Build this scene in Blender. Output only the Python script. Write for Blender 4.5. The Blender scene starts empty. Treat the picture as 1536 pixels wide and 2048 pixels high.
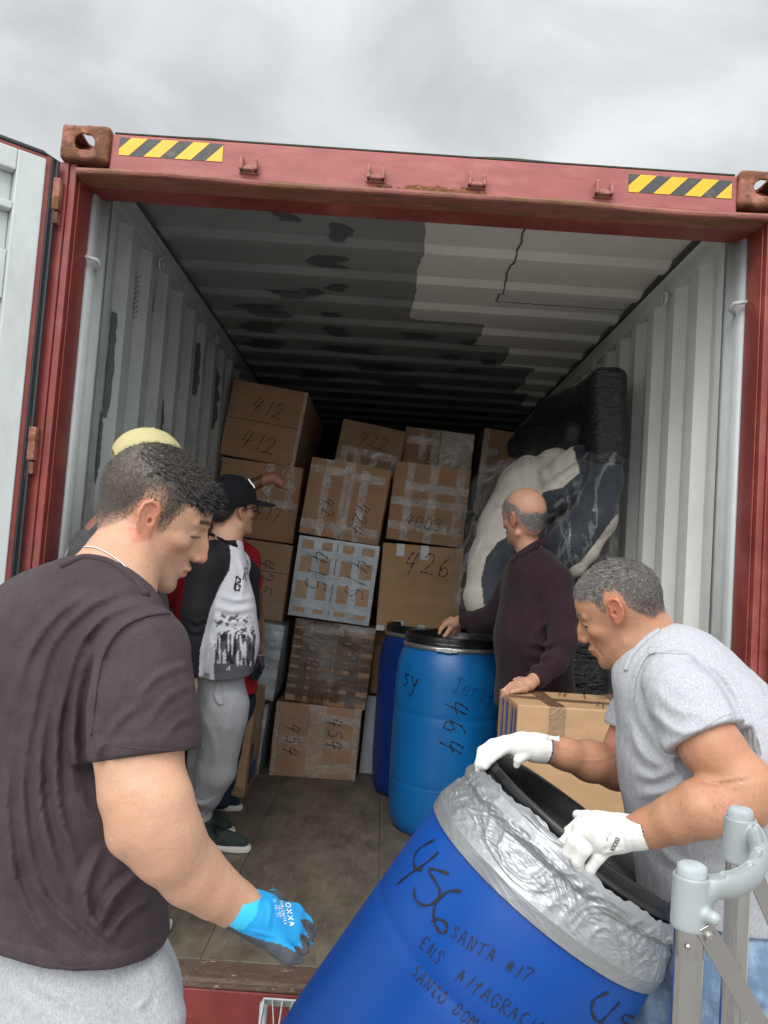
import bpy, math, random
import numpy as np
import openvdb as vdb
from mathutils import Vector, Matrix, Euler, noise as mnoise
rnd = random.Random(7)
S = bpy.context.scene
COL = S.collection
# ---------------------------------------------------------------- camera
F = 1594.28
CAMP = np.array([-0.0470, -2.6102, 1.3517])
_p, _y, _r = math.radians(3.6204), math.radians(-0.1546), math.radians(3.9608)
_f = np.array([math.sin(_y)*math.cos(_p), math.cos(_y)*math.cos(_p), math.sin(_p)])
_ri = np.array([math.cos(_y), -math.sin(_y), 0.0])
_u = np.cross(_ri, _f)
CR = _ri*math.cos(_r) + _u*math.sin(_r)
CU = -_ri*math.sin(_r) + _u*math.cos(_r)
CF = _f
cam_d = bpy.data.cameras.new('camera')
cam = bpy.data.objects.new('camera', cam_d); COL.objects.link(cam)
cam.matrix_world = Matrix([[CR[0], CU[0], -CF[0], CAMP[0]], [CR[1], CU[1], -CF[1], CAMP[1]], [CR[2], CU[2], -CF[2], CAMP[2]], [0, 0, 0, 1]])
cam_d.sensor_fit = 'VERTICAL'; cam_d.sensor_height = 36.0; cam_d.lens = F/2048*36.0
cam_d.clip_start = 0.05; cam_d.clip_end = 3000
S.camera = cam
def ray(u, v): return CF + CR*(u-768)/F + CU*(1024-v)/F
def K(u, v, D): return CAMP + ray(u, v)*D                      # point seen at (u, v), D metres deep
def PY(u, v, Y): d = ray(u, v); return CAMP + d*((Y-CAMP[1])/d[1])
def PX(u, v, X): d = ray(u, v); return CAMP + d*((X-CAMP[0])/d[0])
def PZ(u, v, Z): d = ray(u, v); return CAMP + d*((Z-CAMP[2])/d[2])
# ---------------------------------------------------------------- world, sun, exposure
S.view_settings.view_transform = 'Standard'; S.view_settings.look = 'None'
S.view_settings.exposure = 0.42; S.view_settings.gamma = 1.0
S.cycles.max_bounces = 8; S.cycles.transparent_max_bounces = 24
SUN_EL, SUN_RO = 55, 200
W = bpy.data.worlds.new('World'); S.world = W; W.use_nodes = True
nt = W.node_tree; nt.nodes.clear()
def N(t, ty, **kw):
    n = t.nodes.new(ty)
    for k, v in kw.items(): setattr(n, k, v)
    return n
wo = N(nt, 'ShaderNodeOutputWorld'); bg = N(nt, 'ShaderNodeBackground'); bg.inputs[1].default_value = 0.1
sky = N(nt, 'ShaderNodeTexSky', sky_type='NISHITA', sun_disc=False)
sky.sun_elevation = math.radians(SUN_EL); sky.sun_rotation = math.radians(SUN_RO)
tc = N(nt, 'ShaderNodeTexCoord'); sep = N(nt, 'ShaderNodeSeparateXYZ'); nt.links.new(tc.outputs['Generated'], sep.inputs[0])
ad = N(nt, 'ShaderNodeMath', operation='ADD'); ad.inputs[1].default_value = 0.28; nt.links.new(sep.outputs[2], ad.inputs[0])
mx_ = N(nt, 'ShaderNodeMath', operation='MAXIMUM'); mx_.inputs[1].default_value = 0.05; nt.links.new(ad.outputs[0], mx_.inputs[0])
dx = N(nt, 'ShaderNodeMath', operation='DIVIDE'); dy = N(nt, 'ShaderNodeMath', operation='DIVIDE')
nt.links.new(sep.outputs[0], dx.inputs[0]); nt.links.new(mx_.outputs[0], dx.inputs[1])
nt.links.new(sep.outputs[1], dy.inputs[0]); nt.links.new(mx_.outputs[0], dy.inputs[1])
cmb = N(nt, 'ShaderNodeCombineXYZ'); nt.links.new(dx.outputs[0], cmb.inputs[0]); nt.links.new(dy.outputs[0], cmb.inputs[1])
n1 = N(nt, 'ShaderNodeTexNoise'); n1.inputs['Scale'].default_value = 2.6; n1.inputs['Detail'].default_value = 7; n1.inputs['Roughness'].default_value = 0.52
n1.inputs['Distortion'].default_value = 0.35
mp = N(nt, 'ShaderNodeMapping'); mp.inputs['Location'].default_value = (3.7, 1.3, 0); nt.links.new(cmb.outputs[0], mp.inputs[0]); nt.links.new(mp.outputs[0], n1.inputs['Vector'])
cr = N(nt, 'ShaderNodeValToRGB'); nt.links.new(n1.outputs[0], cr.inputs[0])
cr.color_ramp.elements[0].position = 0.34; cr.color_ramp.elements[0].color = (0.60, 0.62, 0.635, 1)
cr.color_ramp.elements[1].position = 0.64; cr.color_ramp.elements[1].color = (0.90, 0.915, 0.92, 1)
vm = N(nt, 'ShaderNodeVectorMath', operation='SCALE'); vm.inputs['Scale'].default_value = 10.0; nt.links.new(cr.outputs[0], vm.inputs[0])
mxc = N(nt, 'ShaderNodeMixRGB'); mxc.inputs[0].default_value = 0.94
# thinner cloud (a brighter sky) round the hidden sun, behind the camera
_sd = Vector((-0.30, -0.85, 0.95)).normalized()
dt = N(nt, 'ShaderNodeVectorMath', operation='DOT_PRODUCT'); dt.inputs[1].default_value = _sd; nt.links.new(tc.outputs['Generated'], dt.inputs[0])
gr = N(nt, 'ShaderNodeMapRange'); gr.inputs[1].default_value = 0.1; gr.inputs[2].default_value = 1.0; gr.inputs[3].default_value = 0.78; gr.inputs[4].default_value = 2.4; nt.links.new(dt.outputs['Value'], gr.inputs[0])
vg = N(nt, 'ShaderNodeVectorMath', operation='SCALE'); nt.links.new(vm.outputs[0], vg.inputs[0]); nt.links.new(gr.outputs[0], vg.inputs['Scale'])
nt.links.new(sky.outputs[0], mxc.inputs[1]); nt.links.new(vg.outputs[0], mxc.inputs[2])
nt.links.new(mxc.outputs[0], bg.inputs[0]); nt.links.new(bg.outputs[0], wo.inputs[0])
sl = bpy.data.lights.new('sun', 'SUN'); sl.energy = 1.3; sl.angle = math.radians(40); sl.color = (1.0, 0.975, 0.94)
sun = bpy.data.objects.new('sun', sl); COL.objects.link(sun)
sun.rotation_euler = _sd.to_track_quat('Z', 'Y').to_euler()
sky.sun_elevation = math.asin(_sd.z); sky.sun_rotation = math.atan2(_sd.x, _sd.y)
# ---------------------------------------------------------------- materials
MATS = {}
def mat(name, col=(0.5, 0.5, 0.5), rough=0.6, metal=0.0, vcol=False, noise=0.0, nscale=8.0, bump=0.0, bscale=60.0, stretch=(1, 1, 1),
        spec=0.5, sss=0.0, alpha=None, col2=None, c2scale=4.0, c2lo=0.5, c2hi=0.6, rough2=None, sheen=0.0, coat=0.0, bdist=0.01, heather=0.0, speck=0.0, wr=0.0, wrs=16.0):
    if name in MATS: return MATS[name]
    m = bpy.data.materials.new(name); m.use_nodes = True; t = m.node_tree
    b = t.nodes['Principled BSDF']; L = t.links
    tc = N(t, 'ShaderNodeTexCoord'); mp = N(t, 'ShaderNodeMapping'); mp.inputs['Scale'].default_value = stretch
    L.new(tc.outputs['Object'], mp.inputs[0])
    if vcol:
        a = N(t, 'ShaderNodeVertexColor', layer_name='Col'); c = a.outputs[0]
    else:
        rg = N(t, 'ShaderNodeRGB'); rg.outputs[0].default_value = (*col, 1); c = rg.outputs[0]
    fac2 = None
    if col2 is not None:
        n = N(t, 'ShaderNodeTexNoise'); n.inputs['Scale'].default_value = c2scale; n.inputs['Detail'].default_value = 8; n.inputs['Roughness'].default_value = 0.65
        L.new(mp.outputs[0], n.inputs['Vector'])
        mr = N(t, 'ShaderNodeMapRange'); mr.inputs[1].default_value = c2lo; mr.inputs[2].default_value = c2hi; L.new(n.outputs[0], mr.inputs[0])
        mi = N(t, 'ShaderNodeMixRGB'); mi.inputs[2].default_value = (*col2, 1); L.new(mr.outputs[0], mi.inputs[0]); L.new(c, mi.inputs[1]); c = mi.outputs[0]; fac2 = mr.outputs[0]
    if noise > 0:
        n = N(t, 'ShaderNodeTexNoise'); n.inputs['Scale'].default_value = nscale; n.inputs['Detail'].default_value = 6; n.inputs['Roughness'].default_value = 0.6
        L.new(mp.outputs[0], n.inputs['Vector'])
        mr = N(t, 'ShaderNodeMapRange'); mr.inputs[1].default_value = 0.3; mr.inputs[2].default_value = 0.7
        mr.inputs[3].default_value = 1-noise; mr.inputs[4].default_value = 1+noise*0.8; L.new(n.outputs[0], mr.inputs[0])
        mi = N(t, 'ShaderNodeMixRGB', blend_type='MULTIPLY'); mi.inputs[0].default_value = 1; L.new(c, mi.inputs[1]); L.new(mr.outputs[0], mi.inputs[2]); c = mi.outputs[0]
    if heather > 0:
        n = N(t, 'ShaderNodeTexNoise'); n.inputs['Scale'].default_value = 300; n.inputs['Detail'].default_value = 3
        m2 = N(t, 'ShaderNodeMapping'); m2.inputs['Scale'].default_value = (1, 1, 0.35); L.new(tc.outputs['Object'], m2.inputs[0]); L.new(m2.outputs[0], n.inputs['Vector'])
        mr = N(t, 'ShaderNodeMapRange'); mr.inputs[1].default_value = 0.35; mr.inputs[2].default_value = 0.65
        mr.inputs[3].default_value = 1-heather; mr.inputs[4].default_value = 1+heather; L.new(n.outputs[0], mr.inputs[0])
        mi = N(t, 'ShaderNodeMixRGB', blend_type='MULTIPLY'); mi.inputs[0].default_value = 1; L.new(c, mi.inputs[1]); L.new(mr.outputs[0], mi.inputs[2]); c = mi.outputs[0]
    if speck > 0:
        n = N(t, 'ShaderNodeTexNoise'); n.inputs['Scale'].default_value = 420; n.inputs['Detail'].default_value = 2; L.new(tc.outputs['Object'], n.inputs['Vector'])
        mr = N(t, 'ShaderNodeMapRange'); mr.inputs[1].default_value = 0.35; mr.inputs[2].default_value = 0.65; mr.inputs[3].default_value = 1-speck; mr.inputs[4].default_value = 1+speck; L.new(n.outputs[0], mr.inputs[0])
        mi = N(t, 'ShaderNodeMixRGB', blend_type='MULTIPLY'); mi.inputs[0].default_value = 1; L.new(c, mi.inputs[1]); L.new(mr.outputs[0], mi.inputs[2]); c = mi.outputs[0]
    L.new(c, b.inputs['Base Color'])
    b.inputs['Roughness'].default_value = rough; b.inputs['Metallic'].default_value = metal
    b.inputs['Specular IOR Level'].default_value = spec
    if rough2 is not None and fac2 is not None:
        mr = N(t, 'ShaderNodeMapRange'); mr.inputs[3].default_value = rough; mr.inputs[4].default_value = rough2; L.new(fac2, mr.inputs[0]); L.new(mr.outputs[0], b.inputs['Roughness'])
    if sss > 0:
        b.inputs['Subsurface Weight'].default_value = sss; b.inputs['Subsurface Radius'].default_value = (0.012, 0.005, 0.003); b.inputs['Subsurface Scale'].default_value = 1.0
    if sheen > 0: b.inputs['Sheen Weight'].default_value = sheen; b.inputs['Sheen Roughness'].default_value = 0.5
    if coat > 0: b.inputs['Coat Weight'].default_value = coat
    if alpha is not None: b.inputs['Alpha'].default_value = alpha
    if bump > 0:
        n = N(t, 'ShaderNodeTexNoise'); n.inputs['Scale'].default_value = bscale; n.inputs['Detail'].default_value = 5; n.inputs['Roughness'].default_value = 0.6
        L.new(mp.outputs[0], n.inputs['Vector'])
        bp = N(t, 'ShaderNodeBump'); bp.inputs['Strength'].default_value = bump; bp.inputs['Distance'].default_value = bdist
        L.new(n.outputs[0], bp.inputs['Height']); L.new(bp.outputs[0], b.inputs['Normal'])
    if wr > 0:
        n = N(t, 'ShaderNodeTexNoise'); n.inputs['Scale'].default_value = wrs; n.inputs['Detail'].default_value = 5; n.inputs['Roughness'].default_value = 0.5; n.inputs['Distortion'].default_value = 0.8
        m2 = N(t, 'ShaderNodeMapping'); m2.inputs['Scale'].default_value = (1.4, 1.4, 0.7); L.new(tc.outputs['Object'], m2.inputs[0]); L.new(m2.outputs[0], n.inputs['Vector'])
        b2 = N(t, 'ShaderNodeBump'); b2.inputs['Strength'].default_value = wr; b2.inputs['Distance'].default_value = 0.012; L.new(n.outputs[0], b2.inputs['Height'])
        if b.inputs['Normal'].is_linked: L.new(b.inputs['Normal'].links[0].from_socket, b2.inputs['Normal'])
        L.new(b2.outputs[0], b.inputs['Normal'])
    MATS[name] = m
    return m
# ---------------------------------------------------------------- mesh builders
class MB:
    def __init__(s): s.v = []; s.f = []; s.c = []
    def add(s, vs, fs, col=None):
        o = len(s.v); s.v += [tuple(map(float, p)) for p in vs]; s.f += [tuple(i+o for i in f) for f in fs]
        s.c += [col or (1, 1, 1)]*len(vs)
    def box(s, lo, hi, M=None, col=None):
        x0, y0, z0 = lo; x1, y1, z1 = hi
        vs = [(x0,y0,z0),(x1,y0,z0),(x1,y1,z0),(x0,y1,z0),(x0,y0,z1),(x1,y0,z1),(x1,y1,z1),(x0,y1,z1)]
        if M is not None: vs = [M @ Vector(p) for p in vs]
        s.add(vs, [(0,3,2,1),(4,5,6,7),(0,1,5,4),(1,2,6,5),(2,3,7,6),(3,0,4,7)], col)
    def quad(s, a, b, c, d, col=None): s.add([a, b, c, d], [(0, 1, 2, 3)], col)
    def tube(s, pts, r, n=8, col=None, cap=True):
        pts = [Vector(p) for p in pts]; m = len(pts)
        rs = r if hasattr(r, '__len__') else [r]*m
        vs = []; up = None
        for i, p in enumerate(pts):
            t = (pts[min(i+1, m-1)]-pts[max(i-1, 0)]).normalized()
            if up is None: up = t.orthogonal().normalized()
            up = (up - t*up.dot(t)).normalized(); sd = t.cross(up)
            for k in range(n):
                a = 2*math.pi*k/n; vs.append(p+(up*math.cos(a)+sd*math.sin(a))*rs[i])
        fs = [(i*n+k, i*n+(k+1) % n, (i+1)*n+(k+1) % n, (i+1)*n+k) for i in range(m-1) for k in range(n)]
        if cap: fs += [tuple(range(n))[::-1], tuple((m-1)*n+k for k in range(n))]
        s.add(vs, fs, col)
    def lathe(s, prof, M=None, n=48, col=None, closed=False, warp=None):
        vs = []
        for r, z in prof:
            for k in range(n):
                a = 2*math.pi*k/n; p = Vector((r*math.cos(a), r*math.sin(a), z))
                if warp: p = warp(p, a)
                vs.append(M @ p if M is not None else p)
        m = len(prof)
        fs = [(i*n+k, i*n+(k+1) % n, (i+1)*n+(k+1) % n, (i+1)*n+k) for i in range(m-1) for k in range(n)]
        s.add(vs, fs, col)
    def grid(s, fn, nu, nv, col=None):
        vs = [fn(i/nu, j/nv) for j in range(nv+1) for i in range(nu+1)]
        fs = [(j*(nu+1)+i, j*(nu+1)+i+1, (j+1)*(nu+1)+i+1, (j+1)*(nu+1)+i) for j in range(nv) for i in range(nu)]
        s.add(vs, fs, col)
def tagp(o, label=None, cat=None, group=None, kind=None):
    if label: o['label'] = label
    if cat: o['category'] = cat
    if group: o['group'] = group
    if kind: o['kind'] = kind
    return o
def thing(name, label, cat, loc=(0, 0, 0), M=None, group=None):
    o = bpy.data.objects.new(name, None); COL.objects.link(o); o.empty_display_size = 0.1
    o.matrix_world = M if M is not None else Matrix.Translation(Vector(loc))
    return tagp(o, label, cat, group)
def wm(o):
    M = o.matrix_basis.copy(); p = o.parent
    while p is not None: M = p.matrix_basis @ M; p = p.parent
    return M
def obj(name, mb, m, parent=None, smooth=False, bevel=0, solid=0, world=True, label=None, seg=2, vcol=None):
    vs = np.array(mb.v, dtype=np.float64).reshape(-1, 3)
    if parent is not None and world:
        Mi = np.array(wm(parent).inverted()); vs = vs @ Mi[:3, :3].T + Mi[:3, 3]
    me = bpy.data.meshes.new(name); me.from_pydata(vs.tolist(), [], mb.f)
    me.update()
    cols = vcol if vcol is not None else (mb.c if any(c != (1, 1, 1) for c in mb.c) else None)
    if cols is not None:
        a = me.color_attributes.new('Col', 'FLOAT_COLOR', 'POINT')
        cc = np.ones((len(vs), 4), dtype=np.float32); cc[:, :3] = np.array(cols); a.data.foreach_set('color', cc.ravel())
    if smooth: me.polygons.foreach_set('use_smooth', [True]*len(me.polygons))
    for x in (m if isinstance(m, (list, tuple)) else [m]): me.materials.append(x)
    o = bpy.data.objects.new(name, me); COL.objects.link(o)
    if parent is not None: o.parent = parent
    if solid: md = o.modifiers.new('solid', 'SOLIDIFY'); md.thickness = solid; md.offset = 0
    if bevel: md = o.modifiers.new('bevel', 'BEVEL'); md.width = bevel; md.segments = seg; md.limit_method = 'ANGLE'
    if label: o['label'] = label
    return o
# ---------------------------------------------------------------- signed-distance modelling
def smin(a, b, k):
    if k <= 0: return np.minimum(a, b)
    h = np.clip(0.5+0.5*(b-a)/k, 0, 1); return b+(a-b)*h-k*h*(1-h)
def smax(a, b, k): return -smin(-a, -b, k)
def caps(P, a, b, ra, rb, n=None, s=1.0):
    a = np.asarray(a, float); b = np.asarray(b, float); q = P-a; ab = b-a
    if n is not None:
        n = np.asarray(n, float); n = n/np.linalg.norm(n)
        q = q+(q @ n)[..., None]*n*(1/s-1); ab = ab+n*(ab @ n)*(1/s-1)
    L2 = max(ab @ ab, 1e-9); t = np.clip((q @ ab)/L2, 0, 1)
    d = np.sqrt(((q-t[..., None]*ab)**2).sum(-1))-(ra+(rb-ra)*t)
    return d*min(s, 1.0)
def ellip(P, c, r, R=None):
    q = P-np.asarray(c, float)
    if R is not None: q = q @ R
    r = np.asarray(r, float); k0 = np.sqrt(((q/r)**2).sum(-1)); k1 = np.sqrt(((q/(r*r))**2).sum(-1))+1e-9
    return k0*(k0-1)/k1
def rbox(P, c, h, rd, R=None):
    q = P-np.asarray(c, float)
    if R is not None: q = q @ R
    q = np.abs(q)-np.asarray(h, float)+rd
    return np.sqrt((np.maximum(q, 0)**2).sum(-1))+np.minimum(q.max(-1), 0)-rd
class Vol:
    def __init__(s, lo, hi, h):
        s.h = h; s.lo = np.array(lo, float)-2*h; s.n = np.ceil((np.array(hi, float)+2*h-s.lo)/h).astype(int)+1
        s.d = np.full(s.n, 0.5, np.float32)
    def blk(s, lo, hi):
        a = np.clip(np.floor((np.array(lo)-s.lo)/s.h).astype(int), 0, s.n); b = np.clip(np.ceil((np.array(hi)-s.lo)/s.h).astype(int)+1, 0, s.n)
        if (b <= a).any(): return None, None
        g = np.stack(np.meshgrid(*[s.lo[i]+s.h*np.arange(a[i], b[i]) for i in range(3)], indexing='ij'), -1)
        return tuple(slice(a[i], b[i]) for i in range(3)), g
    def add(s, f, lo, hi, k=0.0, op='u'):
        m = k+3*s.h; sl, g = s.blk(np.array(lo)-m, np.array(hi)+m)
        if sl is None: return
        e = f(g).astype(np.float32)
        if op == 'u': s.d[sl] = smin(s.d[sl], e, k)
        elif op == 's': s.d[sl] = smax(s.d[sl], -e, k)
        else: s.d[sl] = smax(s.d[sl], e, k)
    def cap(s, a, b, ra, rb, k=0.0, n=None, fl=1.0, op='u'):
        a = np.array(a, float); b = np.array(b, float); R = max(ra, rb)*max(1, fl)
        s.add(lambda P: caps(P, a, b, ra, rb, n, fl), np.minimum(a, b)-R, np.maximum(a, b)+R, k, op)
    def chain(s, pts, k=0.0, n=None, fl=1.0, op='u', off=0.0):
        q = [(K(u, v, D), r*D/F+off) for u, v, D, r in pts]
        for (a, ra), (b, rb) in zip(q[:-1], q[1:]): s.cap(a, b, ra, rb, k, n, fl, op)
    def wchain(s, pts, k=0.0, n=None, fl=1.0, op='u'):
        for (a, ra), (b, rb) in zip(pts[:-1], pts[1:]): s.cap(a, b, ra, rb, k, n, fl, op)
    def ell(s, c, r, R=None, k=0.0, op='u'):
        m = max(r); c = np.array(c, float); s.add(lambda P: ellip(P, c, r, R), c-m, c+m, k, op)
    def cut(s, p, n, k=0.003, rad=None):
        # keep the side the normal points away from, only within rad of p
        p = np.array(p, float); n = np.array(n, float); n = n/np.linalg.norm(n)
        rad = rad or 9; lo = np.maximum(p-rad, s.lo); hi = np.minimum(p+rad, s.lo+s.h*s.n)
        sl, g = s.blk(lo, hi); e = ((g-p) @ n).astype(np.float32)
        if rad < 5:
            ins = (np.sqrt(((g-p)**2).sum(-1)) < rad); e = np.where(ins, e, -1)
        s.d[sl] = smax(s.d[sl], e, k)
    def disp(s, f, lo=None, hi=None):
        sl, g = s.blk(s.lo if lo is None else lo, (s.lo+s.h*s.n) if hi is None else hi)
        m = np.abs(s.d[sl]) < 0.05; e = s.d[sl]; e[m] += f(g[m]).astype(np.float32); s.d[sl] = e
    def mesh(s, adapt=0.0):
        g = vdb.FloatGrid(0.5); g.copyFromArray(np.clip(s.d, -0.06, 0.06).astype(np.float32)); 
        v, t, q = g.convertToPolygons(0.0, adapt)
        mb = MB(); v = np.asarray(v)*s.h+s.lo
        mb.v = v.tolist(); mb.f = [tuple(x[::-1]) for x in np.asarray(q).tolist()]+[tuple(x[::-1]) for x in np.asarray(t).tolist()]; mb.c = [(1, 1, 1)]*len(mb.v)
        return mb, v
def pnoise(P, sc, seed=0, oct=2):
    # cheap smooth value noise from sums of sines
    r = np.random.RandomState(seed); o = np.zeros(P.shape[:-1])
    for i in range(oct*5):
        w = r.normal(size=3); w /= np.linalg.norm(w); o += np.sin((P @ w)*sc*(0.6+1.1*r.rand())*(1.7**(i//5))+r.rand()*6.28)/(1.7**(i//5))
    return o/(oct*2.2)
# ---------------------------------------------------------------- handwriting
GL = {'0': [[(.5,1),(.2,.85),(.1,.5),(.2,.12),(.5,0),(.8,.15),(.9,.5),(.8,.85),(.5,1)]],
 '1': [[(.6,1),(.4,0)]], '2': [[(.1,.8),(.35,1),(.7,.95),(.8,.7),(.5,.35),(.05,.02),(.5,.08),(1,0)]],
 '3': [[(.1,.9),(.5,1),(.8,.8),(.4,.55),(.85,.35),(.6,.02),(.1,.08)]],
 '4': [[(.45,1),(.2,.7),(.1,.42),(.5,.4),(.95,.5)], [(.85,.95),(.6,.4),(.4,-.15)]],
 '5': [[(.9,1),(.35,.95),(.25,.6),(.6,.62),(.85,.35),(.6,.02),(.1,.08)]],
 '6': [[(.75,1),(.35,.75),(.12,.35),(.25,.02),(.65,0),(.8,.22),(.55,.42),(.2,.25)]],
 '7': [[(.05,.95),(.9,1),(.5,.4),(.35,0)]],
 '8': [[(.7,.85),(.4,1),(.2,.78),(.75,.3),(.5,0),(.15,.2),(.7,.7),(.7,.85)]],
 '9': [[(.8,.8),(.5,1),(.2,.75),(.45,.5),(.8,.75),(.75,.3),(.5,0)]],
 'A': [[(0,0),(.45,1),(.8,0)],[(.15,.38),(.8,.4)]], 'B': [[(.1,0),(.1,1),(.6,.95),(.7,.72),(.1,.52),(.75,.4),(.7,.05),(.1,0)]],
 'C': [[(.85,.85),(.5,1),(.15,.6),(.2,.15),(.8,.1)]], 'D': [[(.1,0),(.15,1),(.7,.85),(.85,.4),(.5,.02),(.1,0)]],
 'E': [[(.8,1),(.15,.98),(.1,.02),(.8,0)],[(.1,.5),(.65,.52)]], 'G': [[(.85,.85),(.4,1),(.1,.55),(.3,.02),(.8,.1),(.85,.45),(.5,.45)]],
 'I': [[(.5,1),(.45,0)]], 'J': [[(.2,1),(.9,1)],[(.6,1),(.55,.2),(.25,0),(.05,.2)]], 'L': [[(.2,1),(.1,0),(.8,.02)]],
 'M': [[(0,0),(.15,1),(.5,.3),(.85,1),(1,0)]], 'N': [[(.05,0),(.15,1),(.75,0),(.85,1)]], 'O': [[(.5,1),(.1,.7),(.15,.15),(.55,0),(.9,.4),(.8,.85),(.5,1)]],
 'R': [[(.1,0),(.15,1),(.7,.9),(.65,.6),(.15,.5),(.85,0)]], 'S': [[(.85,.88),(.45,1),(.2,.75),(.7,.4),(.6,.05),(.1,.1)]],
 'T': [[(0,.95),(1,1)],[(.5,1),(.4,0)]], 'X': [[(0,0),(1,1)],[(.1,1),(.9,0)]], 'l': [[(.6,1.1),(.35,0)]], 't': [[(.1,.75),(.9,.8)],[(.6,1.1),(.35,.1),(.7,0)]],
 'o': [[(.5,.6),(.15,.4),(.3,0),(.75,.1),(.8,.5),(.5,.6)]], 'a': [[(.8,.55),(.4,.65),(.1,.3),(.35,0),(.8,.3),(.8,.6),(.85,0)]],
 'n': [[(.1,.6),(.1,0)],[(.1,.4),(.5,.65),(.8,.4),(.8,0)]], 's': [[(.8,.6),(.4,.65),(.25,.45),(.7,.25),(.5,0),(.1,.05)]],
 'y': [[(.1,.65),(.45,.2),(.8,.65)],[(.8,.65),(.6,-.2),(.3,-.5),(.1,-.3)]], 'g': [[(.8,.55),(.4,.7),(.15,.4),(.45,.1),(.8,.5),(.75,-.3),(.4,-.5),(.1,-.3)]],
 '#': [[(.3,1),(.15,0)],[(.7,1),(.55,0)],[(0,.65),(1,.7)],[(-.05,.3),(.95,.35)]], '.': [[(.4,0),(.5,.05)]], ' ': [], 'i': [[(.5,.6),(.45,0)],[(.55,.9),(.57,.95)]],
 'e': [[(.15,.35),(.8,.4),(.6,.68),(.25,.55),(.15,.2),(.5,0),(.85,.12)]], 'r': [[(.2,.6),(.2,0)],[(.2,.4),(.5,.65),(.8,.6)]],
 'u': [[(.1,.6),(.15,.1),(.5,0),(.8,.2),(.8,.6)],[(.8,.3),(.85,0)]], '/': [[(.7,1),(.2,0)]], '-': [[(.1,.4),(.9,.42)]],
 'Y': [[(.05,1),(.5,.5),(.9,1)],[(.5,.5),(.4,0)]], 'P': [[(.1,0),(.15,1),(.75,.9),(.7,.55),(.12,.5)]], 'U': [[(.1,1),(.15,.2),(.5,0),(.85,.25),(.9,1)]], 'V': [[(.05,1),(.45,0),(.95,1)]]}
def smooth2(pl, n=5):
    pl = [np.array(p, float) for p in pl]
    if len(pl) < 3: return [pl[0]+(pl[1]-pl[0])*t for t in np.linspace(0, 1, 6)]
    out = []
    e = [2*pl[0]-pl[1]]+pl+[2*pl[-1]-pl[-2]]
    for i in range(1, len(e)-2):
        a, b, c, d = e[i-1:i+3]
        for j in range(n):
            t = j/n; out.append(0.5*((2*b)+(-a+c)*t+(2*a-5*b+4*c-d)*t*t+(-a+3*b-3*c+d)*t**3))
    return out+[pl[-1]]
def write(mb, fmap, txt, org, size, ang=0, w=0.006, adv=1.25, aspect=0.6, jit=0.04, slant=0.15, col=None):
    """fmap(a, b) -> (point, normal); org is the base line start, ang in degrees"""
    ca, sa = math.cos(math.radians(ang)), math.sin(math.radians(ang)); x0 = 0
    for ch in txt:
        for st in GL.get(ch, []):
            pl = smooth2([(p[0]+rnd.uniform(-jit, jit), p[1]+rnd.uniform(-jit, jit)) for p in st])
            pp = []
            for p in pl:
                a = (x0+(p[0]+slant*p[1])*aspect)*size; b = p[1]*size
                pp.append(np.array([org[0]+a*ca-b*sa, org[1]+a*sa+b*ca]))
            vs = []
            for i, p in enumerate(pp):
                t = pp[min(i+1, len(pp)-1)]-pp[max(i-1, 0)]; l = np.linalg.norm(t)+1e-9; nn = np.array([-t[1], t[0]])/l
                ww = w*0.5*(0.75+0.35*math.sin(i*1.3+x0))
                for sg in (1, -1):
                    q = p+nn*ww*sg; P3, N3 = fmap(q[0], q[1]); vs.append(P3+N3*0.0016)
            mb.add(vs, [(2*i, 2*i+1, 2*i+3, 2*i+2) for i in range(len(pp)-1)], col)
        x0 += aspect*adv*(0.75 if ch in '1lI.i/' else 1.0)
# ================================================================ ground
GZ = -0.34
g = MB(); g.quad((-400, -400, GZ), (400, -400, GZ), (400, 400, GZ), (-400, 400, GZ))
ground = obj('ground', g, mat('concrete yard', (0.30, 0.29, 0.275), 0.9, noise=0.25, nscale=1.5, bump=0.3, bscale=30)); tagp(ground, kind='structure')
# ================================================================ shipping container
M_red = mat('red container paint', (0.215, 0.036, 0.030), 0.45, noise=0.28, nscale=5, col2=(0.30, 0.085, 0.068), c2scale=4.5, c2lo=0.52, c2hi=0.70, bump=0.12, bscale=25)
M_hdr = mat('faded red paint', (0.31, 0.080, 0.072), 0.5, noise=0.20, nscale=4, col2=(0.40, 0.155, 0.13), c2scale=2.2, c2lo=0.52, c2hi=0.75, stretch=(1.5, 1, 5), bump=0.08, bscale=30)
M_rust = mat('rusty casting', (0.30, 0.12, 0.085), 0.8, noise=0.4, nscale=18, col2=(0.16, 0.06, 0.025), c2scale=14, c2lo=0.47, c2hi=0.55, bump=0.6, bscale=55)
M_edge = mat('worn rusty lip', (0.26, 0.09, 0.07), 0.6, noise=0.3, nscale=12, col2=(0.19, 0.085, 0.035), c2scale=5, c2lo=0.52, c2hi=0.58, bump=0.4, bscale=50, stretch=(1, 4, 4))
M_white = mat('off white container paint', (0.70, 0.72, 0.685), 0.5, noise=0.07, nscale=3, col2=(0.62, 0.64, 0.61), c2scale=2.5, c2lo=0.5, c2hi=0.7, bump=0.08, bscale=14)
M_ceil = mat('dull grey ceiling paint', (0.225, 0.235, 0.23), 0.6, noise=0.12, nscale=4, bump=0.12, bscale=10)
M_ceil2 = mat('light ceiling paint', (0.66, 0.645, 0.60), 0.6, noise=0.06, nscale=4, bump=0.12, bscale=10)
M_patch = mat('dark grey touch up paint', (0.085, 0.10, 0.10), 0.5, noise=0.2, nscale=20)
M_rub = mat('black rubber', (0.018, 0.022, 0.024), 0.45, noise=0.2, nscale=5)
ct = thing('shipping_container', 'open red shipping container with pale grey inside, loaded with cartons and drums', 'shipping container', (0, 0, 0))
LEN = 12.0
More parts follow.
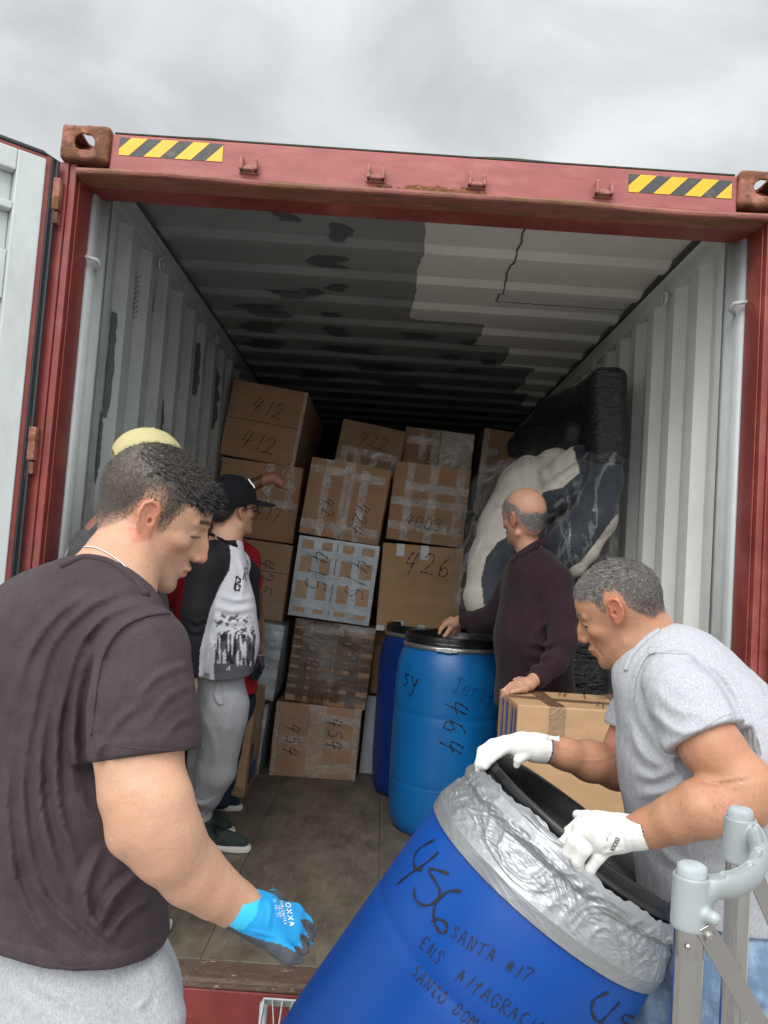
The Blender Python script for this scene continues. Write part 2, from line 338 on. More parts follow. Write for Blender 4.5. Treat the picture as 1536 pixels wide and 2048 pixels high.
def corr_y(x_in, x_out, z0, z1, sgn):
    """corrugated side wall as one sheet; x_in inner plane, x_out outer plane"""
    prof = []; y = 0.26; 
    while y < LEN:
        prof += [(x_in, y), (x_in, y+0.075), (x_out, y+0.135), (x_out, y+0.205)]
        y += 0.265
    return prof
mbR = MB(); mbL = MB()
for sgn, mb in ((1, mbR), (-1, mbL)):
    pr = corr_y(1.142, 1.178, 0, 2.66, sgn)
    vs = []
    for x, y in pr: vs += [(sgn*x, y, 0.0), (sgn*x, y, 2.64)]
    fs = [(2*i, 2*i+2, 2*i+3, 2*i+1) for i in range(len(pr)-1)]
    mb.add(vs, fs)
obj('side_wall', mbR, M_white, ct, solid=0.002)
M_wallL = mat('darker off white container paint', (0.40, 0.43, 0.42), 0.45, noise=0.12, nscale=3, col2=(0.28, 0.30, 0.30), c2scale=2.5, c2lo=0.5, c2hi=0.65, bump=0.1, bscale=14)  # left wall, rail and rings: a darker tone than the right side
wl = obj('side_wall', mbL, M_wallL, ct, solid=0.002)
# rails along the top and bottom of the side walls
for sgn in (1, -1):
    r = MB(); x0, x1 = sorted((sgn*1.135, sgn*1.20)); r.box((x0, 0.12, 2.625), (x1, LEN, 2.70)); 
    r.box((min(sgn*1.10, sgn*1.1349), 0.13, 2.676), (max(sgn*1.10, sgn*1.1349), LEN, 2.682))
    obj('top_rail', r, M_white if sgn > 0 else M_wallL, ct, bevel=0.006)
    r = MB(); x0, x1 = sorted((sgn*1.13, sgn*1.21)); r.box((x0, 0.12, -0.16), (x1, LEN, 0.02)); obj('bottom_rail', r, M_red, ct, bevel=0.006)
    r = MB(); x0, x1 = sorted((sgn*1.085, sgn*1.099)); r.box((x0, 0.14, 2.6745), (x1, LEN, 2.6778)); obj('sealant_line', r, mat('dark sealant', (0.05, 0.05, 0.048), 0.7), ct)
# roof: corrugated across, two paint tones
def roof_prof(y0, y1):
    out = [(y0, 2.705)]; y = 0.30
    while y < y1+0.4:
        for a, z in ((y, 2.705), (y+0.045, 2.683), (y+0.105, 2.683), (y+0.15, 2.705)):
            if y0 < a < y1: out.append((a, z))
        y += 0.372
    zend = np.interp(y1, [p[0] for p in out]+[y1+1], [p[1] for p in out]+[out[-1][1]])
    return out+[(y1, 2.705)]
rp = roof_prof(0.06, LEN)
def roof_z(y): return float(np.interp(y, [p[0] for p in rp], [p[1] for p in rp]))
mb = MB(); vs = []
for y, z in rp: vs += [(-1.15, y, z), (1.15, y, z)]
mb.add(vs, [(2*i, 2*i+1, 2*i+3, 2*i+2) for i in range(len(rp)-1)])
obj('roof', mb, M_ceil, ct, solid=0.002)
# light paint on the right part of the ceiling (its edge steps at the ribs)
mb = MB(); r2 = random.Random(3)
def ledge(y):
    x = 0.045 if y < 1.72 else (0.42 if y < 2.13 else (0.64 if y < 2.55 else (0.86 if y < 3.3 else 0.97)))
    return x+0.006*math.sin(y*11)+0.003*math.sin(y*37)-0.02*y*(y < 1.7)
ys = sorted(set([round(0.07+0.03*i, 3) for i in range(130)]+[p[0] for p in rp if p[0] < 3.9]+[1.721, 1.719, 2.129, 2.131, 2.549, 2.551, 3.299, 3.301]))
vs = []
for y in ys: z = roof_z(y)-0.0045; vs += [(ledge(y), y, z), (1.084, y, z)]
mb.add(vs, [(2*i, 2*i+1, 2*i+3, 2*i+2) for i in range(len(ys)-1)])
obj('ceiling_paint', mb, M_ceil2, ct, label='lighter fresh paint covering the right part of the ceiling')
# cracks / sealant seams in the light paint
mb = MB(); pl = [(0.405, 0.12), (0.41, 0.35), (0.43, 0.6), (0.425, 0.9), (0.44, 1.1), (0.43, 1.32)]
pp = []
for i in range(60):
    t = i/59; y = 0.12+1.2*t; x = np.interp(y, [p[1] for p in pl], [p[0] for p in pl])+0.0022*math.sin(i*0.9)+0.0018*math.sin(i*2.3); pp.append((x, y, roof_z(y)-0.007))
mb.tube(pp, 0.0035, 4); pp = [(0.43+0.65*i/30, 1.325+0.004*math.sin(i*2.2), roof_z(1.325)-0.007) for i in range(31)]; mb.tube(pp, 0.0015, 4)
obj('ceiling_seam', mb, MATS['dark sealant'], ct)
def blot(cx, cy, wx, wy, seed, fn, n=26):
    r = random.Random(seed); ph = [r.uniform(0, 6.28) for _ in range(5)]; vs = [fn(cx, cy)]; 
    for i in range(n):
        a = 2*math.pi*i/n; ca, sa = math.cos(a), math.sin(a)
        q = 1/max(abs(ca), abs(sa))**0.75; q *= 1+0.13*math.sin(3*a+ph[0])+0.09*math.sin(7*a+ph[1])+0.07*math.sin(11*a+ph[2])
        vs.append(fn(cx+wx*0.5*ca*q, cy+wy*0.5*sa*q))
    return vs, [(0, 1+i, 1+(i+1) % n) for i in range(n)]
mb = MB()
def cfn(x, y): return (x, y, roof_z(y)-0.0045-0.001)
for i, (x, y, wx, wy) in enumerate([(-0.53, 0.49, 0.09, 0.09), (-0.32, 0.61, 0.09, 0.16), (-0.39, 0.95, 0.16, 0.14), (-0.62, 1.42, 0.17, 0.06), (-0.5, 1.38, 0.1, 0.1), (-0.37, 1.29, 0.1, 0.1),
     (-0.8, 1.73, 0.25, 0.17), (-0.43, 1.74, 0.1, 0.08), (-0.86, 2.05, 0.24, 0.24), (-0.41, 2.05, 0.13, 0.22), (0.07, 2.03, 0.2, 0.12), (-0.9, 2.44, 0.25, 0.2), (-0.35, 2.45, 0.36, 0.16),
     (-0.15, 2.84, 0.4, 0.18), (0.43, 2.79, 0.16, 0.15), (0.3, 2.45, 0.12, 0.12), (0.0, 3.3, 0.3, 0.2), (-0.6, 3.2, 0.3, 0.2), (0.38, 2.1, 0.08, 0.12), (0.55, 2.5, 0.1, 0.1)]):
    # patches drape over ribs: build as fine rows
    r = random.Random(i+50); n = 12; vs = []
    for j in range(n+1):
        yy = y-wy/2+wy*j/n; t = 2*j/n-1; wx2 = wx*0.45*(1-0.25*abs(t)**6)*(1+r.uniform(-.22, .22)); sh = (r.uniform(-.08, .08)+0.16*math.sin(i*2+3*t))*wx
        vs += [(x-wx2+sh, yy, roof_z(yy)-0.006), (x+wx2+sh, yy, roof_z(yy)-0.006)]
    mb = MB(); mb.add(vs, [(2*j, 2*j+1, 2*j+3, 2*j+2) for j in range(n)]); obj('paint_patch', mb, M_patch, ct)
wp = corr_y(1.142, 1.178, 0, 2.66, -1)
def wx_(y): return float(np.interp(y, [p[1] for p in wp], [p[0] for p in wp]))
mb = MB()
for i, (y, z, wy, wz) in enumerate([(0.475, 2.05, 0.035, 0.42), (0.455, 1.72, 0.03, 0.28), (0.9, 2.44, 0.09, 0.10), (0.66, 1.9, 0.03, 0.22), (1.17, 2.36, 0.07, 0.13), (1.47, 2.27, 0.10, 0.24), (1.8, 2.36, 0.06, 0.3), (2.3, 2.30, 0.12, 0.4), (0.93, 1.95, 0.03, 0.3), (2.75, 2.2, 0.2, 0.4), (1.25, 1.9, 0.04, 0.35)]):
    r = random.Random(i+90); n = 16; vs = []
    for j in range(n+1):
        zz = z-wz/2+wz*j/n; w2 = wy*0.5*(1+r.uniform(-.25, .25))*(1-0.5*abs(2*j/n-1)**4)
        for q in range(5):
            yy = y-w2+2*w2*q/4; vs.append((-(wx_(yy)-0.004), yy, zz))
    mb = MB(); mb.add(vs, [(5*j+q, 5*j+q+1, 5*j+q+6, 5*j+q+5) for j in range(n) for q in range(4)]); obj('paint_patch', mb, M_patch, ct)
# vent holes
mb = MB()
for i in range(3):
    for j in range(9):
        y = 0.70+0.018*i; z = 2.50-0.022*j-(0.011 if i % 2 else 0); c = Vector((-(wx_(y)-0.0045), y, z))
        mb.add([c+Vector((0, 0.005*math.cos(a), 0.006*math.sin(a))) for a in [k*math.pi/3 for k in range(6)]], [(0, 1, 2, 3, 4, 5)])
obj('vent_holes', mb, mat('hole black', (0.01, 0.01, 0.01), 0.9), ct)
# lashing rings on the rails
for sgn in (1, -1):
    for y in (0.85, 2.05, 3.3):
        mb = MB(); c = Vector((sgn*1.118, y, 2.60)); mb.tube([c+Vector((0.0, 0.028*math.sin(a), 0.028*math.cos(a))) for a in np.linspace(0.4, 5.9, 14)], 0.006, 6)
        mb.box((min(sgn*1.112, sgn*1.135), y-0.015, 2.615), (max(sgn*1.112, sgn*1.135), y+0.015, 2.63))
        obj('lashing_ring', mb, M_white if sgn > 0 else M_wallL, ct, smooth=True)
# floor
M_floor = bpy.data.materials.new('worn plywood floor'); M_floor.use_nodes = True; t = M_floor.node_tree; b = t.nodes['Principled BSDF']
tcn = N(t, 'ShaderNodeTexCoord'); mpn = N(t, 'ShaderNodeMapping'); mpn.inputs['Scale'].default_value = (2.2, 1.1, 1); t.links.new(tcn.outputs['Object'], mpn.inputs[0])
na = N(t, 'ShaderNodeTexNoise'); na.inputs['Scale'].default_value = 3; na.inputs['Detail'].default_value = 9; na.inputs['Roughness'].default_value = 0.7; t.links.new(mpn.outputs[0], na.inputs['Vector'])
ra = N(t, 'ShaderNodeValToRGB'); t.links.new(na.outputs[0], ra.inputs[0])
ra.color_ramp.elements[0].position = 0.32; ra.color_ramp.elements[0].color = (0.060, 0.048, 0.036, 1); ra.color_ramp.elements[1].position = 0.68; ra.color_ramp.elements[1].color = (0.20, 0.165, 0.125, 1)
mp2 = N(t, 'ShaderNodeMapping'); mp2.inputs['Scale'].default_value = (42, 5, 1); mp2.inputs['Rotation'].default_value = (0, 0, 0.35); t.links.new(tcn.outputs['Object'], mp2.inputs[0])
nb = N(t, 'ShaderNodeTexNoise'); nb.inputs['Scale'].default_value = 1.6; nb.inputs['Detail'].default_value = 4; t.links.new(mp2.outputs[0], nb.inputs['Vector'])
rb = N(t, 'ShaderNodeMapRange'); rb.inputs[1].default_value = 0.62; rb.inputs[2].default_value = 0.86; t.links.new(nb.outputs[0], rb.inputs[0])
mi = N(t, 'ShaderNodeMixRGB'); mi.inputs[2].default_value = (0.27, 0.235, 0.19, 1); t.links.new(rb.outputs[0], mi.inputs[0]); t.links.new(ra.outputs[0], mi.inputs[1])
t.links.new(mi.outputs[0], b.inputs['Base Color']); b.inputs['Roughness'].default_value = 0.62
bpn = N(t, 'ShaderNodeBump'); bpn.inputs['Strength'].default_value = 0.4; bpn.inputs['Distance'].default_value = 0.004; t.links.new(nb.outputs[0], bpn.inputs['Height']); t.links.new(bpn.outputs[0], b.inputs['Normal'])
mb = MB(); xs = [-1.16, -0.56, 0.03, 0.62, 1.16]; yb = [0.125, 2.55, 4.95, 7.4, LEN]
for i in range(4):
    for j in range(4):
        mb.box((xs[i]+0.0008, yb[j]+0.001, -0.028), (xs[i+1]-0.0008, yb[j+1]-0.001, 0.0))
mb.box((-1.16, 0.13, -0.06), (1.16, LEN, -0.029))
obj('floor', mb, M_floor, ct, bevel=0.0015, seg=1)
M_sill = mat('scuffed sill steel', (0.12, 0.075, 0.055), 0.6, noise=0.4, nscale=14, col2=(0.42, 0.33, 0.27), c2scale=16, c2lo=0.60, c2hi=0.66, bump=0.5, bscale=60, stretch=(1, 2.5, 2))
mb = MB(); mb.box((-1.17, 0.0, -0.03), (1.17, 0.1225, 0.002)); obj('sill_plate', mb, M_sill, ct, bevel=0.008)
mb = MB(); mb.box((-1.22, 0.004, -0.17), (1.22, 0.12, -0.0305)); obj('bottom_crossmember', mb, mat('dark red sill paint', (0.20, 0.035, 0.03), 0.4, noise=0.25, nscale=7, col2=(0.42, 0.25, 0.2), c2scale=22, c2lo=0.66, c2hi=0.70, bump=0.15), ct, bevel=0.006)
mb = MB(); mb.box((-1.16, LEN, 0), (1.16, LEN+0.05, 2.7)); obj('end_wall', mb, M_ceil, ct)
# header
mb = MB(); mb.box((-1.06, 0.0, 2.60), (1.06, 0.09, 2.733)); obj('header', mb, M_hdr, ct, bevel=0.006)
mb = MB(); mb.box((-1.21, 0.0905, 2.585), (1.21, 0.20, 2.725)); obj('header_web', mb, M_red, ct, bevel=0.004)
mb = MB()
mb.tube([(x, -0.008+0.004*math.sin(x*9), 2.592+0.003*math.sin(x*5.3)) for x in np.linspace(-1.165, 1.165, 60)], 0.012, 8); mb.box((-1.17, 0.0, 2.583), (1.17, 0.09, 2.5995))
obj('drip_lip', mb, M_edge, ct, smooth=False, bevel=0.002)
mb = MB(); r = random.Random(4)
for i in range(150):
    x = r.gauss(0.03, 0.07); s_ = r.uniform(0.003, 0.007); z = 2.604+abs(r.gauss(0, 0.006)); mb.box((x-s_*1.6, -0.006-s_*0.4, z-s_), (x+s_*1.6, 0.002, z+s_))
obj('rust_scab', mb, mat('flaking rust', (0.24, 0.10, 0.045), 0.95, noise=0.5, nscale=60, bump=0.8, bscale=120), ct, bevel=0.002, seg=1)
mb = MB(); mb.tube([(x, 0.02+0.004*math.sin(x*11), 2.738+0.004*math.sin(x*4)-0.004*math.cos(x*13)) for x in np.linspace(-1.0, 1.04, 70)], 0.007, 6)
mb.box((-1.05, 0.0, 2.7335), (1.05, 0.3, 2.738)); obj('roof_edge', mb, mat('mossy roof edge', (0.05, 0.05, 0.035), 0.9, noise=0.4, nscale=20), ct)
# roof outside sheet edge
for x in (-0.586, -0.159, 0.18, 0.606):
    mb = MB(); c = Matrix.Translation((x, 0, 2.648))
    mb.box((-0.030, -0.028, -0.022), (0.030, -0.0005, -0.009), c); mb.box((-0.030, -0.034, -0.022), (-0.018, -0.0005, 0.024), c)
    mb.box((0.018, -0.034, -0.022), (0.030, -0.0005, 0.016), c); mb.box((-0.034, -0.008, -0.026), (0.034, -0.0005, 0.006), c)
    obj('lock_rod_bracket', mb, mat('worn pink red bracket', (0.36, 0.13, 0.11), 0.6, noise=0.3, nscale=40, col2=(0.22, 0.12, 0.09), c2scale=30, c2lo=0.5, c2hi=0.6, bump=0.4), ct, bevel=0.004)
# hazard stickers
def sticker(xa, xb, zc, parent):
    h = 0.062; mb = MB(); mb.box((xa, -0.0012, zc-h/2), (xb, -0.0002, zc+h/2)); s = obj('hazard_sticker', mb, mat('black sticker', (0.045, 0.045, 0.045), 0.5, noise=0.3, nscale=30, col2=(0.14, 0.13, 0.12), c2scale=18, c2lo=0.55, c2hi=0.7), parent)
    mb = MB(); w = 0.055; x = xa-0.02; 
    first = True
    while x < xb:
        pts = [(x, -h/2), (x+w, -h/2), (x+w+0.06, h/2), (x+0.06, h/2)]
        # clip to the sticker
        def clip(poly, xc, sg):
            o = []
            for i in range(len(poly)):
                a, b = poly[i], poly[(i+1) % len(poly)]; ia, ib = sg*(a[0]-xc) >= 0, sg*(b[0]-xc) >= 0
                if ia: o.append(a)
                if ia != ib: t = (xc-a[0])/(b[0]-a[0]); o.append((xc, a[1]+t*(b[1]-a[1])))
            return o
        pts = clip(pts, xa+0.001, 1); pts = clip(pts, xb-0.001, -1) if pts else pts
        if len(pts) > 2: mb.add([(p[0], -0.0022, zc+p[1]) for p in pts], [tuple(range(len(pts)))])
        x += 0.105
    obj('yellow_stripes', mb, mat('yellow reflective film', (0.80, 0.42, 0.01), 0.35, noise=0.06), s)
sticker(-1.031, -0.679, 2.690, ct); sticker(0.691, 1.040, 2.682, ct)
# corner castings with oval holes
for sgn, lab in ((-1, None), (1, None)):
    cx = sgn*1.142; V = Vol((cx-0.1, -0.03, 2.60), (cx+0.1, 0.19, 2.78), 0.0035); c = np.array([cx, 0.069, 2.688])
    V.add(lambda P: rbox(P, c, (0.082, 0.089, 0.061), 0.014), c-0.1, c+0.1)
    V.add(lambda P: rbox(P, c, (0.068, 0.078, 0.048), 0.01), c-0.1, c+0.1, op='s')
    V.add(lambda P: rbox(P, c+[0, -0.09, 0], (0.034, 0.05, 0.028), 0.026), c-0.2, c+0.2, op='s')
    V.add(lambda P: rbox(P, c+[sgn*0.08, 0, 0], (0.05, 0.034, 0.028), 0.026), c-0.2, c+0.2, op='s')
    V.add(lambda P: rbox(P, c+[0, 0, 0.06], (0.034, 0.06, 0.05), 0.026), c-0.2, c+0.2, op='s')
    V.disp(lambda P: 0.0016*pnoise(P, 90, 5, 2))
    m_, v_ = V.mesh(); obj('corner_casting', m_, M_rust, ct, smooth=True)
# door posts (red outer channel + inner flange) and the grey inner post
for sgn in (-1, 1):
    mb = MB()
    def bx(x0, x1, y0, y1, z0=-0.03, z1=2.625): mb.box((min(sgn*x0, sgn*x1), y0, z0), (max(sgn*x0, sgn*x1), y1, z1))
    bx(1.196, 1.240, 0.004, 0.13); bx(1.172, 1.1955, 0.012, 0.12); bx(1.166, 1.1715, 0.035, 0.145, -0.03, 2.585); bx(1.166, 1.172, 0.146, 0.20, 0, 2.585)
    obj('door_post', mb, M_red, ct, bevel=0.004)
    mb = MB(); prof = [(1.166, 0.148), (1.159, 0.149), (1.152, 0.158), (1.150, 0.19), (1.149, 0.225), (1.1405, 0.245), (1.1405, 0.275)]
    vs = []
    for x, y in prof: vs += [(sgn*x, y, 0.0), (sgn*x, y, 2.62)]
    mb.add(vs, [(2*i, 2*i+2, 2*i+3, 2*i+1) for i in range(len(prof)-1)])
    obj('inner_post', mb, mat('thick pale paint', (0.45, 0.485, 0.48), 0.42, noise=0.06, bump=0.25, bscale=22), ct, smooth=True, solid=0.003)
    for z in (2.33, 1.05, 0.35):
        mb = MB(); mb.tube([(sgn*1.146, 0.185, z-0.008), (sgn*1.120, 0.165, z), (sgn*1.122, 0.135, z+0.012), (sgn*1.16, 0.12, z+0.016)], 0.0075, 8); obj('lashing_pin', mb, MATS['thick pale paint'], ct, smooth=True)
    for z in (2.50, 1.66, 0.85, 0.12):
        mb = MB(); x0, x1 = sorted((sgn*1.205, sgn*1.245)); mb.box((x0, -0.03, z-0.055), (x1, -0.0005, z+0.055)); mb.box((x0, -0.026, z-0.10), (x1, -0.0005, z-0.06))
        mb.tube([(sgn*1.240, -0.028, z-0.12), (sgn*1.240, -0.028, z+0.09)], 0.013, 10)
        obj('hinge', mb, M_rust, ct, bevel=0.004)
# stray wisps of thread caught on the right post
for k in range(9):
    mb = MB(); z = 1.02-0.06*k-0.1*(k > 3); r = random.Random(k); pts = [(1.166-0.012, 0.05+0.09*i/8, z+0.02*math.sin(i*0.6+k)-0.004*i+r.uniform(-.004, .004)) for i in range(9)]
    mb.tube(pts, 0.0006, 3); obj('stray_thread', mb, mat('pale thread', (0.5, 0.4, 0.35), 0.8), ct)
# left and right doors
def door(sgn, theta, lab):
    d = Vector((math.cos(theta), -math.sin(theta), 0)); n = Vector((math.sin(theta), math.cos(theta), 0))
    if sgn > 0: d.x *= -1; n.x *= -1
    hx = sgn*1.248; M = Matrix([[d.x, n.x, 0, hx], [d.y, n.y, 0, -0.035], [0, 0, 1, 0], [0, 0, 0, 1]])   # local x along door, y = inner face normal
    mb = MB()
    W_, H0, H1 = 1.16, 0.03, 2.60
    mb.box((0.012, -0.028, H0), (0.100, 0.022, H1), M); mb.box((W_-0.13, -0.028, H0), (W_-0.01, 0.022, H1), M)
    mb.box((0.1005, -0.028, H1-0.07), (W_-0.1305, 0.021, H1), M); mb.box((0.1005, -0.028, H1-0.20), (W_-0.1305, 0.020, H1-0.175), M); mb.box((0.1005, -0.028, H0), (W_-0.1305, 0.021, H0+0.12), M)
    mb.box((0.1005, -0.026, H0+0.1205), (W_-0.1305, -0.018, H1-0.2005), M); mb.box((0.1005, -0.026, H1-0.1745), (W_-0.1305, -0.018, H1-0.0705), M)
    for k in range(5):
        z = H0+0.32+k*0.44; mb.box((0.1006, -0.0179, z), (W_-0.1306, 0.006, z+0.16), M)
    dr = obj('door', mb, mat('white door paint', (0.52, 0.56, 0.55), 0.42, noise=0.07, nscale=2.5, col2=(0.42, 0.45, 0.43), c2scale=2, c2lo=0.52, c2hi=0.72, stretch=(3, 3, 1), bump=0.1, bscale=10), ct, bevel=0.004, label=lab)
    mb = MB(); mb.box((-0.004, -0.030, H0-0.01), (0.0115, 0.016, H1+0.012), M); mb.box((0.0115, -0.030, H1+0.0005), (W_, 0.014, H1+0.012), M); mb.box((0.0116, -0.033, H0), (W_-0.01, -0.0282, H1), M)
    obj('door_skin', mb, M_red, dr)
    mb = MB()
    for off, rr in ((-0.010, 0.010), (-0.028, 0.008)):
        mb.tube([M @ Vector((off, 0.004, H0-0.02)), M @ Vector((off, 0.004, H1+0.012)), M @ Vector((0.02, 0.004, H1+0.022)), M @ Vector((W_-0.02, 0.004, H1+0.022))], rr, 8)
    mb.box((-0.03, -0.004, H0-0.02), (-0.006, 0.006, H1+0.01), M)
    obj('door_gasket', mb, M_rub, dr, smooth=False)
door(-1, math.radians(140), 'open left door showing its pale inside and black rubber seal')
door(1, math.radians(150), 'open right door mostly outside the view')
# steps / lattice tray below the sill
tr = thing('grating_step', 'small grey metal lattice step below the red container sill', 'step', (-0.1, -0.22, GZ))
tl = PY(528, 1996, -0.16); 
mb = MB(); z0 = float(tl[2]); x0 = float(tl[0]); 
M_alu = mat('cast grey aluminium', (0.50, 0.53, 0.52), 0.45, metal=0.3, noise=0.1, bump=0.15)
W_, Dp = 0.44, 0.28; MT = Matrix.Translation((x0, -0.16, z0)) @ Matrix.Rotation(math.radians(28), 4, 'X')
for a, b_ in (((0, 0), (W_, 0)), ((W_, 0), (W_, -Dp)), ((W_, -Dp), (0, -Dp)), ((0, -Dp), (0, 0))):
    x_0, x_1 = sorted((a[0], b_[0])); y_0, y_1 = sorted((a[1], b_[1])); mb.box((x_0-0.003, y_0-0.003, -0.03), (x_1+0.003, y_1+0.003, 0), MT)
for q in range(4):
    xa = 0.005+q*0.108; xb = xa+0.106
    mb.box((xb-0.002, -Dp, -0.027), (xb+0.002, 0, -0.002), MT)
    for (p, r_) in (((xa+0.02, 0), (xa+0.078, -Dp)), ((xa+0.082, 0), (xa+0.02, -Dp))):
        L_ = math.hypot(r_[0]-p[0], r_[1]-p[1]); A = math.atan2(r_[1]-p[1], r_[0]-p[0])
        mb.box((0, -0.0016, -0.024), (L_, 0.0016, -0.003), MT @ Matrix.Translation((p[0], p[1], 0)) @ Matrix.Rotation(A, 4, 'Z'))
    mb.box((xa+0.048, -Dp, -0.026), (xa+0.052, 0, -0.0025), MT)
obj('grating', mb, M_alu, tr, bevel=0.001, seg=1)
for px_ in (0.0, W_):
    for py_ in (0, -Dp):
        mb = MB(); a = MT @ Vector((px_, py_, -0.02)); mb.tube([a, (a.x, a.y-0.004, GZ+0.005)], 0.012, 8); obj('leg', mb, M_alu, tr, smooth=True)
# timber blocks carrying the container
for x in (-1.05, 1.05):
    for y in (0.1,):
        mb = MB(); mb.box((x-0.12, y, GZ+0.002), (x+0.12, y+0.3, -0.172)); o = obj('timber_block', mb, mat('old timber', (0.22, 0.16, 0.10), 0.85, noise=0.3, stretch=(1, 6, 1)), None, bevel=0.006)
        tagp(o, 'weathered timber block under the %s front corner of the red container' % ('left' if x < 0 else 'right'), 'timber block', 'timber blocks under the container')
# ================================================================ cargo materials
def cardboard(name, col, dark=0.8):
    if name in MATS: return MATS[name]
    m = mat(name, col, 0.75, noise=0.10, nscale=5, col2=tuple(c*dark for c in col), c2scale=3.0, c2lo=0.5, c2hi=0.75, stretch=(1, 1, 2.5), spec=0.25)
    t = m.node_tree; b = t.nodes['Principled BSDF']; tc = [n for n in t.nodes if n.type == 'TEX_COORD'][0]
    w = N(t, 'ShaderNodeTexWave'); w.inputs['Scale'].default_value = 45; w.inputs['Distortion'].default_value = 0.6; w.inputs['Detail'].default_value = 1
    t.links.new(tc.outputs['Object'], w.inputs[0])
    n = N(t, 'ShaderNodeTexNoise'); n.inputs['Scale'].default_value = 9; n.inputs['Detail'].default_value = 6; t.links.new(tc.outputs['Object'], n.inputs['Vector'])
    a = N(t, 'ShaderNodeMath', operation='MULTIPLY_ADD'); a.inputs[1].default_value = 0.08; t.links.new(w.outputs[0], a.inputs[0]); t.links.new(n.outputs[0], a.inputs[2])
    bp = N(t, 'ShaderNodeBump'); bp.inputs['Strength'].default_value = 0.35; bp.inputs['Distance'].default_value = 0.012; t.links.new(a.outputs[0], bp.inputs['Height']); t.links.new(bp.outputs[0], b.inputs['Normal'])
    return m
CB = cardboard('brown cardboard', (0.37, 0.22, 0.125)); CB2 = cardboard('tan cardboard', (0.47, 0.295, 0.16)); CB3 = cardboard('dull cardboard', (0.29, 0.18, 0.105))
def film(name, tint, fmin, fmax, scale=18, rough=0.18, stretch=(1, 1, 1), bump=0.9, band=0.09):
    """clear plastic or tape: crinkled gloss over see-through"""
    if name in MATS: return MATS[name]
    m = bpy.data.materials.new(name); m.use_nodes = True; t = m.node_tree; t.nodes.clear(); L = t.links
    o = N(t, 'ShaderNodeOutputMaterial'); mx = N(t, 'ShaderNodeMixShader'); tr = N(t, 'ShaderNodeBsdfTransparent'); pr = N(t, 'ShaderNodeBsdfPrincipled')
    pr.inputs['Base Color'].default_value = (*tint, 1); pr.inputs['Roughness'].default_value = rough; pr.inputs['Specular IOR Level'].default_value = 0.9
    tc = N(t, 'ShaderNodeTexCoord'); mp = N(t, 'ShaderNodeMapping'); mp.inputs['Scale'].default_value = stretch; L.new(tc.outputs['Object'], mp.inputs[0])
    n = N(t, 'ShaderNodeTexNoise'); n.inputs['Scale'].default_value = scale; n.inputs['Detail'].default_value = 6; n.inputs['Distortion'].default_value = 1.2; n.inputs['Roughness'].default_value = 0.6; L.new(mp.outputs[0], n.inputs['Vector'])
    # ridged crinkle
    s1 = N(t, 'ShaderNodeMath', operation='SUBTRACT'); s1.inputs[1].default_value = 0.5; L.new(n.outputs[0], s1.inputs[0])
    s2 = N(t, 'ShaderNodeMath', operation='ABSOLUTE'); L.new(s1.outputs[0], s2.inputs[0])
    mr = N(t, 'ShaderNodeMapRange'); mr.inputs[1].default_value = 0.0; mr.inputs[2].default_value = band; mr.inputs[3].default_value = fmax; mr.inputs[4].default_value = fmin; L.new(s2.outputs[0], mr.inputs[0])
    bp = N(t, 'ShaderNodeBump'); bp.inputs['Strength'].default_value = bump; bp.inputs['Distance'].default_value = 0.02; L.new(s2.outputs[0], bp.inputs['Height']); L.new(bp.outputs[0], pr.inputs['Normal'])
    L.new(mr.outputs[0], mx.inputs[0]); L.new(tr.outputs[0], mx.inputs[1]); L.new(pr.outputs[0], mx.inputs[2]); L.new(mx.outputs[0], o.inputs[0])
    MATS[name] = m; return m
T_clear = film('clear packing tape', (0.66, 0.60, 0.52), 0.22, 0.50, 9, 0.15, (1, 1, 1), 0.8)
T_brown = film('brown packing tape', (0.105, 0.060, 0.032), 0.74, 0.90, 5, 0.14, (1, 1, 1), 0.6)
T_wrap = film('clear cling wrap', (0.6, 0.58, 0.55), 0.03, 0.16, 5, 0.08, (1, 1, 2.5), 0.8)
T_duct = mat('silver duct tape', (0.42, 0.46, 0.49), 0.38, metal=0.15, noise=0.1, nscale=12, bump=0.5, bscale=26)
M_ink = mat('black marker ink', (0.012, 0.011, 0.012), 0.5)
BOXES = {}
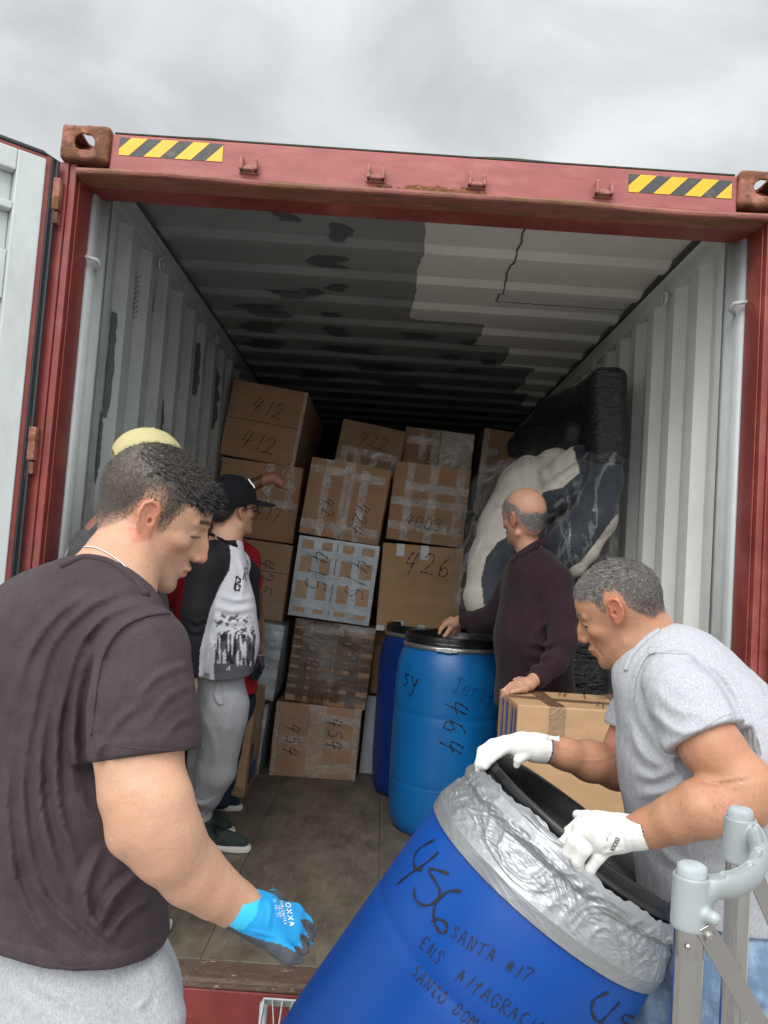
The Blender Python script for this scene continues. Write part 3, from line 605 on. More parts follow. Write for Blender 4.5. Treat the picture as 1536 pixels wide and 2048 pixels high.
def carton(label, quad, Y, depth, m=CB, bulge=0.004, group=None, seed=1, seam_h=None, seam_v=None, side='', name='cardboard_box', zfix=None):
    TL, TR, BR, BL = [PY(u, v, Y) for u, v in quad]
    ex = (TR-TL)+(BR-BL); w = np.linalg.norm(ex)/2; ex /= np.linalg.norm(ex)
    ez = (TL-BL)+(TR-BR); ez -= ex*(ez @ ex); h = ez @ ez; ez /= np.linalg.norm(ez); h = ((TL-BL) @ ez+(TR-BR) @ ez)/2
    c = (TL+TR+BR+BL)/4; ey = np.cross(ez, ex)
    base = c-ex*w/2-ez*h/2
    if zfix is not None: base[2] = zfix
    M = Matrix([[ex[0], ey[0], ez[0], base[0]], [ex[1], ey[1], ez[1], base[1]], [ex[2], ey[2], ez[2], base[2]], [0, 0, 0, 1]])
    t = thing(name, label, 'box', M=M, group=group or 'numbered cartons stacked in the container')
    r = np.random.RandomState(seed); ph = r.rand(6)*6.28
    def fall(a, b): return np.clip(min(a, w-a)/0.05, 0, 1)*np.clip(min(b, h-b)/0.05, 0, 1)
    def dsp(a, b): return bulge*fall(a, b)*(1.0+1.1*math.sin(a*9+ph[0])*math.sin(b*8+ph[1])+0.6*math.sin(a*19+b*13+ph[2]))
    mb = MB(); n = 14
    def face(fn): mb.grid(fn, n, n)
    face(lambda i, j: (i*w, -dsp(i*w, j*h), j*h)); face(lambda i, j: ((1-i)*w, depth, j*h))
    face(lambda i, j: (w+dsp(i*depth*w/depth, j*h)*0.8*(0 < i < 1), i*depth, j*h)); face(lambda i, j: (-dsp(i*w, j*h)*0.8*(0 < i < 1), (1-i)*depth, j*h))
    face(lambda i, j: (i*w, j*depth, h)); face(lambda i, j: (i*w, (1-j)*depth, 0))
    bm_w = obj('carton', mb, m, t, world=False); me = bm_w.data
    import bmesh
    bm = bmesh.new(); bm.from_mesh(me); bmesh.ops.remove_doubles(bm, verts=bm.verts, dist=0.0004); bm.to_mesh(me); bm.free()
    md = bm_w.modifiers.new('bevel', 'BEVEL'); md.width = 0.005; md.segments = 2; md.limit_method = 'ANGLE'; md.angle_limit = 1.0
    def fm(a, b): return np.array([a, -dsp(a, b)-0.001, b]), np.array([0, -1.0, 0])
    B = dict(t=t, w=w, h=h, d=depth, fm=fm, M=M)
    seams = MB()
    if seam_h is not None: write_line(seams, fm, [(0.004, h*seam_h), (w*0.5, h*seam_h+0.002), (w-0.004, h*seam_h)], 0.004)
    if seam_v is not None: write_line(seams, fm, [(w*seam_v, 0.004), (w*seam_v+0.002, h*0.5), (w*seam_v, h-0.004)], 0.005)
    if seams.v: obj('seam', seams, mat('dark carton gap', (0.045, 0.028, 0.018), 0.9), t, world=False)
    return B
def write_line(mb, fm, pts, w, off=0.0):
    pl = smooth2(pts, 8) if len(pts) > 2 else smooth2(pts); vs = []
    for i, p in enumerate(pl):
        t = pl[min(i+1, len(pl)-1)]-pl[max(i-1, 0)]; t = t/(np.linalg.norm(t)+1e-9); nn = np.array([-t[1], t[0]])
        for sg in (1, -1): q = p+nn*w/2*sg; P3, N3 = fm(q[0], q[1]); vs.append(P3+N3*(0.0008+off))
    mb.add(vs, [(2*i, 2*i+1, 2*i+3, 2*i+2) for i in range(len(pl)-1)])
def tapes(B, m, hs=(), vs=(), name='packing_tape', tw=0.05, off=0.0015, patches=()):
    """hs: (t, s0, s1) strips across at height t; vs: (s, t0, t1) strips upright; all as fractions"""
    w, h, fm = B['w'], B['h'], B['fm']; k = [0]
    def strip(p, q, wid):
        p = np.array(p); q = np.array(q); L = np.linalg.norm(q-p); d = (q-p)/L; nn = np.array([-d[1], d[0]]); n = max(4, int(L/0.025)); k[0] += 1; o = off+0.0004*(k[0] % 7); s_ = k[0]*1.7
        vsx = []
        for i in range(n+1):
            for j in range(4):
                c = p+d*L*i/n+nn*wid*(j/3-0.5)*(1+0.03*math.sin(i*1.9+s_)); P3, N3 = fm(min(max(c[0], 0), w), min(max(c[1], 0), h)); vsx.append(P3+N3*(o+0.0008*math.sin(i*2.3+j*1.5+s_)))
        mb = MB(); mb.add(vsx, [(i*4+j, i*4+j+1, i*4+j+5, i*4+j+4) for i in range(n) for j in range(3)]); obj(name, mb, m, B['t'], world=False, smooth=True)
    for q in hs: strip((q[1]*w, q[0]*h), (q[2]*w, (q[0]+(q[4] if len(q) > 4 else 0))*h), q[3] if len(q) > 3 else tw)
    for q in vs: strip((q[0]*w, q[1]*h), ((q[0]+(q[4] if len(q) > 4 else 0))*w, q[2]*h), q[3] if len(q) > 3 else tw)
    for (s, t_, a, b) in patches: strip(((s-a/2)*w, t_*h), ((s+a/2)*w, t_*h), b*h)
def number(B, items, lw=0.0066):
    for txt, s, t_, size, ang in items:
        mb = MB(); write(mb, B['fm'], txt, (s*B['w'], t_*B['h']), size, ang, lw, adv=1.35)
        mb.v = [tuple(np.array(p)+np.array([0, -0.003, 0])) for p in mb.v]; obj('marker_number', mb, M_ink, B['t'], world=False)
# ---- middle column, from the floor up
b = carton('crumpled brown box numbered 454 standing on the floor, lowest of the middle stack', [(550,1397),(727,1422),(706,1561),(541,1552)], 2.40, 0.5, CB, 0.007, seed=2, seam_h=0.47, zfix=0.0)
tapes(b, T_clear, hs=[(0.50, 0.02, 0.98, 0.05), (0.86, 0.5, 0.99, 0.05, -0.05), (0.12, 0.55, 1.0, 0.06, 0.1)], vs=[(0.50, 0.0, 1.0, 0.10), (0.97, 0.0, 1.0, 0.05), (0.03, 0, 1, 0.03)])
tapes(b, T_wrap, patches=[(0.5, 0.5, 0.99, 0.98)], name='cling_wrap', off=0.004)
number(b, [('454', 0.16, 0.72, 0.085, -90), ('454', 0.62, 0.85, 0.085, -85)])
b = carton('dark box numbered 429 covered all over in brown tape, on the box numbered 454', [(592,1234),(751,1258),(731,1421),(569,1400)], 2.42, 0.5, CB, 0.005, seed=3, seam_v=0.5)
tapes(b, T_brown, hs=[(0.95-0.118*i, 0.0, 1.0, 0.044, 0.012*(-1)**i) for i in range(8)], vs=[(0.17, 0, 1, 0.05), (0.32, 0, 1, 0.05), (0.43, 0, 1, 0.05), (0.60, 0.05, 1, 0.05), (0.80, 0, 0.96, 0.06)])
tapes(b, T_wrap, patches=[(0.5, 0.5, 0.99, 0.98)], name='cling_wrap', off=0.005)
tapes(b, T_clear, hs=[(0.9, 0.2, 0.62, 0.05)], off=0.006, name='clear_tape')
number(b, [('429', 0.18, 0.84, 0.095, -90), ('429', 0.66, 0.80, 0.085, -90)])
b = carton('box numbered 415 laced with a grid of silver duct tape', [(601,1070),(759,1093),(738,1252),(574,1229)], 2.36, 0.5, CB2, 0.004, seed=4, seam_v=0.49)
tapes(b, T_duct, hs=[(0.80, 0, 1, 0.05), (0.50, 0, 1, 0.055), (0.17, 0, 1, 0.055), (0.975, 0, 1, 0.022), (0.03, 0, 1, 0.03)], vs=[(0.02, 0, 1, 0.03), (0.245, 0, 1, 0.05), (0.455, 0, 1, 0.03), (0.525, 0, 1, 0.03), (0.745, 0, 1, 0.05), (0.98, 0, 1, 0.03)], name='duct_tape')
tapes(b, T_wrap, patches=[(0.5, 0.5, 0.98, 0.96)], name='cling_wrap', off=0.006)
number(b, [('415', 0.15, 0.84, 0.12, -88), ('415', 0.68, 0.82, 0.12, -95)])
b = carton('brown box numbered 424 with a taped upright seam, on the silver taped box', [(626,912),(782,942),(757,1091),(596,1066)], 2.36, 0.5, CB, 0.005, seed=5, seam_v=0.5)
tapes(b, T_clear, hs=[(0.86, 0.0, 0.45, 0.05), (0.83, 0.52, 0.95, 0.05), (0.14, 0, 0.96, 0.055)], vs=[(0.235, 0, 1, 0.05), (0.70, 0, 0.93, 0.05), (0.47, 0, 1, 0.035), (0.53, 0, 1, 0.035)])
number(b, [('42', 0.24, 0.50, 0.075, -92), ('424', 0.66, 0.52, 0.085, -97)])
b = carton('tilted box numbered 422 leaning behind the box numbered 424', [(689,838),(812,862),(794,962),(664,932)], 2.75, 0.45, CB3, 0.004, seed=6)
tapes(b, T_clear, hs=[(0.40, 0.08, 0.95, 0.05), (0.10, 0.0, 1, 0.05)], vs=[(0.12, 0, 0.45, 0.05), (0.34, 0, 0.45, 0.05), (0.6, 0, 0.45, 0.05), (0.92, 0, 0.4, 0.05)])
number(b, [('422', 0.30, 0.60, 0.085, -8)])
b = carton('small box wound in crinkled silvery clear tape, on top at the back of the middle', [(813,852),(948,870),(941,958),(801,942)], 2.85, 0.45, CB3, 0.004, seed=7, seam_v=0.52)
tapes(b, T_clear, hs=[(0.72, 0, 1, 0.05), (0.55, 0.5, 1, 0.05)], vs=[(0.27, 0.3, 1, 0.045), (0.45, 0, 1, 0.05), (0.60, 0, 1, 0.075), (0.76, 0, 1, 0.075), (0.93, 0, 1, 0.07)])
tapes(b, T_clear, patches=[(0.76, 0.5, 0.46, 0.95)], off=0.005, name='clear_tape')
number(b, [('40', 0.25, 0.42, 0.06, -60)])
b = carton('brown box numbered 4003 under a tic tac toe of clear tape', [(792,921),(946,941),(921,1096),(771,1077)], 2.46, 0.5, CB, 0.004, seed=8, seam_h=0.49)
tapes(b, T_clear, hs=[(0.70, 0.16, 1.0, 0.055), (0.50, 0.0, 1.0, 0.05), (0.19, 0.0, 1.0, 0.055)], vs=[(0.22, 0, 1, 0.05), (0.53, 0, 1, 0.055), (0.88, 0, 1, 0.055)])
number(b, [('4003', 0.22, 0.20, 0.075, -4)])
b = carton('clean tan box numbered 426 with short white tape ends, above the blue drums', [(762,1083),(930,1100),(913,1272),(756,1262)], 2.44, 0.55, CB2, 0.003, seed=9)
tapes(b, mat('white tape', (0.62, 0.64, 0.64), 0.4, bump=0.3), vs=[(0.22, 0.86, 1.0, 0.05), (0.52, 0.84, 1.0, 0.05), (0.05, 0.0, 0.06, 0.05), (0.28, 0.0, 0.13, 0.05), (0.55, 0.0, 0.10, 0.05), (0.87, 0, 0.1, 0.05)], name='white_tape')
number(b, [('426', 0.28, 0.70, 0.13, -4)], 0.008)
# right of the middle, low
b = carton('brown box numbered 440 half hidden behind the dark blue drum', [(751,1262),(905,1275),(885,1400),(739,1386)], 2.62, 0.5, CB, 0.004, seed=10, seam_h=0.8)
tapes(b, T_clear, vs=[(0.3, 0.7, 1.0, 0.05)]); number(b, [('440', 0.30, 0.80, 0.085, -90)])
b = carton('silver taped box standing on the floor behind the dark blue drum', [(733,1386),(880,1400),(868,1556),(720,1538)], 2.60, 0.5, CB2, 0.004, seed=11, zfix=0.0)
tapes(b, T_duct, hs=[(0.97, 0, 1, 0.05), (0.52, 0, 1, 0.06), (0.04, 0, 1, 0.06), (0.43, 0, 1, 0.06)], vs=[(0.10, 0, 1, 0.11), (0.41, 0, 1, 0.06), (0.7, 0, 1, 0.06), (0.97, 0, 1, 0.06)], name='duct_tape')
# ---- left column
b = carton('upper left box written 412 twice, topmost of the left stack under the ceiling', [(464,757),(613,785),(592,936),(441,908)], 2.55, 1.3, CB, 0.004, seed=12, seam_h=0.50)
number(b, [('412', 0.30, 0.63, 0.10, -7), ('412', 0.24, 0.16, 0.11, -8)]); tapes(b, T_clear, vs=[(0.985, 0, 1, 0.03)])
sm = MB(); 
b = carton('brown box numbered 417 taped across, directly under the box written 412', [(441,913),(604,936),(588,1088),(425,1066)], 2.50, 0.55, CB, 0.004, seed=13, seam_h=0.50)
tapes(b, T_clear, hs=[(0.48, 0.1, 1, 0.05), (0.72, 0.45, 0.95, 0.05)], vs=[(0.60, 0.5, 1, 0.05), (0.86, 0.45, 1, 0.05)])
number(b, [('417', 0.48, 0.28, 0.085, -5)])
b = carton('brown box numbered 425 beside the man in the red shirt', [(424,1067),(587,1092),(563,1244),(402,1222)], 2.46, 0.55, CB, 0.005, seed=14, seam_h=0.62)
tapes(b, T_wrap, patches=[(0.5, 0.5, 0.98, 0.96)], name='cling_wrap', off=0.003); number(b, [('425', 0.62, 0.78, 0.10, -88)])
M_silv = mat('silver wrapping foil', (0.34, 0.37, 0.39), 0.32, metal=0.25, noise=0.12, nscale=8, bump=0.8, bscale=22, bdist=0.02)
b = carton('bundle wrapped in silver foil tape at shoulder of the lower left stack', [(400,1222),(569,1254),(546,1400),(385,1380)], 2.30, 0.55, M_silv, 0.010, seed=15, name='wrapped_box')
tapes(b, T_wrap, patches=[(0.5, 0.5, 0.98, 0.96)], name='cling_wrap', off=0.008)
tapes(b, T_duct, hs=[(0.85, 0, 1, 0.05), (0.6, 0, 1, 0.05), (0.35, 0, 1, 0.05), (0.1, 0, 1, 0.05)], name='duct_tape', off=0.004)
b = carton('lower silver wrapped box on the floor behind the tall brown carton', [(400,1384),(533,1408),(519,1556),(380,1540)], 2.38, 0.5, M_silv, 0.008, seed=16, seam_h=0.55, zfix=0.0, name='wrapped_box')
tapes(b, T_duct, hs=[(0.75, 0, 1, 0.05), (0.25, 0, 1, 0.05)], name='duct_tape', off=0.004)
b = carton('tall brown carton with blue label on its side, standing behind grey trousers', [(376,1365),(512,1385),(487,1592),(350,1580)], 1.92, 0.45, CB2, 0.003, seed=17, zfix=0.0, name='tall_carton')
tapes(b, film('yellowed tape', (0.42, 0.30, 0.12), 0.5, 0.8, 16), hs=[(0.93, 0, 1, 0.06), (0.06, 0, 1, 0.07)])
mb = MB(); w_, h_, d_ = b['w'], b['h'], b['d']
for (y0, y1, z0, z1) in ((0.10, 0.30, 0.10, 0.30), (0.06, 0.14, 0.34, 0.50)): mb.quad((w_+0.008, y0, z0*h_), (w_+0.008, y1, z0*h_), (w_+0.008, y1, z1*h_), (w_+0.008, y0, z1*h_))
obj('printed_label', mb, mat('blue print', (0.04, 0.10, 0.28), 0.6, noise=0.2), b['t'], world=False)
mb = MB(); mb.quad((w_+0.0085, 0.08, 0.62*h_), (w_+0.0085, 0.22, 0.60*h_), (w_+0.0085, 0.22, 0.76*h_), (w_+0.0085, 0.08, 0.78*h_)); obj('torn_label', mb, mat('torn paper', (0.5, 0.42, 0.38), 0.8, noise=0.3, nscale=40), b['t'], world=False)
b = carton('narrow box edge at far left, behind the box numbered 417', [(380,915),(437,928),(428,1010),(372,1000)], 2.95, 0.4, CB, 0.003, seed=18)
b = carton('tall narrow brown box upright at the back, left of the black wrapped furniture', [(961,858),(1062,866),(1040,1040),(955,1020)], 3.05, 0.45, CB3, 0.004, seed=19)
tapes(b, T_clear, vs=[(0.05, 0, 1, 0.05)], hs=[(0.72, 0, 0.35, 0.05), (0.52, 0, 0.35, 0.05), (0.40, 0, 0.35, 0.05)])
# darker rows behind (seen in the gaps)
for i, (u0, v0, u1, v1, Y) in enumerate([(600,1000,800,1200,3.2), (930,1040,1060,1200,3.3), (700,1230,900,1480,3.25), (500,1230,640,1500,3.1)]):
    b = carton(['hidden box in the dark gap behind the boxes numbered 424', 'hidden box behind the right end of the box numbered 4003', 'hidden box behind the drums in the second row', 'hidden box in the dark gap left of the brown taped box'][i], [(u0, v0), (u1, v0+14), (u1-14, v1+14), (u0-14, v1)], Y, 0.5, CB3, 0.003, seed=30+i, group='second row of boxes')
# ---- carton at the right, numbered 413
def carton413():
    A = K(1036, 1409, 2.86); w, h, d = 0.72, float(A[2]), 0.36; yaw = math.radians(2)
    M = Matrix.Translation((float(A[0]), float(A[1]), 0)) @ Matrix.Rotation(yaw, 4, 'Z')
    t = thing('cardboard_box', 'large tan carton numbered 413 on its top, leaned on by the man in dark fleece', 'box', M=M, group='numbered cartons stacked in the container')
    def ds(a, b): return 0.004*math.sin(a*6)*math.sin(b*5)*min(1, min(a, w-a, b, h-b)/0.08)
    mb = MB(); mb.grid(lambda i, j: (i*w, -ds(i*w, j*h), j*h), 16, 16); mb.grid(lambda i, j: (0, (1-i)*d, j*h), 16, 16); mb.grid(lambda i, j: (w, i*d, j*h), 16, 16); mb.grid(lambda i, j: ((1-i)*w, d, j*h), 16, 16)
    mb.grid(lambda i, j: (i*w, j*d, h-0.006*math.sin(i*3.1)*math.sin(j*3.1)), 16, 16); mb.grid(lambda i, j: (i*w, (1-j)*d, 0), 16, 16)
    o = obj('carton', mb, CB2, t, world=False); import bmesh
    bm = bmesh.new(); bm.from_mesh(o.data); bmesh.ops.remove_doubles(bm, verts=bm.verts, dist=0.0004); bm.to_mesh(o.data); bm.free()
    md = o.modifiers.new('bevel', 'BEVEL'); md.width = 0.006; md.segments = 2; md.limit_method = 'ANGLE'; md.angle_limit = 1.0
    B = dict(t=t, w=w, h=h, fm=lambda a, b: (np.array([a, -ds(a, b)-0.001, b]), np.array([0, -1.0, 0])))
    tapes(B, film('tan packing tape', (0.36, 0.24, 0.14), 0.45, 0.8, 14), vs=[(0.20, 0.80, 1.0, 0.06), (0.62, 0.80, 1.0, 0.06)])
    T = dict(t=t, w=w, h=d, fm=lambda a, b: (np.array([a, b, h-0.006*math.sin(a/w*3.1)*math.sin(b/d*3.1)+0.001]), np.array([0, 0, 1.0])))
    tapes(T, film('brown top tape', (0.22, 0.13, 0.075), 0.8, 0.95, 14), hs=[(0.5, 0, 1, 0.05)], vs=[(0.20, 0, 1, 0.06), (0.62, 0, 1, 0.06)])
    mb = MB(); write(mb, T['fm'], '413', (0.30*w, 0.70*d), 0.07, 0, 0.006, adv=2.0); write(mb, T['fm'], '413', (0.42*w, 0.12*d), 0.07, 0, 0.006, adv=2.0)
    mb.v = [(p[0], p[1], p[2]+0.004) for p in mb.v]
    write(mb, B['fm'], '413', (0.26*w, 0.40*h), 0.10, -15, 0.006, adv=1.8)
    obj('marker_number', mb, M_ink, t, world=False)
    Ls = dict(t=t, w=d, h=h, fm=lambda a, b: (np.array([-0.001, d-a, b]), np.array([-1.0, 0, 0])))
    tapes(Ls, mat('blue printed tape', (0.10, 0.14, 0.40), 0.4, col2=(0.33, 0.22, 0.16), c2scale=14, c2lo=0.5, c2hi=0.52, stretch=(1, 1, 0.4)), vs=[(0.25, 0.3, 0.98, 0.035), (0.5, 0.3, 0.98, 0.035), (0.75, 0.3, 0.98, 0.035), (0.93, 0.3, 0.98, 0.03)], name='printed_tape')
carton413()
# ================================================================ drums
def drum_profile(R, H):
    return [(0.0, 0.02), (R*0.80, 0.02), (R*0.86, 0.0), (R*0.905, 0.012), (R*0.955, 0.06), (R*0.985, 0.15), (R*0.998, 0.24), (R*0.998, 0.245), (R*0.992, 0.25), (R, 0.256), (R*1.0, H*0.5), (R*1.0, 0.62*H), (R*0.993, 0.627*H), (R, 0.634*H), (R*0.995, H*0.80), (R*0.975, H*0.87), (R*0.93, H*0.925), (R*0.885, H*0.955), (R*0.87, H*0.965)]
def drum(name, label, base, R, H, mbody, M=None, open_lid=True, group='blue plastic drums'):
    M = M or Matrix.Translation(Vector(base)); t = thing(name, label, 'drum', M=M, group=group)
    pr = drum_profile(R, H); fine = []
    for (a, b_), (c, d_) in zip(pr[:-1], pr[1:]):
        n = max(1, int(math.hypot(a-c, b_-d_)/0.03))
        for i in range(n): fine.append((a+(c-a)*i/n, b_+(d_-b_)*i/n))
    fine.append(pr[-1])
    mb = MB(); mb.lathe(fine, n=96); obj('drum_body', mb, mbody, t, smooth=True, world=False)
    return t, pr
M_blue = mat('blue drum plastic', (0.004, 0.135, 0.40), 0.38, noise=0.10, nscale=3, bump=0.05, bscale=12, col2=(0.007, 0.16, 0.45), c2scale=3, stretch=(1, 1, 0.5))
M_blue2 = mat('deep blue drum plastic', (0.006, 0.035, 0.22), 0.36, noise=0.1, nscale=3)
M_blk = mat('black drum plastic', (0.012, 0.012, 0.013), 0.32, noise=0.1, bump=0.05)
M_galv = mat('galvanised ring', (0.55, 0.57, 0.56), 0.32, metal=0.85, noise=0.1, bump=0.15)
def std_drum(label, cx, cy, R, H, mb_):
    t, pr = drum('plastic_drum', label, (cx, cy, 0.002), R, H, mb_); Rn = R*0.87; zt = H*0.965
    mb = MB(); mb.lathe([(Rn*1.0, zt), (Rn*1.03, zt+0.003), (Rn*1.04, zt+0.012), (Rn*1.03, zt+0.024), (Rn*1.0, zt+0.027), (Rn*0.985, zt+0.024)], n=72)
    rg = obj('clamp_ring', mb, M_galv, t, smooth=True, world=False)
    a = -1.75; mb = MB(); Mx = Matrix.Rotation(a, 4, 'Z'); mb.box((Rn*1.035, -0.06, zt+0.004), (Rn*1.035+0.010, 0.05, zt+0.022), Mx); mb.box((Rn*1.035+0.010, -0.02, zt+0.002), (Rn*1.035+0.016, 0.02, zt+0.025), Mx); obj('ring_latch', mb, M_galv, rg, world=False, bevel=0.002)
    mb = MB(); mb.lathe([(Rn*1.0, zt+0.022), (Rn*1.01, zt+0.030), (Rn*1.012, zt+0.040), (Rn*0.995, zt+0.043), (Rn*1.005, zt+0.050), (Rn*1.006, zt+0.058), (Rn*0.985, zt+0.061), (Rn*0.99, zt+0.068), (Rn*0.985, zt+0.072), (Rn*0.95, zt+0.072), (Rn*0.935, zt+0.060), (Rn*0.93, zt+0.018), (Rn*0.90, zt+0.012), (0.0, zt+0.012)], n=72)
    obj('lid', mb, M_blk, t, smooth=True, world=False)
    return t
dA = K(905, 1660, 3.95); 
Rd, Hd = 0.292, 0.955
d1 = std_drum('bright blue drum numbered 464 with galvanised ring, beside the man in dark fleece', 0.355, 1.66, Rd, Hd, M_blue)
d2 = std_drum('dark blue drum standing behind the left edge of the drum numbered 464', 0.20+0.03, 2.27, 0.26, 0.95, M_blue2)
def drum_fmap(R, H, a0): 
    def f(a, b): 
        th = a0+a/R; return np.array([R*1.001*math.cos(th), R*1.001*math.sin(th), b]), np.array([math.cos(th), math.sin(th), 0])
    return f
mb = MB(); fm = drum_fmap(Rd, Hd, -math.pi/2-0.05)
write(mb, fm, '464', (-0.02, 0.70), 0.105, -93, 0.008, adv=1.5); obj('marker_number', mb, M_ink, d1, world=False)
mb = MB(); write(mb, fm, 'Jersy', (-0.01, 0.74), 0.075, -12, 0.004, adv=1.1); obj('faint_writing', mb, mat('faded blue ink', (0.008, 0.03, 0.18), 0.5), d1, world=False)
mb = MB(); write(mb, fm, 'sy', (-0.30, 0.74), 0.09, -8, 0.007, adv=1.1); obj('marker_number', mb, M_ink, d1, world=False)
mb = MB()
for k, z in enumerate((0.28, 0.30)): write_line(mb, fm, [(-0.14, z), (-0.08, z-0.002), (-0.03, z-0.006)], 0.003)
obj('embossed_marks', mb, M_blue, d1, world=False)
# ---- the tilted drum in the foreground
rc = K(1163, 1655, 1.84)                        # centre of the rim
ax_img = np.array([-265.0, 370.0])/455.1          # direction of the drum's foot in the picture
axd = CR*(ax_img[0])+CU*(-ax_img[1]); 
axd = axd*0.955+CF*(-0.04)+CF*0.0; 
TILT = -0.03
axd = (CR*ax_img[0]-CU*ax_img[1])*math.cos(TILT)+CF*math.sin(TILT); axd /= np.linalg.norm(axd)
zl = -axd; xl = np.cross(np.cross(zl, CF), zl); xl = CR*0.77-CU*0.64; xl -= zl*(xl @ zl); xl /= np.linalg.norm(xl); yl = np.cross(zl, xl)
Rf, Hf = 0.30, 0.95; base = rc-zl*(Hf*0.965+0.060)
MF = Matrix([[xl[0], yl[0], zl[0], base[0]], [xl[1], yl[1], zl[1], base[1]], [xl[2], yl[2], zl[2], base[2]], [0, 0, 0, 1]])
M_blue3 = mat('royal blue drum plastic', (0.0008, 0.056, 0.29), 0.42, spec=0.35, noise=0.05, nscale=2, bump=0.10, bscale=6, col2=(0.0010, 0.064, 0.32), c2scale=2.2, c2lo=0.45, c2hi=0.75, rough2=0.42)
fd, pr = drum('plastic_drum', 'tilted royal blue drum numbered 456 with silver taped top, held by the man in grey', None, Rf, Hf, M_blue3, M=MF)
def prof_r(z): 
    zs = [p[1] for p in pr[2:]]; rs = [p[0] for p in pr[2:]]; return float(np.interp(z, zs, rs))
toC = CAMP-rc; tl_ = np.array([toC @ xl, toC @ yl]); a_cam = math.atan2(tl_[1], tl_[0])
Rn = Rf*0.87; zt = Hf*0.965
mb = MB(); mb.lathe([(Rn*0.99, zt-0.01), (Rn*1.0, zt+0.032), (Rn*1.008, zt+0.034), (Rn*1.008, zt+0.040), (Rn*0.998, zt+0.042), (Rn*0.998, zt+0.050), (Rn*1.006, zt+0.052), (Rn*1.006, zt+0.066), (Rn*1.0, zt+0.070), (Rn*0.965, zt+0.070), (Rn*0.955, zt+0.062), (Rn*0.94, zt+0.02), (Rn*0.93, zt-0.02), (Rn*0.90, zt-0.03), (0.0, zt-0.03)], n=96)
obj('lid', mb, M_blk, fd, smooth=True, world=False)
mb = MB(); mb.lathe([(Rn*1.03, zt+0.008), (Rn*1.045, zt+0.011), (Rn*1.05, zt+0.020), (Rn*1.045, zt+0.029), (Rn*1.03, zt+0.032)], n=96); 
# crumpled silver tape cone from the shoulder up to the rim
FL = 0.105
def foil(i, j):
    a = 2*math.pi*i; 
    z = (zt-FL)+(FL+0.030+0.020*math.sin(a-a_cam+2.2)+0.006*math.sin(5*a)+0.003*math.sin(13*a)+0.0015*math.sin(37*a+2)+0.001*math.sin(71*a))*j
    # bag stretched as a cone over shoulder and neck
    r0 = prof_r(zt-FL)+0.004; zz = z-(zt-FL)
    rr = max(prof_r(min(z, zt))+0.004, np.interp(zz, [0, 0.028, 0.065, FL-0.012, FL+0.004, FL+0.02, FL+0.036, FL+0.07], [r0, r0+0.001, Rf*0.945, Rn*1.025, Rn*1.06, Rn*1.055, Rn*1.02, Rn*1.015]))
    amp = np.clip((zz-0.02)/0.05, 0.12, 1)*np.clip((FL+0.03-zz)/0.02, 0.25, 1)
    ca_, sa_ = math.cos(a), math.sin(a); nz = mnoise.noise
    w1 = nz(Vector((ca_*1.7, sa_*1.7, zz*7))); w2 = nz(Vector((ca_*4+9, sa_*4, zz*12)))
    def rg(fr, fz, sl, o): v = 1-2.2*abs(nz(Vector((ca_*fr+o, sa_*fr, zz*fz+sl*w1+0.6*w2+o)))); return max(v, 0)**2
    hgt = 0.0062*rg(2.6, 26, 3.2, 0)+0.0050*rg(3.4, 34, -4.0, 5.3)+0.0030*rg(6.5, 60, 5.0, 11.1)+0.0018*rg(11, 100, -6.0, 17.7)+0.0010*rg(24, 130, 6, 23.9)
    r = rr+amp*(hgt-0.003)*0.78+0.0022
    return (r*math.cos(a), r*math.sin(a), z)
mb = MB(); mb.grid(foil, 620, 190)
M_foil = mat('silver bag plastic', (0.30, 0.31, 0.32), 0.31, metal=0.42, noise=0.06, bump=0.25, bscale=22, stretch=(1, 1, 4), bdist=0.005)
fo = obj('silver_wrap', mb, M_foil, fd, smooth=True, world=False, solid=0.0008)
# text on the tilted drum: angle measured so that a = 0 faces the camera
toC = CAMP-rc; tl_ = np.array([toC @ xl, toC @ yl]); a_cam = math.atan2(tl_[1], tl_[0])
# local frame for lettering: u runs with the angle, v along the axis
def dfm(a, b):
    th = a_cam+a/Rf; r = prof_r(b)*1.001; return np.array([r*math.cos(th), r*math.sin(th), b]), np.array([math.cos(th), math.sin(th), 0])

def hit(u, v):
    """where the sight line meets the drum wall, as (arc length, height)"""
    d = ray(u, v); o = CAMP-base; ol = np.array([o @ xl, o @ yl, o @ zl]); dl = np.array([d @ xl, d @ yl, d @ zl]); r = Rf
    for _ in range(4):
        A = dl[0]**2+dl[1]**2; B_ = 2*(ol[0]*dl[0]+ol[1]*dl[1]); C_ = ol[0]**2+ol[1]**2-r*r; disc = max(B_*B_-4*A*C_, 0); t = (-B_-math.sqrt(disc))/(2*A); p = ol+dl*t; r = prof_r(min(max(p[2], 0.1), Hf))
    th = math.atan2(p[1], p[0])-a_cam; th = (th+math.pi) % (2*math.pi)-math.pi
    return np.array([th*Rf, p[2]])
def pen(mb, strokes, w):
    for st in strokes:
        pl = [hit(*p) for p in smooth2(st, 6)]; vs = []
        for i, p in enumerate(pl):
            t = pl[min(i+1, len(pl)-1)]-pl[max(i-1, 0)]; l = np.linalg.norm(t)+1e-9; nn = np.array([-t[1], t[0]])/l; ww = w*0.5*(0.8+0.3*math.sin(i*0.9))
            for sg in (1, -1): q = p+nn*ww*sg; P3, N3 = dfm(q[0], q[1]); vs.append(P3+N3*0.0012)
        mb.add(vs, [(2*i, 2*i+1, 2*i+3, 2*i+2) for i in range(len(pl)-1)])
mb = MB()
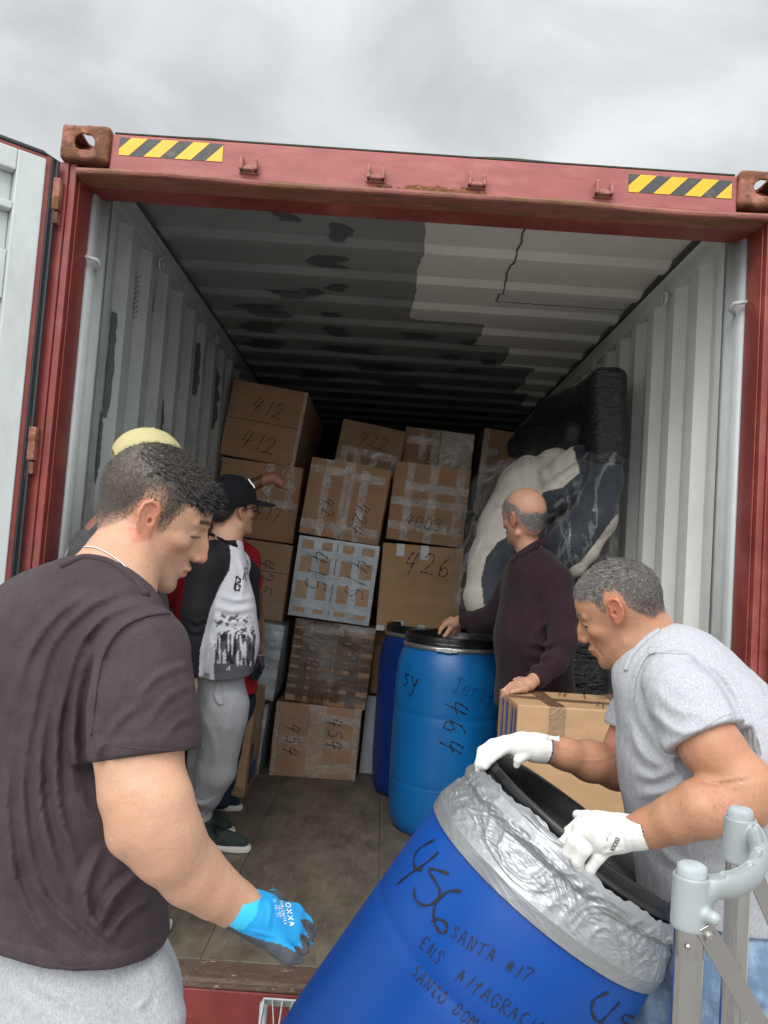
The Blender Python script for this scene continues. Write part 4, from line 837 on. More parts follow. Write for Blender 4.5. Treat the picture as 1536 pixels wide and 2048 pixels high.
pen(mb, [[(870, 1679), (840, 1697), (828, 1718), (832, 1738), (845, 1740)], [(878, 1704), (850, 1728), (820, 1748), (794, 1769)],
 [(898, 1748), (870, 1739), (858, 1742), (872, 1765), (880, 1785), (868, 1806), (845, 1810), (830, 1795), (829, 1775)],
 [(923, 1782), (895, 1784), (872, 1808), (868, 1840), (880, 1864), (893, 1862), (892, 1846), (875, 1838), (862, 1845)]], 0.006)
obj('marker_number', mb, M_ink, fd, world=False); mb = MB()
pen(mb, [[(1217, 1984), (1190, 1998), (1183, 2018), (1192, 2040), (1205, 2044)], [(1240, 2004), (1215, 2030), (1200, 2048)], [(1268, 2035), (1250, 2030), (1245, 2040), (1262, 2055)]], 0.006)
obj('marker_number', mb, M_ink, fd, world=False)
def line_txt(mb, txt, p0, p1, size, w, **kw):
    a, b = hit(*p0), hit(*p1); ang = math.degrees(math.atan2(b[1]-a[1], b[0]-a[0])); L = np.linalg.norm(b-a)
    n = sum(0.75 if c in '1lI.i/' else 1 for c in txt)*kw.get('adv', 1.25)*kw.get('aspect', 0.6); write(mb, dfm, txt, (a[0], a[1]), L/n if size is None else size, ang, w, **kw)
mb = MB()
line_txt(mb, 'SANTA #17', (899, 1872), (1062, 1968), None, 0.0026, adv=1.35, jit=0.08)
obj('handwriting', mb, M_ink, fd, world=False); mb = MB()
line_txt(mb, 'ENS. AltAGRACIA', (838, 1893), (1085, 2070), None, 0.0026, adv=1.35, jit=0.08)
obj('handwriting', mb, M_ink, fd, world=False); mb = MB()
line_txt(mb, 'SANtO DOMINGO', (822, 1948), (1010, 2100), None, 0.0026, adv=1.3, jit=0.08)
obj('handwriting', mb, M_ink, fd, world=False)
# ================================================================ figures: tools
def frame(u, v, D, pitch, yaw, side, roll=0.0):
    """head frame; side +1 looks to the picture's right, pitch down, yaw away, in degrees"""
    a, yw = math.radians(pitch), math.radians(yaw)
    X = (CR*math.cos(a)*side-CU*math.sin(a))*math.cos(yw)+CF*math.sin(yw)
    Z = CU*math.cos(a)+CR*side*math.sin(a)+CF*roll
    Z = Z-X*(X @ Z); Z /= np.linalg.norm(Z); Y = np.cross(Z, X)
    return K(u, v, D), np.stack([X, Y, Z], 1)
def head_sdf(P, g):
    e = lambda c, r, R=None: ellip(P, c, r, R)
    def two(c, r): c = np.array(c, float); return np.minimum(ellip(P, c, r), ellip(P, c*[1, -1, 1], r))
    def twoc(a, b, ra, rb):
        a = np.array(a, float); b = np.array(b, float); m = np.array([1, -1, 1]); return np.minimum(caps(P, a, b, ra, rb), caps(P, a*m, b*m, ra, rb))
    d = e((-0.012, 0, 0.040), (0.094, 0.077, 0.088))
    d = smin(d, e((0.036, 0, 0.040), (0.060, 0.062, 0.062)), 0.02)
    d = smin(d, e((0.040, 0, -0.015), (0.050, 0.060, 0.070)), 0.02)
    d = smin(d, e((0.055, 0, -0.055), (0.038, 0.040, 0.045)), 0.015)
    d = smin(d, twoc((0.002, 0.052, -0.055), (0.070, 0.020, -0.093), 0.018, 0.018), 0.02)
    d = smin(d, e((0.077, 0, -0.099), (0.018, 0.023, 0.018)), 0.012)
    d = smin(d, e((0.030, 0, -0.072), (0.050, 0.045, 0.032)), 0.02)
    d = smin(d, e((-0.030, 0, -0.020), (0.055, 0.055, 0.060)), 0.02)
    d = smin(d, two((0.056, 0.042, -0.012), (0.024, 0.020, 0.017)), 0.012)
    # eye sockets, brow, lids
    d = smax(d, -two((0.106, 0.035, 0.012), (0.020, 0.018, 0.011)), 0.012)
    d = smin(d, twoc((0.090, 0.010, 0.029), (0.072, 0.046, 0.029), 0.009, 0.008), 0.008)
    d = smin(d, two((0.073, 0.032, 0.008), (0.0145, 0.0165, 0.0125)), 0.003)
    d = smax(d, -twoc((0.089, 0.022, 0.0035), (0.079, 0.046, 0.004), 0.0013, 0.0013), 0.001)
    # nose
    n = g.get('nose', 1.0)
    d = smin(d, caps(P, (0.090, 0, 0.018), (0.104+0.006*(n-1), 0, -0.010), 0.0085, 0.0095), 0.009)
    d = smin(d, caps(P, (0.103, 0, -0.008), (0.1105+0.008*(n-1), 0, -0.030), 0.009, 0.0110), 0.007)
    d = smin(d, twoc((0.082, 0.009, 0.010), (0.091, 0.012, -0.028), 0.010, 0.010), 0.008)
    d = smin(d, two((0.101, 0.0125, -0.034), (0.010, 0.0075, 0.0078)), 0.004)
    d = smax(d, -two((0.1055, 0.0075, -0.0435), (0.0062, 0.0036, 0.005)), 0.0015)
    # mouth
    d = smin(d, e((0.082, 0, -0.062), (0.019, 0.026, 0.020)), 0.010)
    d = smin(d, e((0.0950, 0, -0.0570), (0.0105, 0.023, 0.0062)), 0.004)
    d = smin(d, e((0.0915, 0, -0.0705), (0.0110, 0.020, 0.0075)), 0.004)
    d = smax(d, -e((0.104, 0, -0.0635), (0.014, 0.027, 0.0011)), 0.0012)
    d = smax(d, -e((0.101, 0, -0.082), (0.010, 0.016, 0.005)), 0.008)
    if g.get('crease'): d = smax(d, -twoc((0.088, 0.024, -0.035), (0.070, 0.036, -0.075), 0.0016, 0.0016), 0.006)
    # ears
    ez = g.get('earz', 0.0)+0.002; ex = g.get('earx', 0.0)-0.004
    for sg in (1, -1):
        c = np.array([ex, sg*0.080, ez]); t = 0.35
        R = np.array([[math.cos(-0.2), 0, math.sin(-0.2)], [0, 1, 0], [-math.sin(-0.2), 0, math.cos(-0.2)]])
        Rf_ = np.array([[math.cos(sg*t), -math.sin(sg*t), 0], [math.sin(sg*t), math.cos(sg*t), 0], [0, 0, 1]]).T
        RR = R @ Rf_
        q = (P-c) @ RR
        ear = ellip(q, (0, 0, 0), (0.0175, 0.0045, 0.031))
        ear = smax(ear, -ellip(q, (0.002, sg*0.0055, 0.0035), (0.0115, 0.0052, 0.0215)), 0.002)
        rim = None
        pts = [(0.012, 0.000, 0.004), (0.016, 0.003, 0.016), (0.011, 0.004, 0.028), (0.000, 0.004, 0.0325), (-0.011, 0.004, 0.027), (-0.017, 0.0045, 0.012), (-0.015, 0.004, -0.006), (-0.008, 0.003, -0.020), (0.000, 0.001, -0.028), (0.006, -0.002, -0.026)]
        for a, b in zip(pts[:-1], pts[1:]):
            s_ = caps(q, (a[0], sg*a[1], a[2]), (b[0], sg*b[1], b[2]), 0.0034, 0.0036); rim = s_ if rim is None else np.minimum(rim, s_)
        ear = smin(ear, rim, 0.002)
        ear = smin(ear, caps(q, (-0.008, sg*0.002, 0.012), (-0.006, sg*0.002, -0.010), 0.0026, 0.003), 0.002)
        ear = smin(ear, caps(q, (0.011, sg*0.000, 0.001), (0.012, sg*0.002, -0.007), 0.004, 0.003), 0.003)
        ear = smin(ear, caps(q, (0.004, -sg*0.006, 0.0), (0.002, -sg*0.004, -0.01), 0.009, 0.008), 0.004)
        d = smin(d, ear, 0.003)
        d = smax(d, -ellip(q, (0.0055, sg*0.003, -0.002), (0.0038, 0.010, 0.0052)), 0.0015)
    return d
def add_head(V, fr, g={}, sc=1.0, k=0.012):
    o, R = fr
    V.add(lambda P: head_sdf(((P-o) @ R)/sc, g)*sc, o-0.145*sc, o+0.145*sc, k)
def to_local(P, fr, sc=1.0): return ((P-fr[0]) @ fr[1])/sc
HL = [(-0.12, -0.062), (-0.07, -0.056), (-0.045, -0.030), (-0.030, 0.0), (-0.022, 0.030), (0.0, 0.040), (0.012, 0.024), (0.018, -0.012), (0.030, -0.006), (0.038, 0.020), (0.05, 0.045), (0.065, 0.056), (0.085, 0.070), (0.11, 0.080)]
def hair_amount(L, g):
    hz = np.interp(L[..., 0], [p[0] for p in HL], [p[1]+(g.get('hlz', 0) if p[0] < 0.045 else g.get('hlz', 0)*0.3) for p in HL])
    e = g.get('edge', 0.008)
    m = np.clip((L[..., 2]-hz+0.35*e+pnoise(L, 120, 3)*e*0.7)/e, 0, 1)
    if g.get('bald'):
        # only a band round the sides and back
        top = np.interp(L[..., 0], [-0.12, -0.06, -0.02, 0.03, 0.06, 0.09], [0.022, 0.040, 0.078, 0.095, 0.085, 0.0]); m = m*np.clip((top-L[..., 2]+pnoise(L, 90, 8)*0.006)/0.02, 0, 1)*np.clip((np.abs(L[..., 1])-0.012+0.05*(L[..., 0] < -0.05))/0.03, 0, 1)
    ear = (np.abs(L[..., 1]) > 0.0745) & (np.hypot(L[..., 0]+0.004, (L[..., 2]-0.002-g.get('earz', 0))*0.62) < 0.0225)
    return np.where(ear, 0, m)
def skin_color(W_, fr, skin, g={}, sc=1.0, hair=None):
    """true skin tones: lips, ears and nose redder, stubble and scalp darker"""
    n = len(W_); c = np.tile(np.array(skin, float), (n, 1))
    c *= (1+0.08*pnoise(W_, 34, 1))[:, None]; c[:, 0] *= 1+0.03*pnoise(W_, 70, 2)
    c *= (1+0.035*pnoise(W_, 130, 6))[:, None]
    c[:, 1] *= 1-0.05*np.clip(pnoise(W_, 18, 7), -1, 1); c[:, 2] *= 1-0.07*np.clip(pnoise(W_, 18, 7), -1, 1)
    if fr is not None:
        rs_ = np.random.RandomState(int(g.get('freckle', 0.5)*100)); Lf = to_local(W_, fr, sc)
        for _ in range(int(14*g.get('freckle', 0.5))):
            p_ = np.array([rs_.uniform(0.03, 0.085), rs_.choice([-1, 1])*rs_.uniform(0.035, 0.065), rs_.uniform(-0.07, 0.05)]); r_ = rs_.uniform(0.0010, 0.0022)
            d2 = ((Lf[:, [0, 2]]-p_[[0, 2]])**2).sum(1); k_ = np.exp(-d2/r_**2)*(np.sign(Lf[:, 1]) == np.sign(p_[1]))*(np.abs(Lf) < 0.12).all(1); c *= (1-0.4*k_)[:, None]
    if fr is None: return np.clip(c, 0, 1)
    L = to_local(W_, fr, sc); near = (np.abs(L) < 0.15).all(1)
    def mixc(m, col):
        m = (np.clip(m, 0, 1)*near)[:, None]; c[:] = c*(1-m)+np.array(col)*m
    s = np.array(skin)
    red = s*np.array([1.08, 0.72, 0.66])
    mixc(0.75*np.exp(-(((L-np.array([0.112, 0, -0.03]))/0.016)**2).sum(1)), red)
    earm = ((np.abs(L[:, 1]) > 0.072) & (np.hypot(L[:, 0]+0.004, (L[:, 2]-g.get('earz', 0))*0.6) < 0.024)); mixc(0.7*earm, red)
    mixc(0.45*np.exp(-((((np.abs(L)-np.array([0.07, 0.045, 0.02]))/0.02)**2).sum(1)))*(L[:, 2] < 0), red)
    lip = (((L[:, 0]-0.094)/0.016)**2+(L[:, 1]/0.0225)**2+((L[:, 2]+0.0635)/0.0115)**2) < 1; mixc(0.8*lip, s*np.array([0.85, 0.50, 0.48]))
    beard = np.clip((-0.030-L[:, 2])/0.02, 0, 1)*np.clip((L[:, 0]-0.01)/0.02, 0, 1)*np.clip(1-(np.abs(L[:, 2]+0.0635) < 0.010)*(np.abs(L[:, 1]) < 0.02), 0, 1)*(L[:, 2] > -0.125)
    mixc(g.get('beard', 0.3)*beard*(0.8+0.2*pnoise(L, 500, 4)), s*np.array([0.50, 0.48, 0.47]))
    brow = np.clip(1-np.hypot((L[:, 2]-0.032-0.08*(0.03-np.abs(np.abs(L[:, 1])-0.03)))/0.0055, 0*L[:, 2]), 0, 1)*(np.abs(np.abs(L[:, 1])-0.030) < 0.020)*(L[:, 0] > 0.055)
    mixc(brow*1.6, g.get('browc', (0.03, 0.022, 0.018)))
    lash = (np.abs(L[:, 2]-0.0035) < 0.0022)*(np.abs(np.abs(L[:, 1])-0.033) < 0.016)*(L[:, 0] > 0.07); mixc(lash*0.85, (0.03, 0.02, 0.015))
    if hair is not None:
        hm = hair_amount(L, g)
        hz = np.interp(L[..., 0], [p[0] for p in HL], [p[1]+(g.get('hlz', 0) if p[0] < 0.045 else 0) for p in HL]); fade = np.clip((L[:, 2]-hz)/g.get('fade', 0.02), 0.45, 1)
        mixc(hm*(L[:, 2] > -0.07)*fade, hair)
    return np.clip(c, 0, 1)
def rand_pts(v, f, n, rs, wfun):
    f = np.array(f); a, b, c = v[f[:, 0]], v[f[:, 1]], v[f[:, 2]]
    nn = np.cross(b-a, c-a); ar = np.linalg.norm(nn, axis=1); w = ar*wfun((a+b+c)/3); i = rs.choice(len(f), n, p=w/w.sum()); r1, r2 = rs.rand(n), rs.rand(n); fl = r1+r2 > 1; r1[fl] = 1-r1[fl]; r2[fl] = 1-r2[fl]
    N_ = nn[i]/(ar[i][:, None]+1e-12)
    return a[i]+(b[i]-a[i])*r1[:, None]+(c[i]-a[i])*r2[:, None], N_
def strands(P0, N0, dirs, lens, width, colA, colB, rs, seg=3, curl=0.0, curlf=200, droop=0.0, cluster=None):
    """short hairs as thin tapered ribbons; returns verts, faces, colours"""
    n = len(P0); T = dirs/np.linalg.norm(dirs, axis=1)[:, None]; side = np.cross(T, N0); side /= (np.linalg.norm(side, axis=1)[:, None]+1e-9)
    ph = rs.rand(n)*6.28; mixv = rs.rand(n)[:, None]; cols = np.array(colA)*(1-mixv)+np.array(colB)*mixv
    vs = np.zeros((n, seg+1, 2, 3)); 
    for j in range(seg+1):
        t = j/seg; s = lens*t
        c = P0+T*s[:, None]+N0*((-droop*t*t)*lens)[:, None]-N0*0.0005
        if curl: c = c+side*(curl*np.sin(ph+curlf*s)*t)[:, None]+N0*(curl*np.cos(ph+curlf*s)*t)[:, None]
        w = width*(1-0.85*t)*0.5
        vs[:, j, 0] = c-side*w; vs[:, j, 1] = c+side*w
    V_ = vs.reshape(-1, 3); m = (seg+1)*2
    F_ = [(i*m+2*j, i*m+2*j+1, i*m+2*j+3, i*m+2*j+2) for i in range(n) for j in range(seg)]
    return V_, F_, np.repeat(cols, m, 0)
class HairMesh:
    def __init__(s): s.mb = MB(); s.c = []
    def add(s, V_, F_, C_):
        o = len(s.mb.v); s.mb.v += V_.tolist(); s.mb.f += [tuple(i+o for i in f) for f in F_]; s.c.append(C_)
    def build(s, name, m, parent): return obj(name, s.mb, m, parent, vcol=np.concatenate(s.c), smooth=True)
def px(W_):
    d = W_-CAMP; z = d @ CF; return 768+F*(d @ CR)/z, 1024-F*(d @ CU)/z, z
def fold_field(folds, dmax=None):
    """relief lines on cloth; each fold is (points seen in the picture, half width px, height m)"""
    def f(P):
        u, v, z = px(P); out = np.zeros(len(P))
        for pts, w, h in folds:
            pl = smooth2(pts, 6); best = np.full(len(P), 1e9); tt = np.zeros(len(P)); m = len(pl)-1
            for i in range(m):
                a, b = pl[i], pl[i+1]; ab = b-a; t = np.clip(((u-a[0])*ab[0]+(v-a[1])*ab[1])/(ab @ ab+1e-9), 0, 1)
                dd = np.hypot(u-a[0]-t*ab[0], v-a[1]-t*ab[1]); k = dd < best; best[k] = dd[k]; tt[k] = (i+t[k])/m
            out -= h*(0.55*np.exp(-(best/w)**2)+0.45*np.exp(-best/(0.55*w))-0.45*np.exp(-((best-1.9*w)/(1.1*w))**2))*np.sin(np.pi*np.clip(tt*0.94+0.03, 0, 1))**0.6
        if dmax is not None: out *= np.clip((dmax-z)/0.05, 0, 1)
        return out
    return f
def inpoly(u, v, poly):
    c = np.zeros(len(u), bool); n = len(poly)
    for i in range(n):
        x0, y0 = poly[i]; x1, y1 = poly[(i+1) % n]
        k = ((y0 > v) != (y1 > v)) & (u < (x1-x0)*(v-y0)/(y1-y0+1e-9)+x0); c ^= k
    return c
M_skin = mat('skin', vcol=True, rough=0.46, sss=0.03, bump=0.35, bscale=150, spec=0.45, bdist=0.003, noise=0.05, nscale=60, wr=0.10, wrs=30)
M_hair = mat('hair', vcol=True, rough=0.50, spec=0.35)
def cloth(name, col, **kw): return mat(name, col, kw.pop('rough', 0.9), spec=0.15, bump=kw.pop('bump', 0.25), bscale=kw.pop('bscale', 320), bdist=0.002, sheen=kw.pop('sheen', 0.02), noise=kw.pop('noise', 0.06), nscale=kw.pop('nscale', 6), speck=kw.pop('speck', 0.10), wr=kw.pop('wr', 0.35), **kw)
def person(name_label, base, group=None): return thing('person', name_label, 'person', base, group=group)
def legs(hipc, lat, feet, r_hip, r_thigh, r_knee, r_ank, kneefwd, gz, h=0.008, folds=None, top=None):
    """trousers as one surface: hipc = hip centre, lat = unit vector to the left hip, feet = two ankle points"""
    hipc = np.array(hipc, float); feet = [np.array(f_, float) for f_ in feet]; allp = np.array([hipc, *feet]); V = Vol(allp.min(0)-0.25, allp.max(0)+0.28, h)
    for sg, an in zip((1, -1), feet):
        hp = hipc+lat*sg*0.085; kn = (hp+an)/2+kneefwd
        V.cap(hp, kn, r_thigh, r_knee, 0.03); V.cap(kn, an+np.array([0, 0, 0.02]), r_knee, r_ank, 0.02)
    V.cap(hipc-lat*0.07, hipc+lat*0.07, r_hip, r_hip, 0.04); V.cap(hipc+np.array([0, 0, 0.02]), hipc+np.array([0, 0, 0.14]), r_hip*1.03, r_hip*0.97, 0.04, n=np.cross(lat, [0, 0, 1]), fl=0.85)
    V.disp(lambda P: 0.006*np.sin(P[..., 2]*55+3*pnoise(P, 9, 3))*np.exp(-((P[..., 2]-gz-0.1)/0.09)**2)+0.004*pnoise(P, 22, 5, 2))
    if folds: V.disp(fold_field(folds))
    return V
def shoe(name, parent, ank, fwd, m_up, m_sole, L_=0.28, lace=None, gz=0.0):
    fwd = np.array(fwd, float); fwd[2] = 0; fwd /= np.linalg.norm(fwd); sd = np.cross([0, 0, 1.0], fwd); o = np.array([ank[0], ank[1], gz]); R = np.stack([fwd, sd, [0, 0, 1.0]], 1)
    V = Vol(o-0.22, o+0.3, 0.005); Q = lambda a: o+R @ np.array(a, float)
    V.cap(Q((-0.03, 0, 0.055)), Q((0.10, 0, 0.045)), 0.040, 0.038, 0.02); V.cap(Q((0.10, 0, 0.045)), Q((0.17, 0.005, 0.038)), 0.040, 0.030, 0.02)
    V.cap(Q((-0.03, 0, 0.06)), Q((-0.01, 0, 0.12)), 0.040, 0.042, 0.02)
    V.add(lambda P: rbox((P-o) @ R, (0.06, 0, 0.072), (0.16, 0.046, 0.055), 0.03), o-0.25, o+0.3, 0.004, 'i')
    m_, v_ = V.mesh(); a = obj(name, m_, m_up, parent, smooth=True)
    V = Vol(o-0.22, o+0.3, 0.004); V.add(lambda P: rbox(((P-o) @ R)*np.array([1, 1, 1]), (0.06, 0.0, 0.0165), (0.158, 0.05, 0.0135), 0.012), o-0.25, o+0.3)
    V.add(lambda P: ellip((P-o) @ R, (0.055, 0, 0.02), (0.165, 0.052, 0.2)), o-0.25, o+0.3, 0.004, 'i')
    m_, v_ = V.mesh(); obj('sole', m_, m_sole, a, smooth=True)
    if lace is not None:
        mb = MB()
        for i in range(5):
            z0, x0 = 0.098-0.006*i, 0.035+0.021*i
            mb.tube([Q((x0, -0.032, z0-0.018)), Q((x0+0.004, -0.012, z0+0.002)), Q((x0+0.012, 0.012, z0+0.002)), Q((x0+0.016, 0.032, z0-0.020))], 0.0032, 6)
            mb.tube([Q((x0, 0.032, z0-0.018)), Q((x0+0.004, 0.012, z0+0.004)), Q((x0+0.012, -0.012, z0+0.004)), Q((x0+0.016, -0.032, z0-0.020))], 0.0032, 6)
        for sg in (1, -1): mb.tube([Q((0.045, 0, 0.10)), Q((0.04, sg*0.03, 0.115)), Q((0.06, sg*0.045, 0.10)), Q((0.05, sg*0.02, 0.098)), Q((0.07, sg*0.05, 0.07))], 0.003, 6)
        obj('laces', mb, lace, a, smooth=True)
    return a
def ringpts(c, n, r1, r2, up, m=40):
    n = np.array(n, float)/np.linalg.norm(n); a = np.array(up, float)-n*(np.array(up) @ n); a /= np.linalg.norm(a); b = np.cross(n, a)
    return [c+a*r1*math.cos(t)+b*r2*math.sin(t) for t in np.linspace(0, 2*math.pi, m)]

def cast(Vv, u, v, D0=0.9, D1=5.0, off=0.0):
    """first point of the surface met along the sight line"""
    d = ray(u, v); ts = np.arange(D0, D1, Vv.h*0.6); P = CAMP+d*ts[:, None]; q = (P-Vv.lo)/Vv.h; i = np.floor(q).astype(int)
    ok = ((i >= 0) & (i < np.array(Vv.d.shape)-1)).all(1); i = np.clip(i, 0, np.array(Vv.d.shape)-2); f_ = q-i; e = 0
    for a in (0, 1):
        for b in (0, 1):
            for c in (0, 1): e = e+Vv.d[i[:, 0]+a, i[:, 1]+b, i[:, 2]+c]*np.where(a, f_[:, 0], 1-f_[:, 0])*np.where(b, f_[:, 1], 1-f_[:, 1])*np.where(c, f_[:, 2], 1-f_[:, 2])
    e = np.where(ok, e, 0.5)-off
    k = np.where(e < 0)[0]
    if not len(k) or k[0] == 0: return P[0] if not len(k) else P[k[0]]
    k = k[0]; t = e[k-1]/(e[k-1]-e[k]+1e-9); t = min(max(t, 0), 1); return P[k-1]*(1-t)+P[k]*t
def on(Vv, pts, n=8, off=0.0, D0=0.9, D1=5.0): return [cast(Vv, p[0], p[1], D0, D1, off) for p in smooth2(pts, n)]
# ================================================================ man in the dark T-shirt (foreground left)
SK_A = (0.51, 0.285, 0.185)
frA = frame(303, 1032, 1.42, 27, 14, 1); gA = dict(beard=0.34, freckle=0.9, fade=0.035, edge=0.010, nose=1.1)
latA = np.array([-0.82, 0.57, 0.0]); latA /= np.linalg.norm(latA); sagA = np.cross([0, 0, 1.0], -latA); sagA /= np.linalg.norm(sagA)   # forwards
if sagA[1] < 0: sagA = -sagA
mA = person('man in a faded dark T-shirt and one blue glove, nearest on the left', (float(K(130, 1900, 1.3)[0]), float(K(130, 1900, 1.3)[1]), GZ))
V = Vol(*[f(np.array([K(-60, 1240, 1.45), K(520, 870, 1.5), K(130, 1960, 1.1), K(640, 1900, 1.2), K(100, 1960, 1.5), K(200, 1500, 1.0), K(300, 1700, 0.96)]), axis=0)+d_ for f, d_ in ((np.min, -0.06), (np.max, 0.06))], 0.0032)
add_head(V, frA, gA)
V.chain([(282, 1072, 1.41, 66), (240, 1120, 1.37, 66), (205, 1180, 1.33, 90)], 0.018)
V.chain([(268, 1130, 1.37, 50), (250, 1190, 1.31, 62)], 0.02)
V.chain([(200, 1220, 1.31, 75), (130, 1500, 1.30, 130), (120, 1850, 1.28, 120)], 0.03)
# arm
V.chain([(285, 1330, 1.12, 70), (278, 1500, 1.09, 82), (285, 1580, 1.07, 80), (302, 1642, 1.06, 76), (336, 1690, 1.065, 70), (385, 1746, 1.09, 60), (430, 1782, 1.105, 48), (474, 1810, 1.12, 40), (520, 1836, 1.12, 30)], 0.018)
V.chain([(246, 1676, 1.055, 20), (276, 1652, 1.06, 50)], 0.03)
V.chain([(330, 1600, 1.05, 48), (340, 1650, 1.05, 46)], 0.03)
m_, v_ = V.mesh(); colA = skin_color(v_, frA, SK_A, gA, hair=(0.085, 0.066, 0.052))
bodyA = obj('body', m_, M_skin, mA, smooth=True, vcol=colA)
bv, bf = v_, np.array([f_[:3] for f_ in m_.f])
# hair: short sides, longer curls on top
rs = np.random.RandomState(11); H = HairMesh()
LA = lambda P: to_local(P, frA)
def wA(P): L = LA(P); return hair_amount(L, gA)*(L[:, 2] > -0.07)*(np.abs(L) < 0.15).all(1)
P0, N0 = rand_pts(bv, bf, 15000, rs, wA); L0 = LA(P0); X_, Y_, Z_ = frA[1].T
if ((P0-frA[0])*N0).sum() < 0: N0 = -N0
topz = np.clip((L0[:, 2]-0.056+0.25*np.minimum(L0[:, 0]+0.02, 0)+0.010*pnoise(L0, 60, 17)+rs.normal(size=len(L0))*0.007)/0.035, 0, 1)
ln = 0.0035+0.0035*np.clip((L0[:, 2]-0.0)/0.06, 0, 1)+0.005*topz*np.clip((L0[:, 0]+0.06)/0.06, 0.2, 1)
dr = N0*0.27-Z_*(0.9*(1-topz))[:, None]*0.9+X_*(0.25+0.9*topz)[:, None]*0.5-X_*0.35*(1-topz)[:, None]+rs.normal(size=P0.shape)*0.22
H.add(*strands(P0, N0, dr, ln, 0.0011, (0.022, 0.017, 0.015), (0.085, 0.066, 0.055), rs))
k = topz > 0.55; idx = rs.choice(np.where(k)[0], 2800)
P1, N1, L1 = P0[idx], N0[idx], L0[idx]; ln = 0.018+0.020*rs.rand(len(idx))*np.clip((L1[:, 0]+0.06)/0.1, 0.2, 1)
dr = N1*0.32+X_*0.9+Y_*rs.normal(size=len(idx))[:, None]*0.25-Z_*np.clip(L1[:, 0]*6, -0.2, 0.6)[:, None]
H.add(*strands(P1, N1, dr, ln, 0.0042, (0.010, 0.009, 0.009), (0.030, 0.026, 0.024), rs, seg=9, curl=0.0042, curlf=230, droop=0.55))
idx = rs.choice(np.where(k)[0], 2600); P1, N1, L1 = P0[idx], N0[idx], L0[idx]; ln = (0.014+0.022*rs.rand(len(idx)))*np.clip((L1[:, 0]+0.06)/0.1, 0.2, 1)
dr = N1*0.4+X_*0.9+rs.normal(size=P1.shape)*0.3-Z_*np.clip(L1[:, 0]*6, -0.2, 0.6)[:, None]
H.add(*strands(P1, N1, dr, ln, 0.0014, (0.010, 0.009, 0.009), (0.07, 0.06, 0.055), rs, seg=7, curl=0.004, curlf=260, droop=0.5))
# forelock tumbling over the brow
kk = np.where((L0[:, 0] > 0.06) & (L0[:, 2] > 0.055))[0]
if len(kk):
    idx = rs.choice(kk, 700); P1, N1 = P0[idx], N0[idx]; ln = 0.018+0.022*rs.rand(len(idx))
    H.add(*strands(P1, N1, N1*0.6+X_*0.6-Z_*0.45+rs.normal(size=P1.shape)*0.25, ln, 0.003, (0.009, 0.008, 0.008), (0.03, 0.026, 0.024), rs, seg=8, curl=0.005, curlf=240, droop=0.3))
H.build('hair', M_hair, mA)
def arm_hair(V_, F_, cond, n, col, parent, seed=3):
    rs = np.random.RandomState(seed); P0, N0 = rand_pts(V_, F_, n, rs, lambda P: cond(P).astype(float)); d = rs.normal(size=P0.shape)*0.25+N0*0.12-UP3*0.8; d -= N0*np.maximum((d*N0).sum(1)-0.1, 0)[:, None]
    h = HairMesh(); h.add(*strands(P0, N0, d, 0.005+0.004*rs.rand(n), 0.0003, col, tuple(c*2.2 for c in col), rs, seg=3, droop=0.4)); h.build('arm_hair', M_hair, parent)
UP3 = np.array([0, 0, 1.0])
# silver chain
mb = MB(); pts = ringpts(K(222, 1138, 1.355), (CU*0.75+CR*0.60+CF*0.1), 0.083, 0.083, CR, 130)
sdf_probe = V
def project_to(Vv, p, off):
    for _ in range(12):
        i = (p-Vv.lo)/Vv.h; j = np.clip(np.round(i).astype(int), 1, np.array(Vv.d.shape)-2); g_ = np.array([Vv.d[j[0]+1, j[1], j[2]]-Vv.d[j[0]-1, j[1], j[2]], Vv.d[j[0], j[1]+1, j[2]]-Vv.d[j[0], j[1]-1, j[2]], Vv.d[j[0], j[1], j[2]+1]-Vv.d[j[0], j[1], j[2]-1]])/(2*Vv.h)
        dd = Vv.d[j[0], j[1], j[2]]-off
        if np.linalg.norm(g_) < 0.1: break
        p = p-g_/np.linalg.norm(g_)*np.clip(dd, -0.02, 0.02)*0.8
    return p
pts = on(V, [(168, 1094), (185, 1094), (205, 1101), (232, 1117), (250, 1133), (262, 1150), (272, 1172)], 14, 0.001)
for a_, b_ in zip(pts[:-1:1], pts[1::1]):
    c_ = (a_+b_)/2; dd = (b_-a_); mb.tube([c_-dd*0.45, c_+dd*0.45], 0.0017, 6)
obj('necklace', mb, mat('silver chain', (0.75, 0.74, 0.72), 0.25, metal=1.0), mA, smooth=True)
# T-shirt
M_tA = cloth('faded charcoal cotton', (0.050, 0.037, 0.041), noise=0.14, nscale=5, col2=(0.076, 0.057, 0.061), c2scale=6, c2lo=0.45, c2hi=0.7)
V = Vol(*[f(np.array([K(-190, 1240, 1.55), K(400, 1080, 1.5), K(-160, 1980, 1.2), K(400, 1500, 1.0), K(100, 1990, 1.5), K(350,1980,1.4), K(-190, 1900, 1.5)]), axis=0)+d_ for f, d_ in ((np.min, -0.05), (np.max, 0.05))], 0.0045)
V.chain([(222, 1222, 1.30, 80), (285, 1300, 1.15, 84)], 0.035); V.chain([(165, 1220, 1.33, 98), (80, 1256, 1.36, 96), (-25, 1300, 1.40, 98)], 0.04)
V.chain([(145, 1350, 1.29, 215), (118, 1600, 1.29, 222), (128, 1800, 1.28, 222), (135, 1990, 1.28, 222)], 0.05, n=sagA, fl=0.66)
V.chain([(150, 1310, 1.31, 130), (120, 1500, 1.28, 150)], 0.04)
V.chain([(262, 1100, 1.39, 60), (232, 1132, 1.35, 62), (205, 1180, 1.32, 60)], 0.006, op='s')
